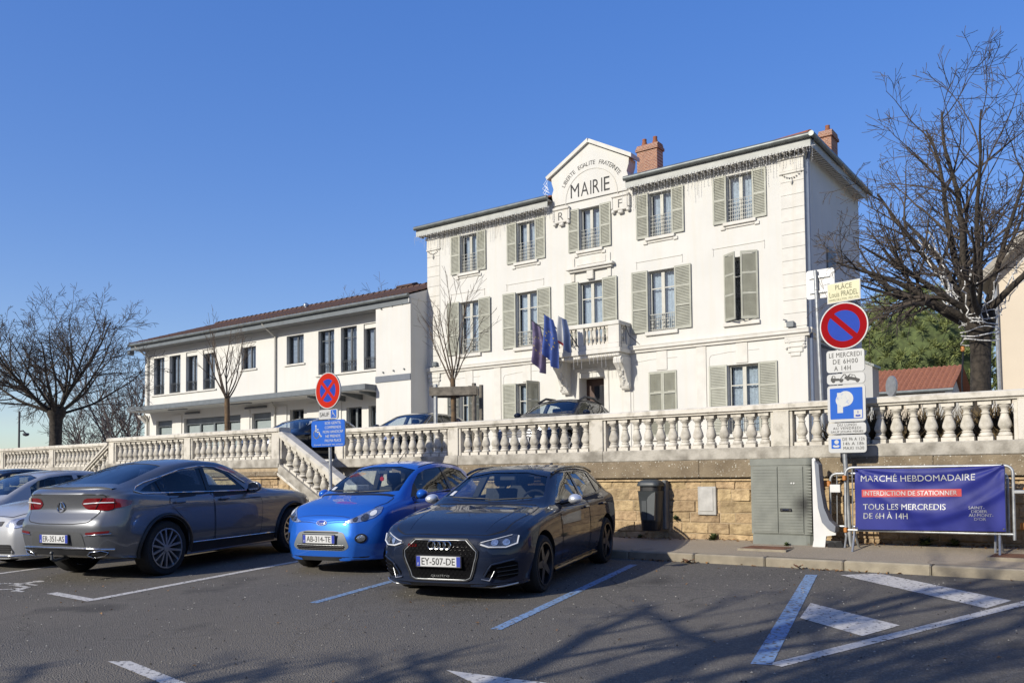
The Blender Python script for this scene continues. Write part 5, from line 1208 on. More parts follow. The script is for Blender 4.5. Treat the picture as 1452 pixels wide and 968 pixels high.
for sg in (-1, 1):
    c.patch('side_window', w1, 'y', sg, carglass, -.006); c.patch('side_window', w2, 'y', sg, carglass, -.006)
    c.patch('window_pillar', [(2.36, 1.045), (2.30, 1.405), (2.40, 1.405), (2.46, 1.05)], 'y', sg, gloss_bk, .002); c.patch('window_corner', [(1.18, .99), (1.42, 1.01), (1.42, 1.195), (1.36, 1.16)], 'y', sg, black_m, .002)
    c.panel('door', [(1.20, .32), (1.14, .80), (1.22, .98), (2.38, 1.035), (2.44, .80), (2.36, .32)], 'y', sg)
    q, n = c.hit('y', 2.22, .90, sg); c.put('door_handle', MB().cbox(2.13, 2.30, q.y-.02+sg*.022, q.y+.02+sg*.022, .885, .918, .012), paint_bl)
    hl = [(sg*.36, .715), (sg*.47, .765), (sg*.60, .845), (sg*.675, .90), (sg*.72, .895), (sg*.745, .82), (sg*.70, .76), (sg*.56, .712), (sg*.44, .70)]
    o = c.patch('headlight', hl, 'x', -1, lamp_clear, .007, rnd=.02); c.patch('lamp_lens', circle(sg*.60, .765, .045, 14), 'x', -1, lamp_dark, .012, parent=o); c.patch('lamp_lens', circle(sg*.67, .82, .035, 14), 'x', -1, led_m, .012, parent=o); c.patch('lamp_lens', circle(sg*.50, .745, .028, 14), 'x', -1, lamp_dark, .012, parent=o)
    o = c.patch('fog_lamp', circle(sg*.595, .50, .062, 18), 'x', -1, black_m, .006); c.patch('lamp_lens', circle(sg*.595, .50, .042, 16), 'x', -1, lamp_clear, .012, parent=o)
    c.mirror_(1.28, sg*.865, 1.03, paint_bl, sg, .085, .14, (1.30, sg*.76, .98), black_m)
    c.ribbon('roof_strip', [(1.75, sg*.52), (2.3, sg*.50), (3.1, sg*.485)], 'z', 1, .012, black_m, .003)
c.panel('bonnet', [(.10, -.44), (.30, -.62), (.62, -.68), (.87, -.64), (.81, 0), (.87, .64), (.62, .68), (.30, .62), (.10, .44), (.06, 0)], 'z', 1, off=.003)
c.patch('cowl', [(.86, -.60), (.82, 0), (.86, .60), (.93, .62), (.885, 0), (.93, -.62)], 'z', 1, black_m, .005)
for p in ([(-.5, 1.085), (-.02, 1.065)], [(0, 1.075), (.45, 1.085)]): c.ribbon('wiper', p, 'x', -1, .018, black_m, .015)
gr = [(-.37, .575), (-.22, .60), (.22, .60), (.37, .575), (.46, .385), (.38, .335), (-.38, .335), (-.46, .385)]
g0 = c.patch('grille', gr, 'x', -1, greymetal, .004, rnd=.04); c.patch('grille_insert', [(-.36, .42), (.36, .42), (.40, .385), (.34, .345), (-.34, .345), (-.40, .385)], 'x', -1, grille_m, .007, parent=g0)
for k in range(3): c.ribbon('grille_bar', [(-.38, .36+k*.024), (.38, .36+k*.024)], 'x', -1, .010, pole_m if k == 2 else black_m, .010, parent=g0)
for k in range(15): c.ribbon('grille_bar', [(-.35+k*.05, .345), (-.35+k*.05, .415)], 'x', -1, .008, black_m, .011, parent=g0)
c.ribbon('grille_bar', [(-.28, .575), (.28, .575)], 'x', -1, .014, seam_m, .009, parent=g0)
c.patch('bumper_lip', [(-.60, .20), (.60, .20), (.66, .255), (-.66, .255)], 'x', -1, black_m, .005)
h, n = c.hit('x', 0, .50, -1); c.plate('AB-314-TE', h.x-.012, .49, -1)
h, n = c.hit('x', 0, .70, -1); o = c.patch('badge', [(p[0]*1.0, .70+p[1]*.42) for p in circle(0, 0, .085, 28)], 'x', -1, chrome, .010); c.patch('badge_field', [(p[0], .70+p[1]*.42) for p in circle(0, 0, .074, 28)], 'x', -1, sign_blue, .013, parent=o)
q = text_mb('Ford', w=.11, h=.036, bold=.0); q.v = [(c.hit('x', -p[0], .70+p[2], -1)[0].x-.017, -p[0], .70+p[2]) for p in q.v]; c.put('lettering', q, chrome, o)
c.wheels(WA, .29, .19, .72, .19, spokes_multi(7, .06, .045), alu, alu); c.seats(2.0, y=.34, rear=2.65, wheel=(1.60, -.34, 1.0), dash=(1.12, 1.05))
c.put('aerial', MB().tube([(2.0, 0, 1.48), (2.25, 0, 1.66)], [.007, .003], 5), black_m); h, n = c.hit('x', 0, 1.37, -1)
m_ = c.put('rear_view_mirror', MB().cbox(h.x+.05, h.x+.09, -.10, .10, 1.315, 1.375, .012), black_m); q = MB(); q.lathe([(0, -.01), (.035, -.008), (.035, .008), (0, .01)], (h.x+.06, .02, 1.245), 'x', 10); q.tube([(h.x+.06, .02, 1.31), (h.x+.06, .02, 1.28)], .003, 4); c.put('hanging_charm', q, sign_red2, m_)
c.patch('sticker', [(.50, 1.10), (.575, 1.105), (.56, 1.15), (.49, 1.145)], 'x', -1, plate_w, -.002)

# ---- mid grey coupe-roofed SUV seen from behind
COUPE = [
 (0.00, .24, .82, .87, .50, .86, .75, .82, .88, .72, .92, .95),
 (0.30, .23, .87, .915, .53, .90, .86, .85, .955, .74, 1.00, 1.03),
 (0.80, .23, .89, .938, .56, .92, .94, .86, 1.03, .75, 1.07, 1.105),
 (1.35, .23, .89, .940, .58, .92, .98, .85, 1.07, .75, 1.12, 1.165),
 (1.70, .23, .89, .940, .58, .92, .99, .84, 1.085, .705, 1.29, 1.36),
 (2.05, .23, .89, .940, .58, .92, 1.0, .835, 1.095, .665, 1.445, 1.52),
 (2.40, .23, .89, .940, .58, .92, 1.01, .835, 1.105, .645, 1.535, 1.615),
 (2.80, .23, .89, .942, .58, .925, 1.02, .835, 1.115, .635, 1.555, 1.638),
 (3.20, .23, .89, .944, .58, .93, 1.03, .835, 1.13, .63, 1.515, 1.605),
 (3.60, .24, .89, .945, .59, .932, 1.04, .835, 1.14, .63, 1.425, 1.515),
 (4.00, .26, .88, .945, .60, .93, 1.07, .83, 1.175, .64, 1.325, 1.405),
 (4.30, .30, .88, .94, .66, .92, 1.10, .82, 1.195, .67, 1.27, 1.32),
 (4.52, .32, .87, .93, .70, .90, 1.09, .81, 1.175, .69, 1.235, 1.265),
 (4.66, .35, .86, .92, .72, .88, 1.04, .80, 1.13, .69, 1.185, 1.205),
 (4.73, .38, .85, .91, .72, .86, .99, .79, 1.07, .68, 1.12, 1.135)]
L = 4.73; yw = cyaw(.23, -.973); tailx, taily = -11.74, 5.72
c = Car('coupe_suv', 'mid grey coupe roofed SUV seen from behind with wide red tail lamps', 'car', COUPE, L, (tailx-cos(yw)*L/2, taily-sin(yw)*L/2, zr(taily-sin(yw)*L/2)), yw, paint_gr,
        ([0, .3, .6, .9, 1.1], [.08, 0, 0, .05, .1]), ([0, .35, .50, .70, .84, .90, .98, 1.12, 1.19, 1.24, 1.4], [.16, .05, .0, -.02, .0, .06, .10, .09, .03, .0, 0]), kf=(.5, .3, 2.3), kr=(.42, .22, 2.4), bow=(.1, .09), tilt=tilt_for(yw))
WA = [.84, 3.713]
ws_ = [(-.70, 1.20), (0, 1.18), (.70, 1.20), (.60, 1.46), (0, 1.50), (-.60, 1.46)]
w1 = [(1.92, 1.125), (2.22, 1.385), (2.45, 1.468), (2.62, 1.488), (2.72, 1.49), (2.72, 1.14)]; w2 = [(2.80, 1.145), (2.80, 1.49), (3.15, 1.462), (3.5, 1.39), (3.62, 1.345), (3.62, 1.165)]; w3 = [(3.69, 1.172), (3.69, 1.325), (3.9, 1.262), (4.06, 1.20)]
rgt = [(3.38, -.50), (3.34, 0), (3.38, .50), (4.24, .60), (4.32, .25), (4.33, 0), (4.32, -.25), (4.24, -.60)]
c.body(WA, .385, (1.62, 4.28), [('x', ws_, 1.3, 2.1)]+[('y', w, a, b) for w in (w1, w2, w3) for a, b in ((.25, 1.3), (-1.3, -.25))]+[('z', rgt, 1.0, 2)])
c.patch('windscreen', ws_, 'x', -1, carglass, -.006); c.patch('rear_window', rgt, 'z', 1, tintglass, -.006)
for sg in (-1, 1):
    c.patch('side_window', w1, 'y', sg, carglass, -.006); c.patch('side_window', w2, 'y', sg, tintglass, -.006); c.patch('side_window', w3, 'y', sg, tintglass, -.006)
    c.patch('window_pillar', [(2.72, 1.13), (2.72, 1.495), (2.80, 1.495), (2.80, 1.13)], 'y', sg, gloss_bk, .002); c.patch('window_pillar', [(3.62, 1.16), (3.62, 1.35), (3.69, 1.325), (3.69, 1.165)], 'y', sg, gloss_bk, .002)
    tr = [(1.80, 1.105), (2.7, 1.128), (3.6, 1.152), (4.08, 1.165), (4.17, 1.205), (4.08, 1.255), (3.9, 1.31), (3.6, 1.375), (3.2, 1.475), (2.8, 1.518), (2.5, 1.50), (2.2, 1.41), (1.9, 1.23)]
    c.ribbon('window_trim', tr, 'y', sg, .022, chrome, .006)
    c.panel('front_door', [(1.72, .42), (1.66, .90), (1.74, 1.085), (2.75, 1.115), (2.75, .42)], 'y', sg); c.panel('rear_door', [(2.78, .42), (2.78, 1.118), (3.60, 1.14), (3.66, 1.0), (3.36, .75), (3.28, .42)], 'y', sg)
    for hx in (2.55, 3.48): q, n = c.hit('y', hx, 1.02, sg); c.put('door_handle', MB().cbox(hx-.10, hx+.10, q.y-.02+sg*.028, q.y+.02+sg*.028, 1.0, 1.038, .014), paint_gr)
    c.ribbon('sill_strip', [(1.36, .40), (3.22, .42)], 'y', sg, .022, chrome, .012)
    c.patch('sill_cladding', [(1.34, .27), (1.34, .385), (3.22, .40), (3.22, .27)], 'y', sg, black_m, .006)
    for x in WA:
        P = [(x+.472*cos(radians(a)), .385+.472*sin(radians(a))) for a in range(-10, 191, 8)]; c.ribbon('wheel_arch_trim', P, 'y', sg, .055, black_m, .004)
    c.ribbon('body_crease', [(1.5, .98), (2.7, .985), (3.6, 1.0), (4.3, .98)], 'y', sg, .012, paint_gr, .0)
    tl = [(sg*.36, 1.05), (sg*.40, 1.12), (sg*.46, 1.135), (sg*.80, 1.13), (sg*.80, .98), (sg*.74, .965), (sg*.44, .98)]
    o = c.patch('tail_lamp', tl, 'x', 1, lamp_red, .012, rnd=.03); c.ribbon('lamp_strip', [(sg*.40, 1.06), (sg*.55, 1.07), (sg*.80, 1.07)], 'x', 1, .016, led_m, .018, parent=o); c.ribbon('lamp_joint', [(sg*.575, .98), (sg*.655, 1.13)], 'x', 1, .010, seam_m, .016, parent=o)
    c.patch('tail_lamp', [(4.30, 1.085), (4.50, 1.125), (4.50, .99), (4.34, 1.03)], 'y', sg, lamp_red, .008, rnd=.02)
    c.patch('reflector', [(sg*.52, .655), (sg*.80, .675), (sg*.81, .705), (sg*.52, .685)], 'x', 1, lamp_red, .008); c.ribbon('reflector_trim', [(sg*.50, .645), (sg*.82, .665)], 'x', 1, .012, chrome, .010)
    ex = [(sg*.50, .385), (sg*.54, .355), (sg*.72, .375), (sg*.76, .42), (sg*.70, .445), (sg*.56, .43)]
    o = c.patch('exhaust_tip', ex, 'x', 1, seam_m, .01, rnd=.02); c.ribbon('exhaust_rim', ex, 'x', 1, .018, chrome, .014, closed=True, parent=o)
    c.mirror_(1.95, sg*1.02, 1.17, paint_gr, sg, .12, .17, (1.92, sg*.86, 1.11), black_m)
    hl = [(sg*.50, .78), (sg*.60, .86), (sg*.82, .90), (sg*.88, .84), (sg*.74, .74)]; c.patch('headlight', hl, 'x', -1, lamp_clear, .008, rnd=.02); c.patch('headlight', [(.10, .80), (.14, .90), (.42, .93), (.50, .90), (.30, .82)], 'y', sg, lamp_clear, .006, rnd=.02)
c.panel('tailgate', [(-.62, .90), (-.54, .82), (-.3, .80), (.3, .80), (.54, .82), (.62, .90), (.70, 1.15), (.66, 1.17), (-.66, 1.17), (-.70, 1.15)], 'x', 1, off=.004)
sp = MB(); v = []
for i in range(21):
    y = -.70+1.4*i/20; h, n = c.hit('z', 4.50-.12*(abs(y)/.7)**2, y, 1); v += [(h.x-.16, y, h.z-.012), (h.x+.02, y, h.z+.010), (h.x+.062, y, h.z+.006), (h.x+.062, y, h.z-.022), (h.x+.02, y, h.z-.05)]
sp.add(v, [(i*5+j, (i+1)*5+j, (i+1)*5+j+1, i*5+j+1) for i in range(20) for j in range(4)]); c.put('spoiler', sp, paint_gr, None, 50)
c.patch('bumper_insert', [(-.50, .50), (-.46, .665), (-.40, .69), (.40, .69), (.46, .665), (.50, .50), (.36, .485), (-.36, .485)], 'x', 1, mat('bumper_grey', (.085, .088, .09), .5, var=.05), .006, rnd=.03)
c.patch('bumper_lip', [(-.76, .38), (-.76, .46), (.76, .46), (.76, .38)], 'x', 1, black_m, .006); c.ribbon('chrome_strip', [(-.82, .455), (-.5, .477), (0, .48), (.5, .477), (.82, .455)], 'x', 1, .028, chrome, .012)
h, n = c.hit('x', 0, .60, 1); c.plate('ER-351-AS', h.x+.014, .60, 1)
h, n = c.hit('x', 0, 1.01, 1); em = MB(); P = [(h.x+.02, .068*cos(a), 1.01+.068*sin(a)) for a in [2*pi*i/28 for i in range(29)]]; em.tube(P, .009, 6, cap=False)
for a in (90, 210, 330): em.tube([(h.x+.022, 0, 1.01), (h.x+.022, .064*cos(radians(a)), 1.01+.064*sin(radians(a)))], [.012, .003], 5)
o = c.put('badge', em, chrome); o['kind'] = 'stuff'
tb = MB(); tb.tube([(4.55, .0, .33), (4.76, 0, .31), (4.80, 0, .335), (4.80, 0, .40)], [.022, .022, .02, .012], 8); tb.lathe([(0, -.026), (.019, -.019), (.026, 0), (.019, .019), (0, .026)], (4.80, 0, .415), 'z', 10); c.put('tow_hook', tb, darkiron)
c.wheels(WA, .385, .265, .80, .282, spokes_multi(7, .026, .026, pair=True), alu, alu); c.seats(2.55, rear=3.35, dash=(1.66, 1.10))
q = MB(); bx = c.hit('x', .0, .9, 1)

# ---- silver cars at the far left
yw = cyaw(-.14, .99)
VAN = [(r[0], r[1]+.01, r[2]*.99, r[3]*.985, r[4]+.02, r[5]*.985, r[6]+.06, r[7]*.985, r[8]+.055, r[9]*.97, r[10]+.09, r[11]+.10) for r in HATCH]
c = Car('compact_car', 'light silver hatchback half hidden behind the grey SUV', 'car', VAN, 4.335, place(-14.45, 5.95, yw, 4.335), yw, paint_si,
        ([0, .2, .45, .7, .8, 1], [.08, .0, .0, .05, .1, .2]), ([0, .3, .9, 1.3], [.05, 0, .02, 0]), kf=(.5, .3, 2.3), bow=(.1, .05), tilt=tilt_for(yw))
WA = [.85, 3.5]
ws_ = [(-.64, 1.13), (0, 1.10), (.64, 1.13), (.53, 1.37), (.2, 1.425), (-.2, 1.425), (-.53, 1.37)]; w1 = [(1.70, 1.05), (2.2, 1.36), (2.62, 1.40), (2.62, 1.05)]; w2 = [(2.70, 1.055), (2.70, 1.40), (3.3, 1.37), (3.5, 1.30), (3.5, 1.08)]
c.body(WA, .31, (1.43, 4.02), [('x', ws_, 1.1, 2.13)]+[('y', w, a, b) for w in (w1, w2) for a, b in ((.25, 1.3), (-1.3, -.25))])
c.patch('windscreen', ws_, 'x', -1, carglass, -.006)
for sg in (-1, 1):
    for w in (w1, w2): c.patch('side_window', w, 'y', sg, carglass, -.006)
    c.panel('front_door', [(1.56, .34), (1.50, .84), (1.60, 1.0), (2.66, 1.02), (2.66, .34)], 'y', sg); hl = [(sg*.42, .67), (sg*.50, .77), (sg*.72, .82), (sg*.82, .80), (sg*.80, .69), (sg*.6, .64)]
    o = c.patch('headlight', hl, 'x', -1, lamp_clear, .008, rnd=.03); c.patch('lamp_lens', circle(sg*.64, .73, .045, 14), 'x', -1, lamp_dark, .012, parent=o)
    g_ = [(sg*.10, .665), (sg*.12, .735), (sg*.38, .745), (sg*.34, .675)]; o = c.patch('grille', g_, 'x', -1, black_m, .008, rnd=.01); [c.ribbon('grille_bar', [(sg*.12, .685+.02*k), (sg*.35, .69+.02*k)], 'x', -1, .006, chrome, .012, parent=o) for k in range(3)]
    c.mirror_(1.72, sg*.96, 1.08, paint_si, sg, .1, .15, (1.66, sg*.80, 1.02), black_m)
g0 = c.patch('lower_grille', [(-.62, .26), (-.58, .40), (.58, .40), (.62, .26)], 'x', -1, black_m, .006, rnd=.03); [c.ribbon('grille_bar', [(-.58, .285+.035*k), (.58, .285+.035*k)], 'x', -1, .010, seam_m, .011, parent=g0) for k in range(4)]
c.ribbon('bumper_line', [(-.78, .225), (0, .215), (.78, .225)], 'x', -1, .03, chrome, .01); c.panel('bonnet', [(.16, -.46), (.34, -.64), (1.2, -.68), (1.12, 0), (1.2, .68), (.34, .64), (.16, .46), (.12, 0)], 'z', 1, off=.003)
h, n = c.hit('x', 0, .49, -1); c.plate('435 KH', h.x-.012, .485, -1, left='F', rcol=plate_o)
h, n = c.hit('x', 0, .72, -1); em = MB(); P = [(h.x-.02, p[0], .72+p[1]) for p in ((0, .075), (.045, 0), (0, -.075), (-.045, 0), (0, .075))]; em.tube(P, .013, 4); c.put('badge', em, chrome)
c.wheels(WA, .31, .2, .76, .21, spokes_multi(9, .05, .035), alu, alu); c.seats(2.3, rear=3.2, dash=(1.46, 1.07))
yw = cyaw(-.1, .995)
SM2 = [(r[0], *r[1:8], r[8]-.03, r[9], r[10]-.0, r[11]+.0) for r in SMALL]
c = Car('city_car', 'pale silver city car with rounded roof at the left edge', 'car', SM2, 3.62, place(-17.05, 6.1, yw, 3.62), yw, paint_si, ([0, .3, .6, .85], [.08, 0, .03, .16]), ([0, .3, .9, 1.3], [.05, 0, .02, 0]), tilt=tilt_for(yw), nx=60)
w1 = [(1.42, 1.0), (1.45, 1.21), (1.62, 1.315), (1.85, 1.372), (2.20, 1.402), (2.30, 1.402), (2.36, 1.04)]; w2 = [(2.46, 1.05), (2.40, 1.40), (2.75, 1.375), (3.0, 1.325), (3.10, 1.20), (3.05, 1.11)]; ws_ = [(-.615, 1.09), (0, 1.055), (.615, 1.09), (.53, 1.375), (.25, 1.425), (-.25, 1.425), (-.53, 1.375)]
c.body([.74, 3.04], .29, (1.10, 3.32), [('x', ws_, .8, 1.84)]+[('y', w, a, b) for w in (w1, w2) for a, b in ((.25, 1.3), (-1.3, -.25))])
c.patch('windscreen', ws_, 'x', -1, carglass, -.006)
for sg in (-1, 1): c.patch('side_window', w1, 'y', sg, carglass, -.006); c.patch('side_window', w2, 'y', sg, carglass, -.006); c.panel('door', [(1.20, .32), (1.14, .80), (1.22, .96), (2.38, 1.015), (2.44, .80), (2.36, .32)], 'y', sg)
c.wheels([.74, 3.04], .29, .19, .72, .19, spokes_multi(7, .06, .045), alu, alu); c.seats(2.0, y=.34, rear=2.65)
# ---- cars parked on the terrace behind the balustrade
def scaled(st, kx, ky, kz, dz): return [(r[0]*kx, r[1]+dz, r[2]*ky, r[3]*ky, r[4]*kz+dz, r[5]*ky, r[6]*kz+dz, r[7]*ky, r[8]*kz+dz, r[9]*ky, r[10]*kz+dz, r[11]*kz+dz) for r in st]
def simple_car(name, label, cat, base, kx, ky, kz, dz, nose, yaw, pm, wr, rails=False, roofm=None, trim=gloss_bk, group=None, tz=TZ, cabin=True):
    H = base is HATCH; L0 = 4.335 if H else 3.62; L = L0*kx
    c = Car(name, label, cat, scaled(base, kx, ky, kz, dz), L, (nose[0]+cos(yaw)*L/2, nose[1]+sin(yaw)*L/2, tz), yaw, pm, ([0, .3, .5, .7, .9, 1.1], [.08, 0, .0, .05, .1, .2]), ([0, .3, .9, 1.5], [.05, 0, .02, 0]), kf=(.45, .3, 2.4), group=group, nx=64)
    X = lambda P: [(a*kx, b*kz+dz) for a, b in P]; Y = lambda P: [(a*ky, b*kz+dz) for a, b in P]
    if H: ws_, W, ax_, cb, wx = [(-.655, 1.045), (0, 1.0), (.655, 1.045), (.545, 1.27), (.25, 1.325), (-.25, 1.325), (-.545, 1.27)], [[(1.66, .985), (2.17, 1.268), (2.45, 1.308), (2.62, 1.313), (2.62, .985)], [(2.70, .99), (2.70, 1.313), (3.2, 1.302), (3.44, 1.275), (3.46, 1.012)], [(3.54, 1.025), (3.51, 1.262), (3.60, 1.25), (3.86, 1.07)]], [.88, 3.51], (1.43, 4.02), (1.1, 2.13)
    else: ws_, W, ax_, cb, wx = [(-.615, 1.09), (0, 1.055), (.615, 1.09), (.53, 1.375), (.25, 1.425), (-.25, 1.425), (-.53, 1.375)], [[(1.42, 1.015), (1.42, 1.20), (1.62, 1.315), (1.85, 1.372), (2.30, 1.402), (2.36, 1.055)], [(2.46, 1.065), (2.40, 1.40), (2.75, 1.375), (3.0, 1.325), (3.10, 1.20), (3.05, 1.13)]], [.74, 3.04], (1.10, 3.32), (.8, 1.84)
    ax_ = [a*kx for a in ax_]
    c.body(ax_, wr, (cb[0]*kx, cb[1]*kx), [('x', Y(ws_), wx[0]*kx, wx[1]*kx)]+[('y', X(w), a, b) for w in W for a, b in ((.25, 1.3), (-1.3, -.25))])
    c.patch('windscreen', Y(ws_), 'x', -1, carglass, -.006)
    for sg in (-1, 1):
        for w in W: c.patch('side_window', X(w), 'y', sg, carglass, -.006)
        c.panel('front_door', X([(1.56, .34), (1.50, .80), (1.60, .945), (2.66, .965), (2.66, .34)]) if H else X([(1.20, .34), (1.14, .80), (1.22, .98), (2.38, 1.035), (2.44, .80), (2.36, .34)]), 'y', sg)
        c.ribbon('window_trim', X([(1.62, .965), (2.6, .968), (3.5, .995), (3.88, 1.05)] if H else [(1.40, 1.0), (2.4, 1.045), (3.1, 1.12)]), 'y', sg, .018, trim, .006)
        if trim is chrome: c.ribbon('window_trim', X([(1.62, .985), (2.17, 1.29), (2.62, 1.332), (3.2, 1.322), (3.6, 1.275), (3.88, 1.065)]), 'y', sg, .018, trim, .004)
        hl = Y([(sg*.44, .60), (sg*.50, .69), (sg*.74, .72), (sg*.80, .68), (sg*.76, .58), (sg*.56, .56)]) if H else Y([(sg*.44, .66), (sg*.50, .74), (sg*.62, .78), (sg*.68, .72), (sg*.62, .62), (sg*.50, .60)])
        c.patch('headlight', hl, 'x', -1, lamp_clear, .008, rnd=.03)
        c.mirror_((1.70 if H else 1.26)*kx, sg*(.97 if H else .90)*ky, 1.01*kz+dz, pm, sg, .1, .15, ((1.66 if H else 1.30)*kx, sg*.78*ky, .96*kz+dz), black_m)
        if rails:
            P = [(x*kx, sg*y*ky) for x, y in ((2.10, .56), (2.5, .555), (3.0, .55), (3.6, .535))]; Q = []
            for i, (a, b) in enumerate(P): h, n = c.hit('z', a, b, 1); Q.append((h.x, h.y, h.z+(.02 if i in (0, 3) else .085)))
            c.put('roof_rail', MB().tube(Q, [.03, .032, .032, .03], 8), black_m, None, 40)
    gr = Y([(-.45, .52), (-.40, .64), (.40, .64), (.45, .52), (.40, .40), (-.40, .40)]); g0 = c.patch('grille', gr, 'x', -1, black_m, .006, rnd=.03)
    for k in range(3): c.ribbon('grille_bar', Y([(-.40, .45+.06*k), (.40, .45+.06*k)]), 'x', -1, .016, chrome, .012, parent=g0)
    h, n = c.hit('x', 0, .36*kz+dz, -1); mb = MB(); mb.box(h.x-.02, h.x-.002, -.26, .26, .31*kz+dz, .31*kz+dz+.11); c.put('number_plate', mb, plate_w)
    if roofm: c.patch('roof_panel', [(1.86*kx, -.50*ky), (1.80*kx, 0), (1.86*kx, .50*ky), (3.10*kx, .47*ky), (3.15*kx, 0), (3.10*kx, -.47*ky)], 'z', 1, roofm, .006, rnd=.08); [c.ribbon('roof_edge', [(1.50*kx, sg*.575*ky), (1.85*kx, sg*.55*ky), (3.1*kx, sg*.52*ky)], 'z', 1, .06, roofm, .0) for sg in (-1, 1)]; [c.patch('roof_side', X([(1.30, 1.19), (1.62, 1.335), (1.85, 1.392), (2.3, 1.42), (2.75, 1.395), (3.02, 1.345), (3.2, 1.22), (3.3, 1.26), (3.1, 1.40), (2.75, 1.46), (2.3, 1.475), (1.85, 1.44), (1.5, 1.33)]), 'y', sg, roofm, .004) for sg in (-1, 1)]
    c.wheels(ax_, wr, .21, .76*ky, wr*.66, spokes_multi(5, .07, .05), alu, alu); c.seats((2.3 if H else 2.0)*kx, y=.35, z=.42+dz, rear=(3.2 if H else 2.7)*kx, dash=((1.46 if H else 1.12)*kx, .98*kz+dz))
    return c
simple_car('parked_suv', 'dark blue SUV with black roof rails on the terrace near the flags', 'car', HATCH, 1.0, 1.0, 1.09, .08, (-11.7, 16.3), cyaw(-.12, .99), paint_nv, .34, rails=True)
simple_car('parked_hatchback', 'black car with bright window trim on the terrace left of the tree guard', 'car', HATCH, 1.03, 1.02, 1.06, .03, (-16.7, 16.2), cyaw(-.12, .99), paint_bk, .33, trim=chrome)
simple_car('parked_small_car', 'small black car with white roof on the terrace above the stair rail', 'car', SMALL, 1.05, 1.02, .93, .0, (-19.3, 14.6), cyaw(-.10, .99), paint_bk, .30, roofm=paint_wh)
simple_car('dark_car', 'black car roof just showing behind the pale city car', 'car', SMALL, 1.0, 1.0, 1.0, .03, (-20.0, 6.7), cyaw(-.1, .99), paint_bk, .29, tz=.17)
# ---------------------------------------------------------------- signs
def plate_sign(parent, name, pts, y, m, t=.025, back=pole_m):
    """flat sign plate with a folded rim: face at y, thickness behind"""
    o = obj(name, MB().prism(pts, 'y', y+.003, y+t), back, parent); obj('face', flatpoly(pts, y), m, o); return o
def ring_pts(cx, cz, r0_, r1_, y, n=48):
    m = MB(); v = [(cx+r*cos(2*pi*i/n), y, cz+r*sin(2*pi*i/n)) for i in range(n) for r in (r0_, r1_)]
    m.add(v, [(2*i, 2*i+1, (2*i+3) % (2*n), (2*i+2) % (2*n)) for i in range(n)]); return m
def words(parent, s, y, x, z, h, w=None, m=None, bold=.012, align='C', sp=1.0): return obj('lettering', text_mb(s, w=w, h=h, x=x, y=y, z=z, bold=bold, align=align, spacing=sp), m or sign_black, parent)
SX, SY = -3.35, 12.25
SP = thing('sign_post', 'grey post stacked with a round no parking sign and white parking panels', 'sign', (SX, SY+.06, zs(SX, SY)))
obj('post', MB().tube([(SX+.11, SY+.06, .2), (SX-.03, SY+.06, 4.05)], .033, 12), pole_m, SP, 40)
K = SY/12.66                                  # signs were measured a little farther out
def sz(z): return CAM_H+(z-CAM_H)*K
sx0 = SX*1.0
rz_ = sz(3.53); rx = -3.36*K
o = plate_sign(SP, 'round_sign', circle(rx, rz_, .325), SY, sign_white)
obj('ring', ring_pts(rx, rz_, .215, .308, SY-.002), sign_red, o); obj('field', flatpoly(circle(rx, rz_, .216), SY-.0015), sign_blue, o)
bar = [(rx+a*cos(-pi/4)-b*sin(-pi/4), rz_+a*sin(-pi/4)+b*cos(-pi/4)) for a, b in ((-.25, -.037), (.25, -.037), (.25, .037), (-.25, .037))]; obj('bar', flatpoly(bar, SY-.003), sign_red, o)
px0, px1 = -3.61*K, -3.09*K; cx = (px0+px1)/2
def panel(z0, z1, nm='text_panel'): return plate_sign(SP, nm, roundrect(px0, px1, sz(z0)+.006, sz(z1)-.006, .04), SY, sign_white)
o = panel(2.86, 3.19); words(o, 'LE MERCREDI', SY-.002, cx, sz(3.115), .065, .43, sp=1.1); words(o, 'DE 6H00', SY-.002, cx+.0, sz(3.02), .065, .33, sp=1.2); words(o, 'A 14H', SY-.002, cx-.04, sz(2.925), .065, .22, sp=1.2)
o = panel(2.69, 2.85, 'tow_panel'); zc = sz(2.745)
def sil(pts, x, z, k=1.0, rot=0): return flatpoly([(x+k*(p[0]*cos(rot)-p[1]*sin(rot)), z+k*(p[0]*sin(rot)+p[1]*cos(rot))) for p in pts], SY-.002)
tr = MB()
for q in (sil([(-.20, .0), (-.03, .0), (-.03, .025), (-.09, .028), (-.09, .035), (-.135, .035), (-.14, .065), (-.155, .075), (-.18, .075), (-.195, .04), (-.20, .035)], cx, zc), sil([(-.075, .028), (-.062, .026), (-.01, .085), (-.022, .09)], cx, zc), sil([(-.02, .088), (.0, .088), (.02, .055), (.012, .05)], cx, zc),
          sil([(-.02, .0), (.19, .0), (.20, .02), (.19, .035), (.145, .042), (.11, .08), (.04, .082), (.015, .045), (-.02, .038)], cx, zc+.018, .95, -.22)): tr.add(q.v, q.f)
for (x, z) in ((-.165, 0), (-.06, 0), (.03, .018), (.155, -.012)): q = flatpoly(circle(cx+x, zc+z, .024, 14), SY-.003); tr.add(q.v, q.f)
oo = obj('tow_symbol', tr, sign_black, o); wv = MB()
for q in (sil([(-.172, .04), (-.145, .04), (-.150, .066), (-.170, .066)], cx, zc), sil([(.045, .045), (.075, .045), (.075, .072), (.05, .072)], cx, zc+.018, .95, -.22), sil([(.083, .045), (.13, .045), (.108, .072), (.083, .072)], cx, zc+.018, .95, -.22)): wv.add([(p[0], SY-.004, p[2]) for p in q.v], q.f)
obj('symbol_window', wv, sign_white, oo)
o = panel(2.15, 2.685, 'parking_panel'); z0, z1 = sz(2.15), sz(2.685)
obj('field', flatpoly(roundrect(px0+.035, px1-.035, z0+.045, z1-.045, .012), SY-.002), blue2, o)
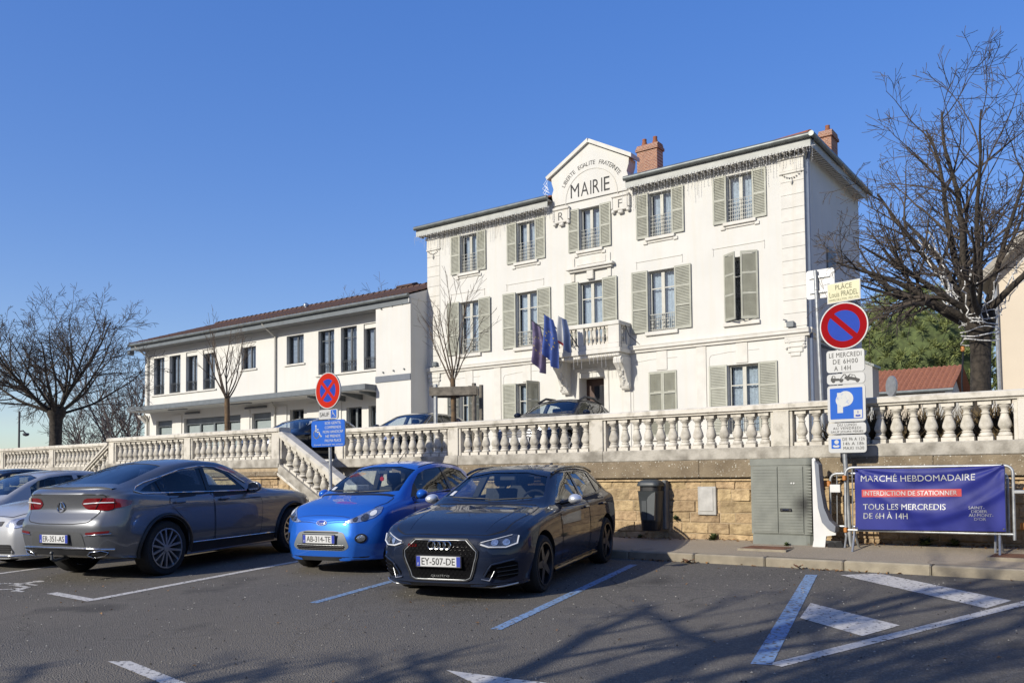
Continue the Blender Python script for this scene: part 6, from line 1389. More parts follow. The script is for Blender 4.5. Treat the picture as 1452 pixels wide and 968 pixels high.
pm_ = MB(); xl = cx-.12; zb2 = z0+.13
q = flatpoly([(xl, zb2), (xl+.075, zb2), (xl+.075, zb2+.28), (xl, zb2+.28)], SY-.003); pm_.add(q.v, q.f)
q = ring_pts(xl+.11, zb2+.195, .035, .105, SY-.0032, 28); pm_.add(q.v, q.f); obj('letter_p', pm_, sign_white, o)
st_ = flatpoly(circle(xl+.075, zb2+.175, .095, 24), SY-.004); obj('sticker_remains', st_, mat('torn_sticker', (.66, .66, .62), .7, col2=(.35, .42, .60), scale=22, lo=.3, hi=.45), o)
obj('disc_symbol_field', flatpoly([(px1-.155, z0+.055), (px1-.045, z0+.055), (px1-.045, z0+.165), (px1-.155, z0+.165)], SY-.003), sign_white, o)
dq = MB(); q = flatpoly([(px1-.14, z0+.085), (px1-.12, z0+.072), (px1-.08, z0+.072), (px1-.06, z0+.085), (px1-.08, z0+.098), (px1-.1, z0+.092), (px1-.12, z0+.098)], SY-.004); dq.add(q.v, q.f); q = flatpoly([(px1-.105, z0+.115), (px1-.095, z0+.115), (px1-.095, z0+.15), (px1-.105, z0+.15)], SY-.004); dq.add(q.v, q.f); obj('disc_symbol', dq, sign_blue, o)
o = panel(1.98, 2.148); words(o, 'DU LUNDI', SY-.002, cx, sz(2.112), .036, .25, sp=1.2); words(o, 'AU VENDREDI', SY-.002, cx, sz(2.065), .036, .37, sp=1.2); words(o, 'SAUF JOURS FÉRIÉS', SY-.002, cx, sz(2.015), .042, .43)
o = panel(1.71, 1.975); zc = sz(1.845); obj('field', flatpoly([(px0+.04, zc-.065), (px0+.165, zc-.065), (px0+.165, zc+.065), (px0+.04, zc+.065)], SY-.002), blue2, o)
dq = MB(); q = flatpoly([(px0+.055, zc-.03), (px0+.08, zc-.05), (px0+.13, zc-.05), (px0+.152, zc-.03), (px0+.13, zc-.015), (px0+.1, zc-.025), (px0+.075, zc-.015)], SY-.003); dq.add(q.v, q.f); q = flatpoly(circle(px0+.11, zc+.025, .03, 12), SY-.003); dq.add(q.v, q.f); obj('disc_symbol', dq, sign_white, o)
for s_, zz in (('DE 9h A 12h', .062), ('14h A 18h', 0), ('MAXI 1h30', -.062)): words(o, s_, SY-.002, px0+.335, zc+zz, .042, .29 if s_[0] == 'D' else .27, sp=1.1)
# street name plate
NP = thing('street_name_plate', 'cream enamel street plate reading PLACE Louis PRADEL above the round sign', 'street sign', (SX, SY, 3.95))
x0_, x1_, z0, z1 = -3.58*K, -3.12*K, sz(3.875), sz(4.165); pts = [(x0_, z0-.012), (x1_, z0+.012), (x1_, z1+.012), (x0_, z1-.012)]
obj('plate', MB().prism(pts, 'y', SY+.003, SY+.02), sign_white, NP); ins = [(x0_+.012, z0+.002), (x1_-.012, z0+.024), (x1_-.012, z1-.0), (x0_+.012, z1-.024)]
obj('face', flatpoly(ins, SY), mat('cream_enamel', (.66, .62, .36), .4, var=.04), NP)
ol = mat('olive_letters', (.10, .11, .03), .5); cxx = (x0_+x1_)/2
for s_, zz, h, w in (('PLÂCE', .075, .085, .22), ('Louis PRADEL', -.03, .075, .38), ('MAIRE DE LYON 1957-1976', -.105, .028, .40)): obj('lettering', text_mb(s_, w=w, h=h, x=cxx, y=SY-.002, z=(z0+z1)/2+zz+.006, bold=.006, rot=.04), ol, NP)
# back of another sign on a taller post up on the terrace
BP = thing('sign_post', 'tall thin grey post with the blank white back of a sign on top', 'sign', (-4.78, 16.2, TZ))
obj('post', MB().tube([(-4.72, 16.25, TZ), (-4.80, 16.25, 5.22)], .035, 10), pole_m, BP, 40)
o = obj('sign_back', MB().prism(roundrect(-4.99, -4.47, 4.70, 5.24, .05), 'y', 16.30, 16.33), white_m, BP)
for z in (4.82, 5.10): obj('bracket', MB().box(-4.93, -4.55, 16.27, 16.298, z-.02, z+.02), pole_m, o)
# disabled parking sign
HX, HY = -11.66, 10.40; hz = zr(HY)+.1
HP = thing('sign_post', 'post with round no stopping sign and blue disabled parking panels behind the blue car', 'sign', (HX, HY, .3))
KZ = hypot(HX, HY)
obj('post', MB().tube([(HX+.045, HY+.05, .1), (HX-.02, HY+.05, 3.2)], .03, 10), pole_m, HP, 40)
rc = 2.985
o = plate_sign(HP, 'round_sign', circle(HX, rc, .325), HY, sign_white)
obj('ring', ring_pts(HX, rc, .205, .308, HY-.002), sign_red2, o); obj('field', flatpoly(circle(HX, rc, .206), HY-.0015), sign_blue, o)
for a in (pi/4, -pi/4): obj('bar', flatpoly([(HX+p*cos(a)-q*sin(a), rc+p*sin(a)+q*cos(a)) for p, q in ((-.25, -.032), (.25, -.032), (.25, .032), (-.25, .032))], HY-.003-(.0005 if a > 0 else 0)), sign_red2, o)
o = plate_sign(HP, 'text_panel', roundrect(HX-.24, HX+.26, 2.475, 2.645, .035), HY, sign_white); words(o, 'SAUF', HY-.002, HX-.085, 2.56, .075, .24)
obj('field', flatpoly([(HX+.08, 2.49), (HX+.225, 2.49), (HX+.225, 2.635), (HX+.08, 2.635)], HY-.002), blue2, o); wq = MB(); wheelchair(wq, lambda u, v: (HX+.09+.115*u, HY-.003, 2.503+.115*v)); obj('wheelchair_symbol', wq, sign_white, o)
o = plate_sign(HP, 'blue_panel', roundrect(HX-.43, HX+.44, 1.985, 2.455, .05), HY-.004, blue2, back=pole_m); wq = MB(); wheelchair(wq, lambda u, v: (HX-.39+.24*u, HY-.006, 2.14+.24*v)); obj('wheelchair_symbol', wq, sign_white, o)
for i, s_ in enumerate(('SOIS GENTIL', 'COMPRENDS', 'MON HANDICAP', 'NE PRENDS', 'PAS MA PLACE')): words(o, s_, HY-.006, HX+.14, 2.405-.078*i, .048, (.42, .42, .52, .38, .42)[i], sign_white, .014)
words(o, 'Conseil municipal des enfants', HY-.006, HX+.02, 2.02, .032, .76, sign_white, .008)
# ---------------------------------------------------------------- things along the wall
# bin
bx, by = -6.30, WY-.13
lb = thing('litter_bin', 'dark grey wall mounted litter bin with hooded top', 'bin', (bx, by, .55))
def rr2(w, d, z, n=6, cy=by-.14, r=.1):
    P = roundrect(-w, w, -d, d, r, n); return [(bx+p[0], cy+p[1], z) for p in P]
def loftr(rings):
    m = MB(); n = len(rings[0]); v = [p for r in rings for p in r]; m.add(v, [(i*n+j, i*n+(j+1) % n, (i+1)*n+(j+1) % n, (i+1)*n+j) for i in range(len(rings)-1) for j in range(n)]+[tuple(range(n-1, -1, -1)), tuple(range((len(rings)-1)*n, len(rings)*n))]); return m
obj('bin_body', loftr([rr2(.155, .12, .70), rr2(.16, .125, .72), rr2(.190, .15, 1.165), rr2(.196, .156, 1.175)]), darkgrey_m, lb, 50)
obj('bin_base', loftr([rr2(.13, .10, .545), rr2(.148, .114, .56), rr2(.156, .121, .699)]), black_m, lb, 50)
obj('opening', loftr([rr2(.165, .125, 1.176), rr2(.165, .125, 1.262)]), black_m, lb, 50)
obj('hood', loftr([rr2(.194, .158, 1.252), rr2(.197, .161, 1.272), rr2(.185, .148, 1.31, r=.095), rr2(.155, .12, 1.34, r=.09), rr2(.09, .06, 1.358, r=.05)]), darkgrey_m, lb, 50)
obj('back_plate', MB().cbox(bx+.13, bx+.20, by-.02, WY-.002, .56, 1.345, .015), mat('grey_plastic', (.17, .175, .17), .5, var=.05), lb)
obj('front_panel', MB().prism([(bx-.085, .72), (bx+.0, .72), (bx+.0, 1.02), (bx-.085, 1.02)], 'y', by-.292, by-.255), darkgrey_m, lb)
obj('front_panel', MB().prism([(bx+.012, .72), (bx+.13, .72), (bx+.155, 1.16), (bx+.10, 1.14), (bx+.03, 1.08), (bx+.012, 1.03)], 'y', by-.298, by-.25), mat('bin_panel', (.11, .12, .12), .42, var=.05), lb)
# meter plate
mp = thing('meter_cover', 'small pale rectangular service cover set in the sandstone wall', 'cover', (-5.44, WY, 1.0))
obj('frame', MB().cbox(-5.60, -5.30, WY-.05, WY+.03, .80, 1.24, .006), mat('grey_white', (.52, .50, .45), .7, var=.1, scale=9), mp); obj('door', MB().cbox(-5.57, -5.345, WY-.058, WY-.051, .86, 1.215, .003), mat('grey_white2', (.58, .56, .51), .7, var=.1, scale=9), mp)
# green cabinet
gc = thing('utility_cabinet', 'grey green ribbed utility cabinet standing against the wall', 'cabinet', (-4.2, 12.3, .4))
cg = mat('cabinet_green', (.255, .265, .225), .6, var=.1, scale=5, col2=(.195, .205, .175)); cf = WY-.36; x0_, x1_ = -4.62, -3.73
def soot():
    """scorch stain with its own shape on the right door"""
    n, l = cg.node_tree.nodes, cg.node_tree.links; p = n['Principled BSDF']; src = p.inputs['Base Color'].links[0].from_socket
    tc = n.new('ShaderNodeTexCoord'); mp_ = n.new('ShaderNodeMapping'); mp_.inputs['Location'].default_value = (-.34, 0, -.57); l.new(tc.outputs['Object'], mp_.inputs[0])
    ln = n.new('ShaderNodeVectorMath'); ln.operation = 'LENGTH'; nz = n.new('ShaderNodeTexNoise'); nz.inputs['Scale'].default_value = 5; l.new(tc.outputs['Object'], nz.inputs['Vector'])
    sc2 = n.new('ShaderNodeVectorMath'); sc2.operation = 'MULTIPLY'; sc2.inputs[1].default_value = (1, .2, .85); l.new(mp_.outputs[0], sc2.inputs[0]); l.new(sc2.outputs[0], ln.inputs[0])
    ad = n.new('ShaderNodeMath'); ad.operation = 'MULTIPLY_ADD'; ad.inputs[1].default_value = .14; l.new(nz.outputs['Fac'], ad.inputs[0]); l.new(ln.outputs['Value'], ad.inputs[2])
    cr = n.new('ShaderNodeValToRGB'); cr.color_ramp.elements[0].position = .10; cr.color_ramp.elements[0].color = (.10, .10, .10, 1); cr.color_ramp.elements[1].position = .28; cr.color_ramp.elements[1].color = (1, 1, 1, 1)
    l.new(ad.outputs[0], cr.inputs[0]); mx = n.new('ShaderNodeMixRGB'); mx.blend_type = 'MULTIPLY'; mx.inputs[0].default_value = 1; l.new(src, mx.inputs[1]); l.new(cr.outputs[0], mx.inputs[2]); l.new(mx.outputs[0], p.inputs['Base Color'])
soot()
P = [(x0_, WY-.005), (x0_, cf), (x1_-.10, cf), (x1_-.05, cf+.015), (x1_-.015, cf+.05), (x1_, cf+.10), (x1_, WY-.005)]
obj('housing', MB().prism(P, 'z', .56, 1.545), cg, gc, 40); obj('plinth', MB().prism([(p[0]+(.01 if p[0] < -4 else -.01), max(p[1], cf)+.012 if p[1] < WY-.1 else p[1]) for p in P], 'z', .30, .555), mat('cabinet_plinth', (.23, .245, .215), .7, var=.1), gc)
obj('lid', MB().prism([(p[0]+(-.008 if p[0] < -4 else .008), p[1]-.008 if p[1] < WY-.1 else p[1]) for p in P], 'z', 1.548, 1.645), cg, gc, 40)
for a, b in ((x0_+.03, x0_+.395), (x0_+.405, x1_-.13)):
    dm = MB().box(a, b, cf-.012, cf-.001, .575, 1.53); z = .60
    while z < 1.5: dm.box(a+.004, b-.004, cf-.018, cf-.0125, z, z+.032); z += .042
    obj('door', dm, cg, gc)
    for z in (.72, 1.0, 1.28): pass
rb_ = MB(); z = .60
while z < 1.5: rb_.box(x1_-.10, x1_-.02, cf+.0, cf+.02, z, z+.030); rb_.box(x1_-.012, x1_+.006, cf+.11, WY-.03, z, z+.032); z += .042
o = obj('ribs', rb_, cg, gc); o['kind'] = 'stuff'
obj('handle', MB().cbox(x0_+.43, x0_+.60, cf-.035, cf-.019, .885, .93, .008), black_m, gc); obj('handle_plate', MB().cbox(x0_+.47, x0_+.56, cf-.042, cf-.036, .895, .918, .004), chrome, gc)
obj('lock', MB().lathe([(.0, -.0), (.012, 0), (.012, .006), (0, .006)], (x0_+.60, cf-.026, 1.29), 'y', 10).lathe([(0, 0), (.012, 0), (.012, .006), (0, .006)], (x0_+.635, cf-.026, 1.29), 'y', 10), white_m, gc)
# tipped-up white trestle beside the cabinet
wp = thing('folded_table', 'white curved plastic panel on a small black wheeled foot beside the cabinet', 'panel', (-3.62, 12.3, .4))
P = [(-3.70, .50), (-3.70, 1.63), (-3.675, 1.645), (-3.655, 1.63), (-3.64, 1.30), (-3.62, .95), (-3.57, .75), (-3.49, .66), (-3.40, .62), (-3.40, .58), (-3.53, .56), (-3.55, .40), (-3.72, .40)]
obj('panel', MB().prism([(p[0]-.005, p[1]) for p in P[:7]]+[] if False else P, 'y', 12.16, 12.19), white_m, wp)
gp = [(-3.655, 1.60), (-3.60, 1.55), (-3.58, 1.2), (-3.54, .95), (-3.47, .78), (-3.39, .70), (-3.40, .62), (-3.49, .66), (-3.57, .75), (-3.62, .95), (-3.64, 1.30)]
obj('hollow_back', MB().prism(gp, 'y', 12.12, 12.30), mat('grey_blue_plastic', (.20, .22, .26), .5, var=.05), wp)
for (x, z) in ((-3.46, .43), (-3.36, .44)): obj('castor', MB().lathe([(0, 12.15), (.055, 12.15), (.055, 12.21), (0, 12.21)], (x, 0, z), 'y', 14), rubber, wp, 40)
obj('foot', MB().box(-3.56, -3.33, 12.17, 12.20, .46, .50), black_m, wp)
# crowd barriers with the market banner
orange = mat('orange_clip', (.55, .20, .03), .5, var=.05)
def barrier(name, label, x0_, x1_, y, z0, z1, lean, legs, bars=18, clip_r=False, grp='steel crowd barriers leaning on the wall'):
    b = thing(name, label, 'barrier', ((x0_+x1_)/2, y, z0), group=grp)
    f = lambda x, z: (x, y+(z-z0)*lean, z)
    r = .09; zz0 = z0+.22; P = [f(x0_, zz0)]+[f(x0_, z1-r)]+[f(x0_+r*(1-cos(radians(a))), z1-r+r*sin(radians(a))) for a in (22, 45, 67)]+[f(x0_+r, z1), f(x1_-r, z1)]+[f(x1_-r+r*sin(radians(a)), z1-r+r*cos(radians(a))) for a in (22, 45, 67)]+[f(x1_, z1-r), f(x1_, zz0)]
    obj('frame', MB().tube(P, .019, 10), pole_m, b, 40); obj('bottom_rail', MB().tube([f(x0_, zz0+.07), f(x1_, zz0+.07)], .016, 8), pole_m, b, 40)
    for k in range(bars): x = x0_+.09+(x1_-x0_-.18)*k/(bars-1); obj('upright', MB().tube([f(x, zz0+.07), f(x, z1-.01)], .008, 6), pole_m, b)
    for lx in legs:
        q = []
        for sg in (-1, 1): q = [(lx, y+(zz0-z0)*lean, zz0+.06), (lx+.012, y+sg*.10, z0+.12), (lx+.02, y+sg*.20, z0+.005)]; obj('foot', MB().tube(q, .015, 8), pole_m, b, 40)
    return b, f
barrier('crowd_barrier', 'steel crowd barrier mostly hidden behind the sign post and banner', -3.52, -1.35, 12.34, .40, 1.42, .05, (-3.30, -1.5), 16)
B2, f2 = barrier('crowd_barrier', 'front steel crowd barrier carrying the blue market banner', -3.24, -1.26, 12.06, .37, 1.50, .05, (-3.13, -1.42), 18)
for z in (1.36, .66): obj('clip', MB().cbox(-3.262, -3.218, 12.03, 12.13, z-.035, z+.035, .01), orange, B2)
B3, f3 = barrier('crowd_barrier', 'dark shaded crowd barrier behind the right end of the banner', -1.14, 1.0, 12.36, .42, 1.30, .05, (-.9, .8), 14)
for x, z in ((-1.12, 1.18), (-1.16, .75)): obj('clip', MB().cbox(x-.06, x+.05, 12.30, 12.36, z-.045, z+.045, .012), orange, B3)
obj('hook_arm', MB().cbox(-1.26, -1.12, 12.08, 12.32, 1.155, 1.20, .008), pole_m, B3)
for z in (1.28, .78): obj('clip', MB().cbox(-3.60, -3.50, 12.30, 12.36, z-.04, z+.04, .01), orange, B2)
obj('tag_plate', MB().cbox(-3.50, -3.36, 12.28, 12.30, 1.16, 1.27, .004), white_m, B2)
bn = thing('banner', 'creased dark blue market banner with white and red lettering on the barrier', 'banner', (-2.2, 12.02, .7))
ban_m = mat('banner_blue', (.026, .034, .24), .5, var=.08, scale=2, spec=.18); ban_r = mat('banner_red', (.62, .06, .06), .6, var=.03)
bx0, bx1, bz0, bz1 = -3.10, -1.345, .685, 1.495
def bY(u, v):                                 # creases fan from the top corners and sag between
    sag = .030*math.exp(-((v-(.82-1.9*(u-.5)**2*0-.55*sin(pi*u)))/.10)**2)*sin(pi*u)
    f1 = .016*sin(9*atan2(1-v, max(.02, 1-u)))*math.exp(-1.2*hypot(1-u, 1-v)); f2_ = .014*sin(9*atan2(1-v, max(.02, u)))*math.exp(-1.2*hypot(u, 1-v))
    f3_ = .020*math.exp(-((v-(.12+.75*(u-.35)**2*1.6))/.07)**2)*(u > .3)*min(1, (u-.3)*4)
    return 12.025+.05*(bz0+(bz1-bz0)*v-.37)-.02-sag-f1-f2_-f3_
def bpt(x, z, off=0):
    u, v = (x-bx0)/(bx1-bx0), (z-bz0)/(bz1-bz0); zz = z-.018*sin(pi*u)*(v > .5)*(v-.5)*2+ .022*(u-.5)
    return (x, bY(min(1, max(0, u)), v)-off, zz)
g_ = MB(); nu, nv = 90, 44; g_.add([bpt(bx0+(bx1-bx0)*i/nu, bz0+(bz1-bz0)*j/nv) for i in range(nu+1) for j in range(nv+1)], [(i*(nv+1)+j, (i+1)*(nv+1)+j, (i+1)*(nv+1)+j+1, i*(nv+1)+j+1) for i in range(nu) for j in range(nv)])
sheet = obj('sheet', g_, ban_m, bn, 180)
def btext(s, x, z, h, w, bold=.01, m=sign_white):
    q = text_mb(s, w=w, h=h, x=x, y=0, z=z, bold=bold, align='L'); q.v = [bpt(p[0], p[2], .004) for p in q.v]; return obj('lettering', q, m, sheet)
btext('MARCHÉ HEBDOMADAIRE', bx0+.075, 1.375, .105, 1.36, .0)
st = MB(); a, b, c_, d = bx0+.085, bx0+1.28, 1.115, 1.215; n = 24
st.add([bpt(a+(b-a)*i/n, z, .003) for i in range(n+1) for z in (c_, (c_+d)/2, d)], [(3*i+k, 3*i+3+k, 3*i+4+k, 3*i+1+k) for i in range(n) for k in (0, 1)]); red = obj('red_strip', st, ban_r, sheet)
q = text_mb('INTERDICTION DE STATIONNER', w=1.12, h=.062, x=a+.025, y=0, z=1.165, bold=.012, align='L'); q.v = [bpt(p[0], p[2], .006) for p in q.v]; obj('lettering', q, sign_white, sheet)
btext('TOUS LES MERCREDIS', bx0+.10, .985, .075, 1.0, .006); btext('DE 6H À 14H', bx0+.105, .875, .095, .545, .006)
for i, (s_, w, dx) in enumerate((('SAINT-', .175, 0), ('DIDIER', .175, .03), ('AU-MONT-', .27, 0), ("D'OR", .13, .06))): btext(s_, bx1-.40+dx, .975-.047*i, .036, w, .004)
for x, z in ((bx0+.02, bz0+.02), (bx1-.02, bz0+.03), (bx0+.02, bz1-.02), (bx1-.02, bz1)): p = bpt(x, z, .004); obj('eyelet', MB().lathe([(.006, 0), (.012, 0), (.012, .004), (.006, .004)], p, 'y', 8), chrome, bn)
# ---------------------------------------------------------------- bare trees
def vnoise(rr, a): return Vector((rr.uniform(-a, a), rr.uniform(-a, a), rr.uniform(-a, a)))
def branch(rr, p, d, L, r, lvl, P, out, lo=0.0):
    """one wandering branch and its side shoots; out[lvl] collects (points, radii)"""
    n = max(3, int(L/P['seg'])); pts = [p.copy()]; rs = [r]; st = L/n; d = d.normalized(); tip = P['tip'][min(lvl, len(P['tip'])-1)]
    for i in range(n):
        d = (d+vnoise(rr, P['wob'][min(lvl, len(P['wob'])-1)])+Vector((0, 0, P['up'][min(lvl, len(P['up'])-1)]))).normalized()
        p = p+d*st; pts.append(p.copy()); rs.append(max(P['rmin'], r+(r*tip-r)*(i+1)/n))
    out.setdefault(lvl, []).append((pts, rs))
    if lvl+1 >= P['levels']: return
    k = P['kids'][lvl]; k = int(k*L) if P.get('perm') else k
    for j in range(k):
        t = rr.uniform(P['from'][lvl], 1.0)**.9; i = min(n-1, int(t*n)); q = pts[i].lerp(pts[i+1], t*n-i); dd = (pts[i+1]-pts[i]).normalized()
        ax = dd.cross(vnoise(rr, 1)).normalized(); ang = radians(rr.uniform(*P['ang'])); nd = Matrix.Rotation(ang, 3, ax) @ dd
        branch(rr, q, nd, L*rr.uniform(*P['len'][lvl])*(1.15-.5*t), rs[i]*rr.uniform(.45, .7), lvl+1, P, out)
def tubes(lst, n):
    mb = MB()
    for pts, rs in lst: mb.tube(pts, rs, n, cap=False)
    return mb
def pollard(name, label, base, H, rad, limbs, seed, bm_, tm_, trunk_r, knuckle, cat='tree', group='bare pollarded trees', P=None, spread=(25, 75), limb_r=.075, az=None):
    """thick trunk, swollen head, limbs fanning out of it"""
    rr = random.Random(seed); b = Vector(base); t = thing(name, label, cat, base, group=group)
    top = b+Vector((0, 0, knuckle)); k = MB()
    prof_ = [(0, 1.25), (.06, 1.08), (.25, .98), (.5, .94), (.75, .97), (.86, 1.05), (.93, 1.38), (1.0, 1.5), (1.06, 1.35), (1.12, .8)]
    n = 18; rows = []
    for h, s_ in prof_: rows.append([(b.x+trunk_r*s_*(1+.10*sin(3*a+seed+h*3)+rr.uniform(-.05, .05))*cos(a), b.y+trunk_r*s_*(1+.10*sin(3*a+seed+h*3)+rr.uniform(-.05, .05))*sin(a), b.z+knuckle*h) for a in [2*pi*i/n for i in range(n)]])
    k = loftr(rows); obj('trunk', k, bm_, t, 60)
    out = {}
    PP = dict(seg=.16, wob=[.10, .16, .2, .22], up=[.035, .03, .02, .01], tip=[.35, .35, .4, .5], rmin=.0045, levels=4, kids=[7, 6, 4], len=[(.4, .62), (.4, .65), (.35, .6)], ang=(22, 58)); PP['from'] = [.22, .15, .1]
    if P: PP.update(P)
    for i in range(limbs):
        a = (az(i, limbs, rr) if az else 2*pi*i/limbs+rr.uniform(-.35, .35)); e = radians(rr.uniform(*spread)); d = Vector((cos(a)*cos(e), sin(a)*cos(e), sin(e)))
        o = top+Vector((cos(a), sin(a), 0))*trunk_r*rr.uniform(.3, 1.0)+Vector((0, 0, rr.uniform(-.1, .1)*knuckle*.5))
        L = rad*rr.uniform(.75, 1.08)*(1 if e < radians(55) else H)
        sub = {}; branch(rr, o, d, L, limb_r*rr.uniform(.6, 1.15), 0, PP, sub)
        obj('branch', tubes(sub[0], 8), bm_, t, 60)
        for l_ in sub:
            if l_: out.setdefault(l_, []).extend(sub[l_])
    tw = MB()
    for l_, lst in out.items(): q = tubes(lst, 5 if l_ == 1 else 3); tw.add(q.v, q.f)
    o = obj('twigs', tw, tm_, t); o['kind'] = 'stuff'
    return t, top, out
TR, TRtop, TRout = pollard('bare_tree', 'large bare tree at the right wound with white string lights', (-1.95, 14.95, TZ), 1.28, 2.45, 16, 5, bark, twig_m, .150, 1.98, spread=(20, 82), limb_r=.068, az=lambda i, n, rr: (pi*(.62+.78*(i/9)) if i < 9 else 2*pi*i/n+rr.uniform(-.4, .4)), P=dict(kids=[8, 6, 4], up=[.012, .008, .005, 0], ang=(25, 65), tip=[.2, .25, .35, .5], rmin=.004))
TL, _, _ = pollard('bare_tree', 'lone bare tree with a swollen pollard head at the far left', (-28.0, 13.55, TZ), 1.0, 3.2, 17, 8, bark, twig_m, .19, 1.85, spread=(5, 72), limb_r=.062, P=dict(kids=[9, 6, 4], seg=.2, rmin=.0055, tip=[.22, .3, .4, .5], up=[.035, .02, .01, 0], ang=(25, 62)))
# string lights round the head and up the limbs
rr = random.Random(3); sl_m = MB(); tp = TRtop
for k in range(6):
    z = tp.z-.34+.085*k; sl_m.tube([(tp.x+(.25+.03*sin(5*a+k))*cos(a), tp.y+(.25+.03*sin(5*a+k))*sin(a), z+.03*sin(2*a+k*1.7)) for a in [2*pi*i/22 for i in range(23)]], .009, 4)
for i in range(20):
    a = rr.uniform(pi, 2*pi); p = Vector((tp.x+.22*cos(a), tp.y+.22*sin(a), tp.z-.05)); d = Vector((cos(a)*rr.uniform(.2, .8), sin(a)*.4, 1)).normalized(); L = rr.uniform(.5, 1.5); n = int(L/.07); pts = []
    for j in range(n+1): pts.append(p+d*L*j/n+vnoise(rr, .045))
    sl_m.tube(pts, .0095, 4)
    for q in pts[::2]: sl_m.tube([q, q+vnoise(rr, .04)], .006, 3)
o = obj('string_lights', sl_m, MATS['white_wire']); o['kind'] = 'stuff'; tag(o, 'white string lights wound round the head and limbs of the right hand tree', 'lights')
bx_ = thing('junction_box', 'orange plastic junction box with black cable strapped to the right tree trunk', 'junction box', (-2.05, 14.75, 3.2))
obj('box', MB().cbox(-2.18, -2.13, 14.73, 14.79, 3.28, 3.36, .012), orange, bx_); obj('cable', MB().tube([(-2.15, 14.76, 3.27), (-2.18, 14.74, 2.8), (-2.16, 14.75, 2.3), (-2.17, 14.74, 1.8)], .014, 5), black_m, bx_)
def young_tree(label, base, fork, H, seed, tr_, lean=0, wide=1.0, n0=7):
    rr = random.Random(seed); b = Vector(base); t = thing('young_tree', label, 'tree', base, group='young bare trees on the terrace')
    pts = [b, b+Vector((.02, 0, fork*.5)), b+Vector((lean, 0, fork))]; obj('trunk', MB().tube(pts, [tr_, tr_*.9, tr_*.8], 10, cap=False), bark_warm, t, 60)
    out = {}; PP = dict(seg=.14, wob=[.07, .1, .14], up=[.06, .05, .03], tip=[.3, .4, .5], rmin=.0042, levels=3, kids=[6, 3], len=[(.35, .6), (.3, .6)], ang=(15, 42)); PP['from'] = [.15, .2]
    for i in range(n0):
        a = 2*pi*i/n0+rr.uniform(-.3, .3); e = radians(rr.uniform(42, 82)); d = Vector((cos(a)*cos(e)*wide, sin(a)*cos(e)*wide, sin(e)))
        sub = {}; branch(rr, pts[-1]-Vector((0, 0, rr.uniform(0, .25))), d, H*rr.uniform(.6, 1.0), tr_*rr.uniform(.22, .38), 0, PP, sub)
        obj('branch', tubes(sub[0], 6), young_m, t, 60)
        for l_ in sub:
            if l_: out.setdefault(l_, []).extend(sub[l_])
    tw = MB()
    for l_, lst in out.items(): q = tubes(lst, 4 if l_ == 1 else 3); tw.add(q.v, q.f)
    o = obj('twigs', tw, young_m, t); o['kind'] = 'stuff'; return t
young_m = mat('young_twig', (.14, .105, .075), .95, var=.2, scale=5)
young_tree('young bare tree with warm brown trunk inside a wooden tree guard', (-14.17, 16.85, TZ), 2.15, 2.85, 4, .075, wide=1.0)
young_tree('young bare tree in front of the left wing windows', (-24.0, 17.1, TZ), 2.35, 2.75, 6, .10, wide=1.1)
# tree guard of posts and planks
tg = thing('tree_guard', 'weathered wooden tree guard of grey posts and planks before the town hall', 'tree guard', (-14.1, 16.9, TZ)); wood = mat('weathered_wood', (.20, .175, .14), .9, var=.25, scale=9, bump=.3)
corners = [(-14.50, 16.55), (-13.60, 17.0), (-13.72, 17.45), (-14.32, 17.25)]
for i, (x, y) in enumerate(corners[:3]+[(-14.22, 16.95)]): obj('post', MB().tube([(x, y, TZ-.05), (x, y, 3.80 if i != 3 else 3.55)], .055, 8), pole_m if i == 0 else wood, tg, 40)
def plank(a, b, z0, z1):
    d = (Vector((b[0]-a[0], b[1]-a[1], 0))).normalized(); n = Vector((-d.y, d.x, 0))*.02; A, B_ = Vector((*a, 0))-d*.1, Vector((*b, 0))+d*.1
    mb = MB(); v = [(q+s*n+Vector((0, 0, z)))[:] for q in (A, B_) for s in (-1, 1) for z in (z0, z1)]; mb.add(v, [(0, 1, 3, 2), (4, 6, 7, 5), (0, 4, 5, 1), (2, 3, 7, 6), (0, 2, 6, 4), (1, 5, 7, 3)]); obj('plank', mb, wood, tg)
plank((-14.52, 16.48), (-13.58, 16.93), 3.50, 3.72); plank((-14.55, 16.6), (-14.2, 17.0), 3.46, 3.66); plank((-13.55, 17.0), (-14.2, 17.0), 3.48, 3.66)
# distant bare trees
def far_tree(label, base, H, w, seed, n=900, m=None, grp='distant bare trees'):
    rr = random.Random(seed); b = Vector(base); t = thing('distant_tree', label, 'tree', base, group=grp); out = {}
    PP = dict(seg=H*.07, wob=[.08, .14, .18, .2], up=[.03, .04, .03, .02], tip=[.4, .4, .5, .6], rmin=.012, levels=4, kids=[9, 6, 4], len=[(.35, .6), (.35, .6), (.35, .6)], ang=(18, 50)); PP['from'] = [.2, .15, .1]
    for i in range(7):
        a = 2*pi*i/7+rr.uniform(-.3, .3); e = radians(rr.uniform(45, 85)); sub = {}; branch(rr, b+Vector((0, 0, H*.18)), Vector((cos(a)*cos(e)*w, sin(a)*cos(e)*w, sin(e))), H*.75*rr.uniform(.8, 1.05), .06*H/6, 0, PP, sub)
        for l_ in sub: out.setdefault(l_, []).extend(sub[l_])
    obj('trunk', MB().tube([b, b+Vector((0, 0, H*.2))], [.14*H/6, .10*H/6], 8), m or farbark, t); mb = MB()
    for l_, lst in out.items(): q = tubes(lst, 3); mb.add(q.v, q.f)
    o = obj('crown', mb, m or farbark, t); o['kind'] = 'stuff'
far_tree('hazy bare tree beyond the left end of the wing, nearest to it', (-56.3, 32.4, -.7), 10.6, 1.2, 2); far_tree('low hazy bare tree left of the wing above the balustrade', (-60.5, 31.6, -.7), 7.5, 1.35, 3)
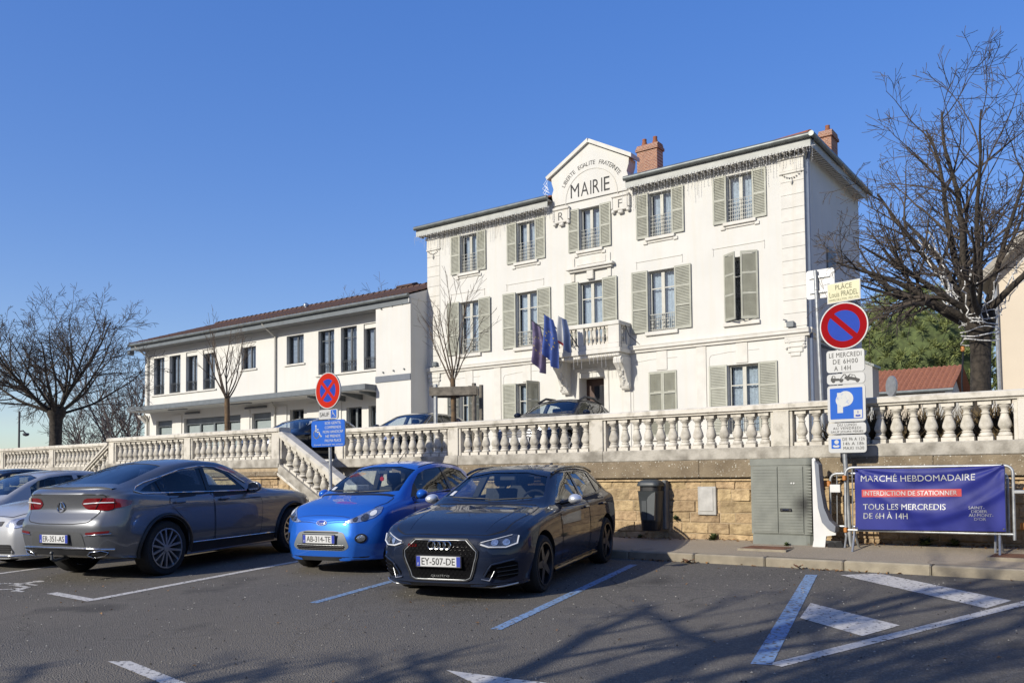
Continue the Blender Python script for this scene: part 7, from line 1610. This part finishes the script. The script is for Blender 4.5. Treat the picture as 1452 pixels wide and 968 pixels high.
far_tree('thin treetop showing over the wing roof, left one', (-52, 50.5, -.7), 14.9, .9, 5); far_tree('thin treetop showing over the wing roof beside the chimney', (-48.0, 50.5, -.7), 14.6, .9, 6)
# far street lamp
fl_ = thing('street_lamp', 'thin dark street lamp far off at the left horizon', 'street lamp', (-63.1, 28.05, -.7)); obj('pole', MB().tube([(-63.1, 28.05, -.7), (-63.1, 28.05, 6.3)], .07, 8), darkiron, fl_); obj('lamp_head', MB().lathe([(0, 4.55), (.16, 4.6), (.22, 4.7), (.18, 4.78), (0, 4.76)], (-62.75, 28.35, 0), 'z', 12).tube([(-63.1, 28.05, 4.9), (-62.9, 28.22, 4.95), (-62.75, 28.35, 4.75)], .05, 6), darkiron, fl_)
# tree behind the camera: only its shadow on the asphalt is seen
SH, _, _ = pollard('bare_tree', 'bare tree beside the car park casting branch shadows on the asphalt', (-5.0, -5.2, -.2), 1.25, 4.4, 11, 31, bark, twig_m, .26, 2.1, spread=(15, 75), limb_r=.19, P=dict(kids=[6, 5, 3], seg=.25, rmin=.007))
# ---------------------------------------------------------------- right side background
pine_leaf = mat('pine_needles', (.32, .36, .11), .8, col2=(.15, .19, .06), scale=1.6, lo=.3, hi=.7)
def pine(label, centre, rx_, ry_, rz2, seed, n=420):
    rr = random.Random(seed); c = Vector(centre); t = thing('pine_tree', label, 'tree', (c.x, c.y, TZ-1)); obj('trunk', MB().tube([(c.x, c.y, TZ-1), (c.x+.1, c.y, c.z-rz2*.5)], [.35, .25], 10), bark, t, 60)
    V, F = [], []
    for i in range(n):
        u = rr.uniform(-.75, 1); a = rr.uniform(0, 2*pi); s_ = sqrt(max(0, 1-u*u)); k = rr.uniform(.80, 1.0) if rr.random() < .8 else rr.uniform(.5, .8)
        lump = 1+.07*sin(3*a+seed)+.07*sin(8*a+u*7)+.05*sin(13*a-u*11)
        p = c+Vector((rx_*s_*cos(a)*k*lump, ry_*s_*sin(a)*k*lump, rz2*u*k)); out = Vector((s_*cos(a), s_*sin(a), u+.35)).normalized(); cr_ = rr.uniform(.26, .50)
        for j in range(40):                   # a tuft: short blades fanning from its middle
            d = (out*.9+vnoise(rr, 1)).normalized(); L = cr_*rr.uniform(.55, 1.1); w = rr.uniform(.022, .042); sd = d.cross(vnoise(rr, 1)).normalized()*w; q = p+d*L*.25+vnoise(rr, .06); o_ = len(V); e = q+d*L
            V += [(q-sd)[:], (q+sd)[:], (e+sd*.25)[:], (e-sd*.25)[:]]; F.append((o_, o_+1, o_+2, o_+3))
    mb = MB(); mb.v = V; mb.f = F; mb.m = [0]*len(F); off = OFF[t.name]; 
    me = bpy.data.meshes.new('crown'); me.from_pydata([(v[0]-off.x, v[1]-off.y, v[2]-off.z) for v in V], [], F); me.materials.append(pine_leaf); o = bpy.data.objects.new('crown', me); C.objects.link(o); o.parent = t; o['kind'] = 'stuff'
    inner = MB().lathe([(0, -.7*rz2)]+[((.70)*rx_*cos(radians(a)), .70*rz2*sin(radians(a))) for a in range(-40, 90, 15)]+[(0, .8*rz2)], (c.x, c.y, c.z), 'z', 20); obj('inner_foliage', inner, mat('inner_needles', (.10, .13, .04), .95, var=.3, scale=2), t, 60)
pine('large rounded green pine behind the red tiled roof', (-12.6, 66, 8.3), 6.6, 5.2, 6.4, 12, 1500)
rh = thing('red_roofed_house', 'house with low red tiled roof beyond the right balustrade', 'house', (-9.5, 56, TZ-1))
obj('wall', MB().box(-20, -9.0, 54.6, 61, -.5, 6.0), cream, rh); s3 = radians(24); ez_ = 6.15
tiled_slope(rh, (-20.4, 54.0, ez_+.03), (-8.45, 54.0, ez_+.03), (0, cos(s3), sin(s3)), 0, 4.2, redtile, w=.28, amp=.07)
rb = MB(); rb.add([(-20.4, 54, ez_), (-8.45, 54, ez_), (-8.45, 57.85, ez_+1.7), (-20.4, 57.85, ez_+1.7), (-8.45, 61.7, ez_), (-20.4, 61.7, ez_)], [(0, 1, 2, 3), (3, 2, 4, 5)]); obj('roof', rb, redtile, rh); obj('gutter', MB().tube([(-20.4, 53.9, ez_-.02), (-8.4, 53.9, ez_-.02)], .1, 8), zinc, rh, 40)
obj('gable', MB().prism([(54.6, 5.9), (57.85, 7.6), (61, 5.9)], 'x', -9.4, -9.0), cream, rh)
obj('eaves_board', MB().box(-20.4, -8.5, 54.0, 54.6, ez_-.28, ez_-.18), soffit_m, rh)
ch = thing('cream_house', 'tall cream rendered house at the right edge behind the bare tree', 'house', (-1, 27.2, TZ))
obj('wall', MB().prism([(-3.12, TZ-.5), (3.5, TZ-.5), (3.5, 7.0), (.2, 10.2), (-3.12, 7.0)], 'y', 27.2, 36), cream, ch)
for (p0, p1) in (((-3.5, 6.66), (.2, 10.25)), ((.2, 10.25), (3.9, 6.66))): 
    d = Vector((p1[0]-p0[0], 0, p1[1]-p0[1])).normalized(); n_ = Vector((-d.z, 0, d.x))*.14
    obj('roof', MB().prism([p0, p1, (p1[0]+n_.x, p1[1]+n_.z), (p0[0]+n_.x, p0[1]+n_.z)], 'y', 26.7, 36.4), mat('pale_verge', (.42, .38, .31), .8) if 'pale_verge' not in MATS else MATS['pale_verge'], ch)
    obj('soffit', MB().prism([(p0[0]-n_.x*.3, p0[1]-n_.z*.3), (p1[0]-n_.x*.3, p1[1]-n_.z*.3), (p1[0]-n_.x*.02, p1[1]-n_.z*.02), (p0[0]-n_.x*.02, p0[1]-n_.z*.02)], 'y', 26.72, 27.18), mat('cream_soffit', (.45, .42, .36), .8) if 'cream_soffit' not in MATS else MATS['cream_soffit'], ch)
obj('downpipe', MB().tube([(-3.1, 27.1, 6.7), (-3.06, 27.1, TZ)], .05, 8), pole_m, ch, 40)
gb = thing('grey_wall', 'low grey wall behind the foot of the right tree', 'wall', (-5, 30, TZ)); obj('wall', MB().box(-5.6, -3.3, 30, 30.2, TZ-.2, 3.75), grey_plaster, gb); obj('coping', MB().box(-5.62, -3.28, 29.97, 30.23, 3.752, 3.8), zinc, gb)  # plain grey wall slab filling the gap left of the cream house
mi = thing('traffic_mirror', 'small round grey sign back on a short post behind the balustrade', 'mirror', (-3.62, 16.9, TZ), radians(-50)); obj('disc', MB().lathe([(0, 0), (.19, 0), (.19, .03), (.17, .045), (0, .05)], (0, -.06, 1.22), 'y', 24), pole_m, mi, 40); obj('post', MB().tube([(0, .0, 0), (0, .0, 1.25)], .025, 8), pole_m, mi)
# shops' white signs glimpsed through the balusters
for (x, y, z, w, h, c, lab) in ((-3.9, 27.0, 2.5, .9, .45, white_m, 'small white panel with a blue mark behind the right balusters'), (-1.6, 24.0, 2.35, 1.2, .35, sign_blue, 'small blue panel low behind the rightmost balusters'), (-2.2, 24.2, 2.75, 1.6, .35, white_m, 'long white panel above the blue one behind the rightmost balusters')):
    t = thing('wall_sign', lab, 'sign', (x, y, TZ)); obj('panel', MB().cbox(x-w/2, x+w/2, y, y+.05, z, z+h, .02), c, t); [obj('leg', MB().box(x+s*w*.4-.02, x+s*w*.4+.02, y+.02, y+.05, TZ-.05, z-.001), pole_m, t) for s in (-1, 1)]
# dry shrubs on the terrace just behind the balustrade
dry = mat('dry_shrub', (.24, .165, .075), .95, col2=(.12, .085, .045), scale=3, rnd=.2)
rr = random.Random(9)
def shrub_mesh(seed):
    r2 = random.Random(seed); mb = MB()
    for i in range(340):
        a, e = r2.uniform(0, 2*pi), radians(r2.uniform(35, 90)); d = Vector((cos(a)*cos(e), sin(a)*cos(e), sin(e))); p = Vector((r2.uniform(-.12, .12), r2.uniform(-.12, .12), 0)); L = r2.uniform(.25, .62); w = r2.uniform(.005, .012); sd = d.cross(vnoise(r2, 1)).normalized()*w; m_ = p+d*L*.6+vnoise(r2, .03); q = p+d*L+vnoise(r2, .07)
        o = len(mb.v); mb.add([(p-sd)[:], (p+sd)[:], (m_+sd)[:], (m_-sd)[:], q[:]], [(0, 1, 2, 3), (3, 2, 4)])
    return mb
hedge = MB()
for i in range(16):
    q = shrub_mesh(i); ox, oy, s_ = -3.7+i*.30+rr.uniform(-.08, .08), 13.3+rr.uniform(0, .5), rr.uniform(.85, 1.3); hedge.add([(p[0]*s_+ox, p[1]*s_+oy, p[2]*s_+TZ-.02) for p in q.v], q.f)
o = obj('dry_shrubs', hedge, dry); o['kind'] = 'stuff'; tag(o, 'dry brown shrubs and grasses behind the right balusters', 'shrubs')
# weeds and dead leaves along the foot of the wall and in the gutter
def weed_mesh(seed, big):
    r2 = random.Random(seed); mb = MB()
    for i in range(40):
        a = r2.uniform(0, 2*pi); e = radians(r2.uniform(5, 75)); d = Vector((cos(a)*cos(e), sin(a)*cos(e), sin(e))); L = r2.uniform(.04, .12)*big; w = L*.22; sd = Vector((-d.y, d.x, 0)).normalized()*w if abs(d.z) < .99 else Vector((w, 0, 0)); m_ = d*L*.55
        mb.add([(0, 0, 0), (m_+sd)[:], (d*L+Vector((0, 0, -L*.15)))[:], (m_-sd)[:]], [(0, 1, 2, 3)])
    return mb
weed_m = mat('weed', (.085, .12, .03), .8, col2=(.05, .075, .02), scale=8)
for i, (x, b_, lab) in enumerate(((-5.35, 1.25, 'green weed tuft on the pavement below the pale service cover'), (-6.62, .8, 'small green weed at the wall foot left of the litter bin'), (-5.98, .8, 'small weed growing from the wall right of the litter bin'), (-2.35, 1.4, 'green weeds under the middle of the blue banner'), (-2.0, 1.2, 'green weeds under the right half of the blue banner'), (-4.1, .7, 'moss tuft at the base of the green cabinet'))):
    w = weed_mesh(i, b_); me = w.mesh('weed', weed_m); o = bpy.data.objects.new('weed', me); C.objects.link(o); y = WY-.05 if i != 5 else 12.2; o.location = (x, y, zs(x, y) if i != 2 else .72); tag(o, lab, 'weed')
lv = MB()
for i in range(640):
    if i < 330: x = rr.uniform(-7, .5); y = WY-abs(rr.gauss(0, .10))-.01; z = zs(x, y)
    elif i < 430: x = rr.choice((rr.gauss(-3.1, .35), rr.gauss(-5.4, .25), rr.uniform(-6, 1))); y = KY-abs(rr.gauss(0, .05))-.02; z = zr(y)
    else: x = rr.uniform(-12, 1); y = rr.uniform(3.5, 11); z = zr(y)
    s_ = rr.uniform(.012, .034) if i < 430 else rr.uniform(.008, .022); a = rr.uniform(0, 6); c_, n_ = Vector((x, y, z+.008)), vnoise(rr, .5)+Vector((0, 0, 1)); u_ = n_.cross(Vector((cos(a), sin(a), 0))).normalized()*s_; v_ = n_.cross(u_).normalized()*s_*.6
    lv.add([(c_-u_)[:], (c_-v_*.9+Vector((0, 0, s_*.3)))[:], (c_+u_)[:], (c_+v_+Vector((0, 0, s_*.5)))[:]], [(0, 1, 2), (0, 2, 3)])
o = obj('dead_leaves', lv, leaf_m); o['kind'] = 'stuff'; tag(o, 'scattered dead brown leaves along wall foot, kerb and asphalt', 'leaves')
gr_ = MB()
for i in range(1500):
    x = rr.uniform(-13, 1.5); y = 3+8*rr.random()**.8; s_ = rr.uniform(.004, .011); q = (x, y, zr(y)+.003); gr_.add([(q[0]-s_, q[1], q[2]), (q[0], q[1]-s_, q[2]), (q[0]+s_, q[1]+s_*.3, q[2]), (q[0], q[1]+s_, q[2]), (q[0], q[1], q[2]+s_*1.1)], [(0, 1, 4), (1, 2, 4), (2, 3, 4), (3, 0, 4)], i % 2)
o = obj('grit', gr_, [mat('pale_grit', (.45, .42, .36), .9), mat('dark_grit', (.05, .045, .04), .9)]); o['kind'] = 'stuff'; tag(o, 'loose grit scattered over the car park asphalt', 'grit')
for i, (x, y, s_, lab) in enumerate(((-5.05, KY-.12, .10, 'big curled brown leaf lying in the gutter below the pavement'), (-3.55, KY-.1, .07, 'brown leaf in the gutter near the hatched bay'))):
    mb = MB(); P = [(cos(t)*(.6+.4*abs(cos(2.5*t))), sin(t)*(.6+.4*abs(cos(2.5*t)))) for t in [2*pi*k/15 for k in range(15)]]; mb.add([(0, 0, .02)]+[(p[0]*s_, p[1]*s_*.8, .03+.05*abs(p[0])*(1 if k % 2 else .6)) for k, p in enumerate(P)], [(0, k+1, (k+1) % 15+1) for k in range(15)]); me = mb.mesh('large_leaf', leaf_m); o = bpy.data.objects.new('large_leaf', me); C.objects.link(o); o.location = (x, y, zr(y)); tag(o, lab, 'leaf')
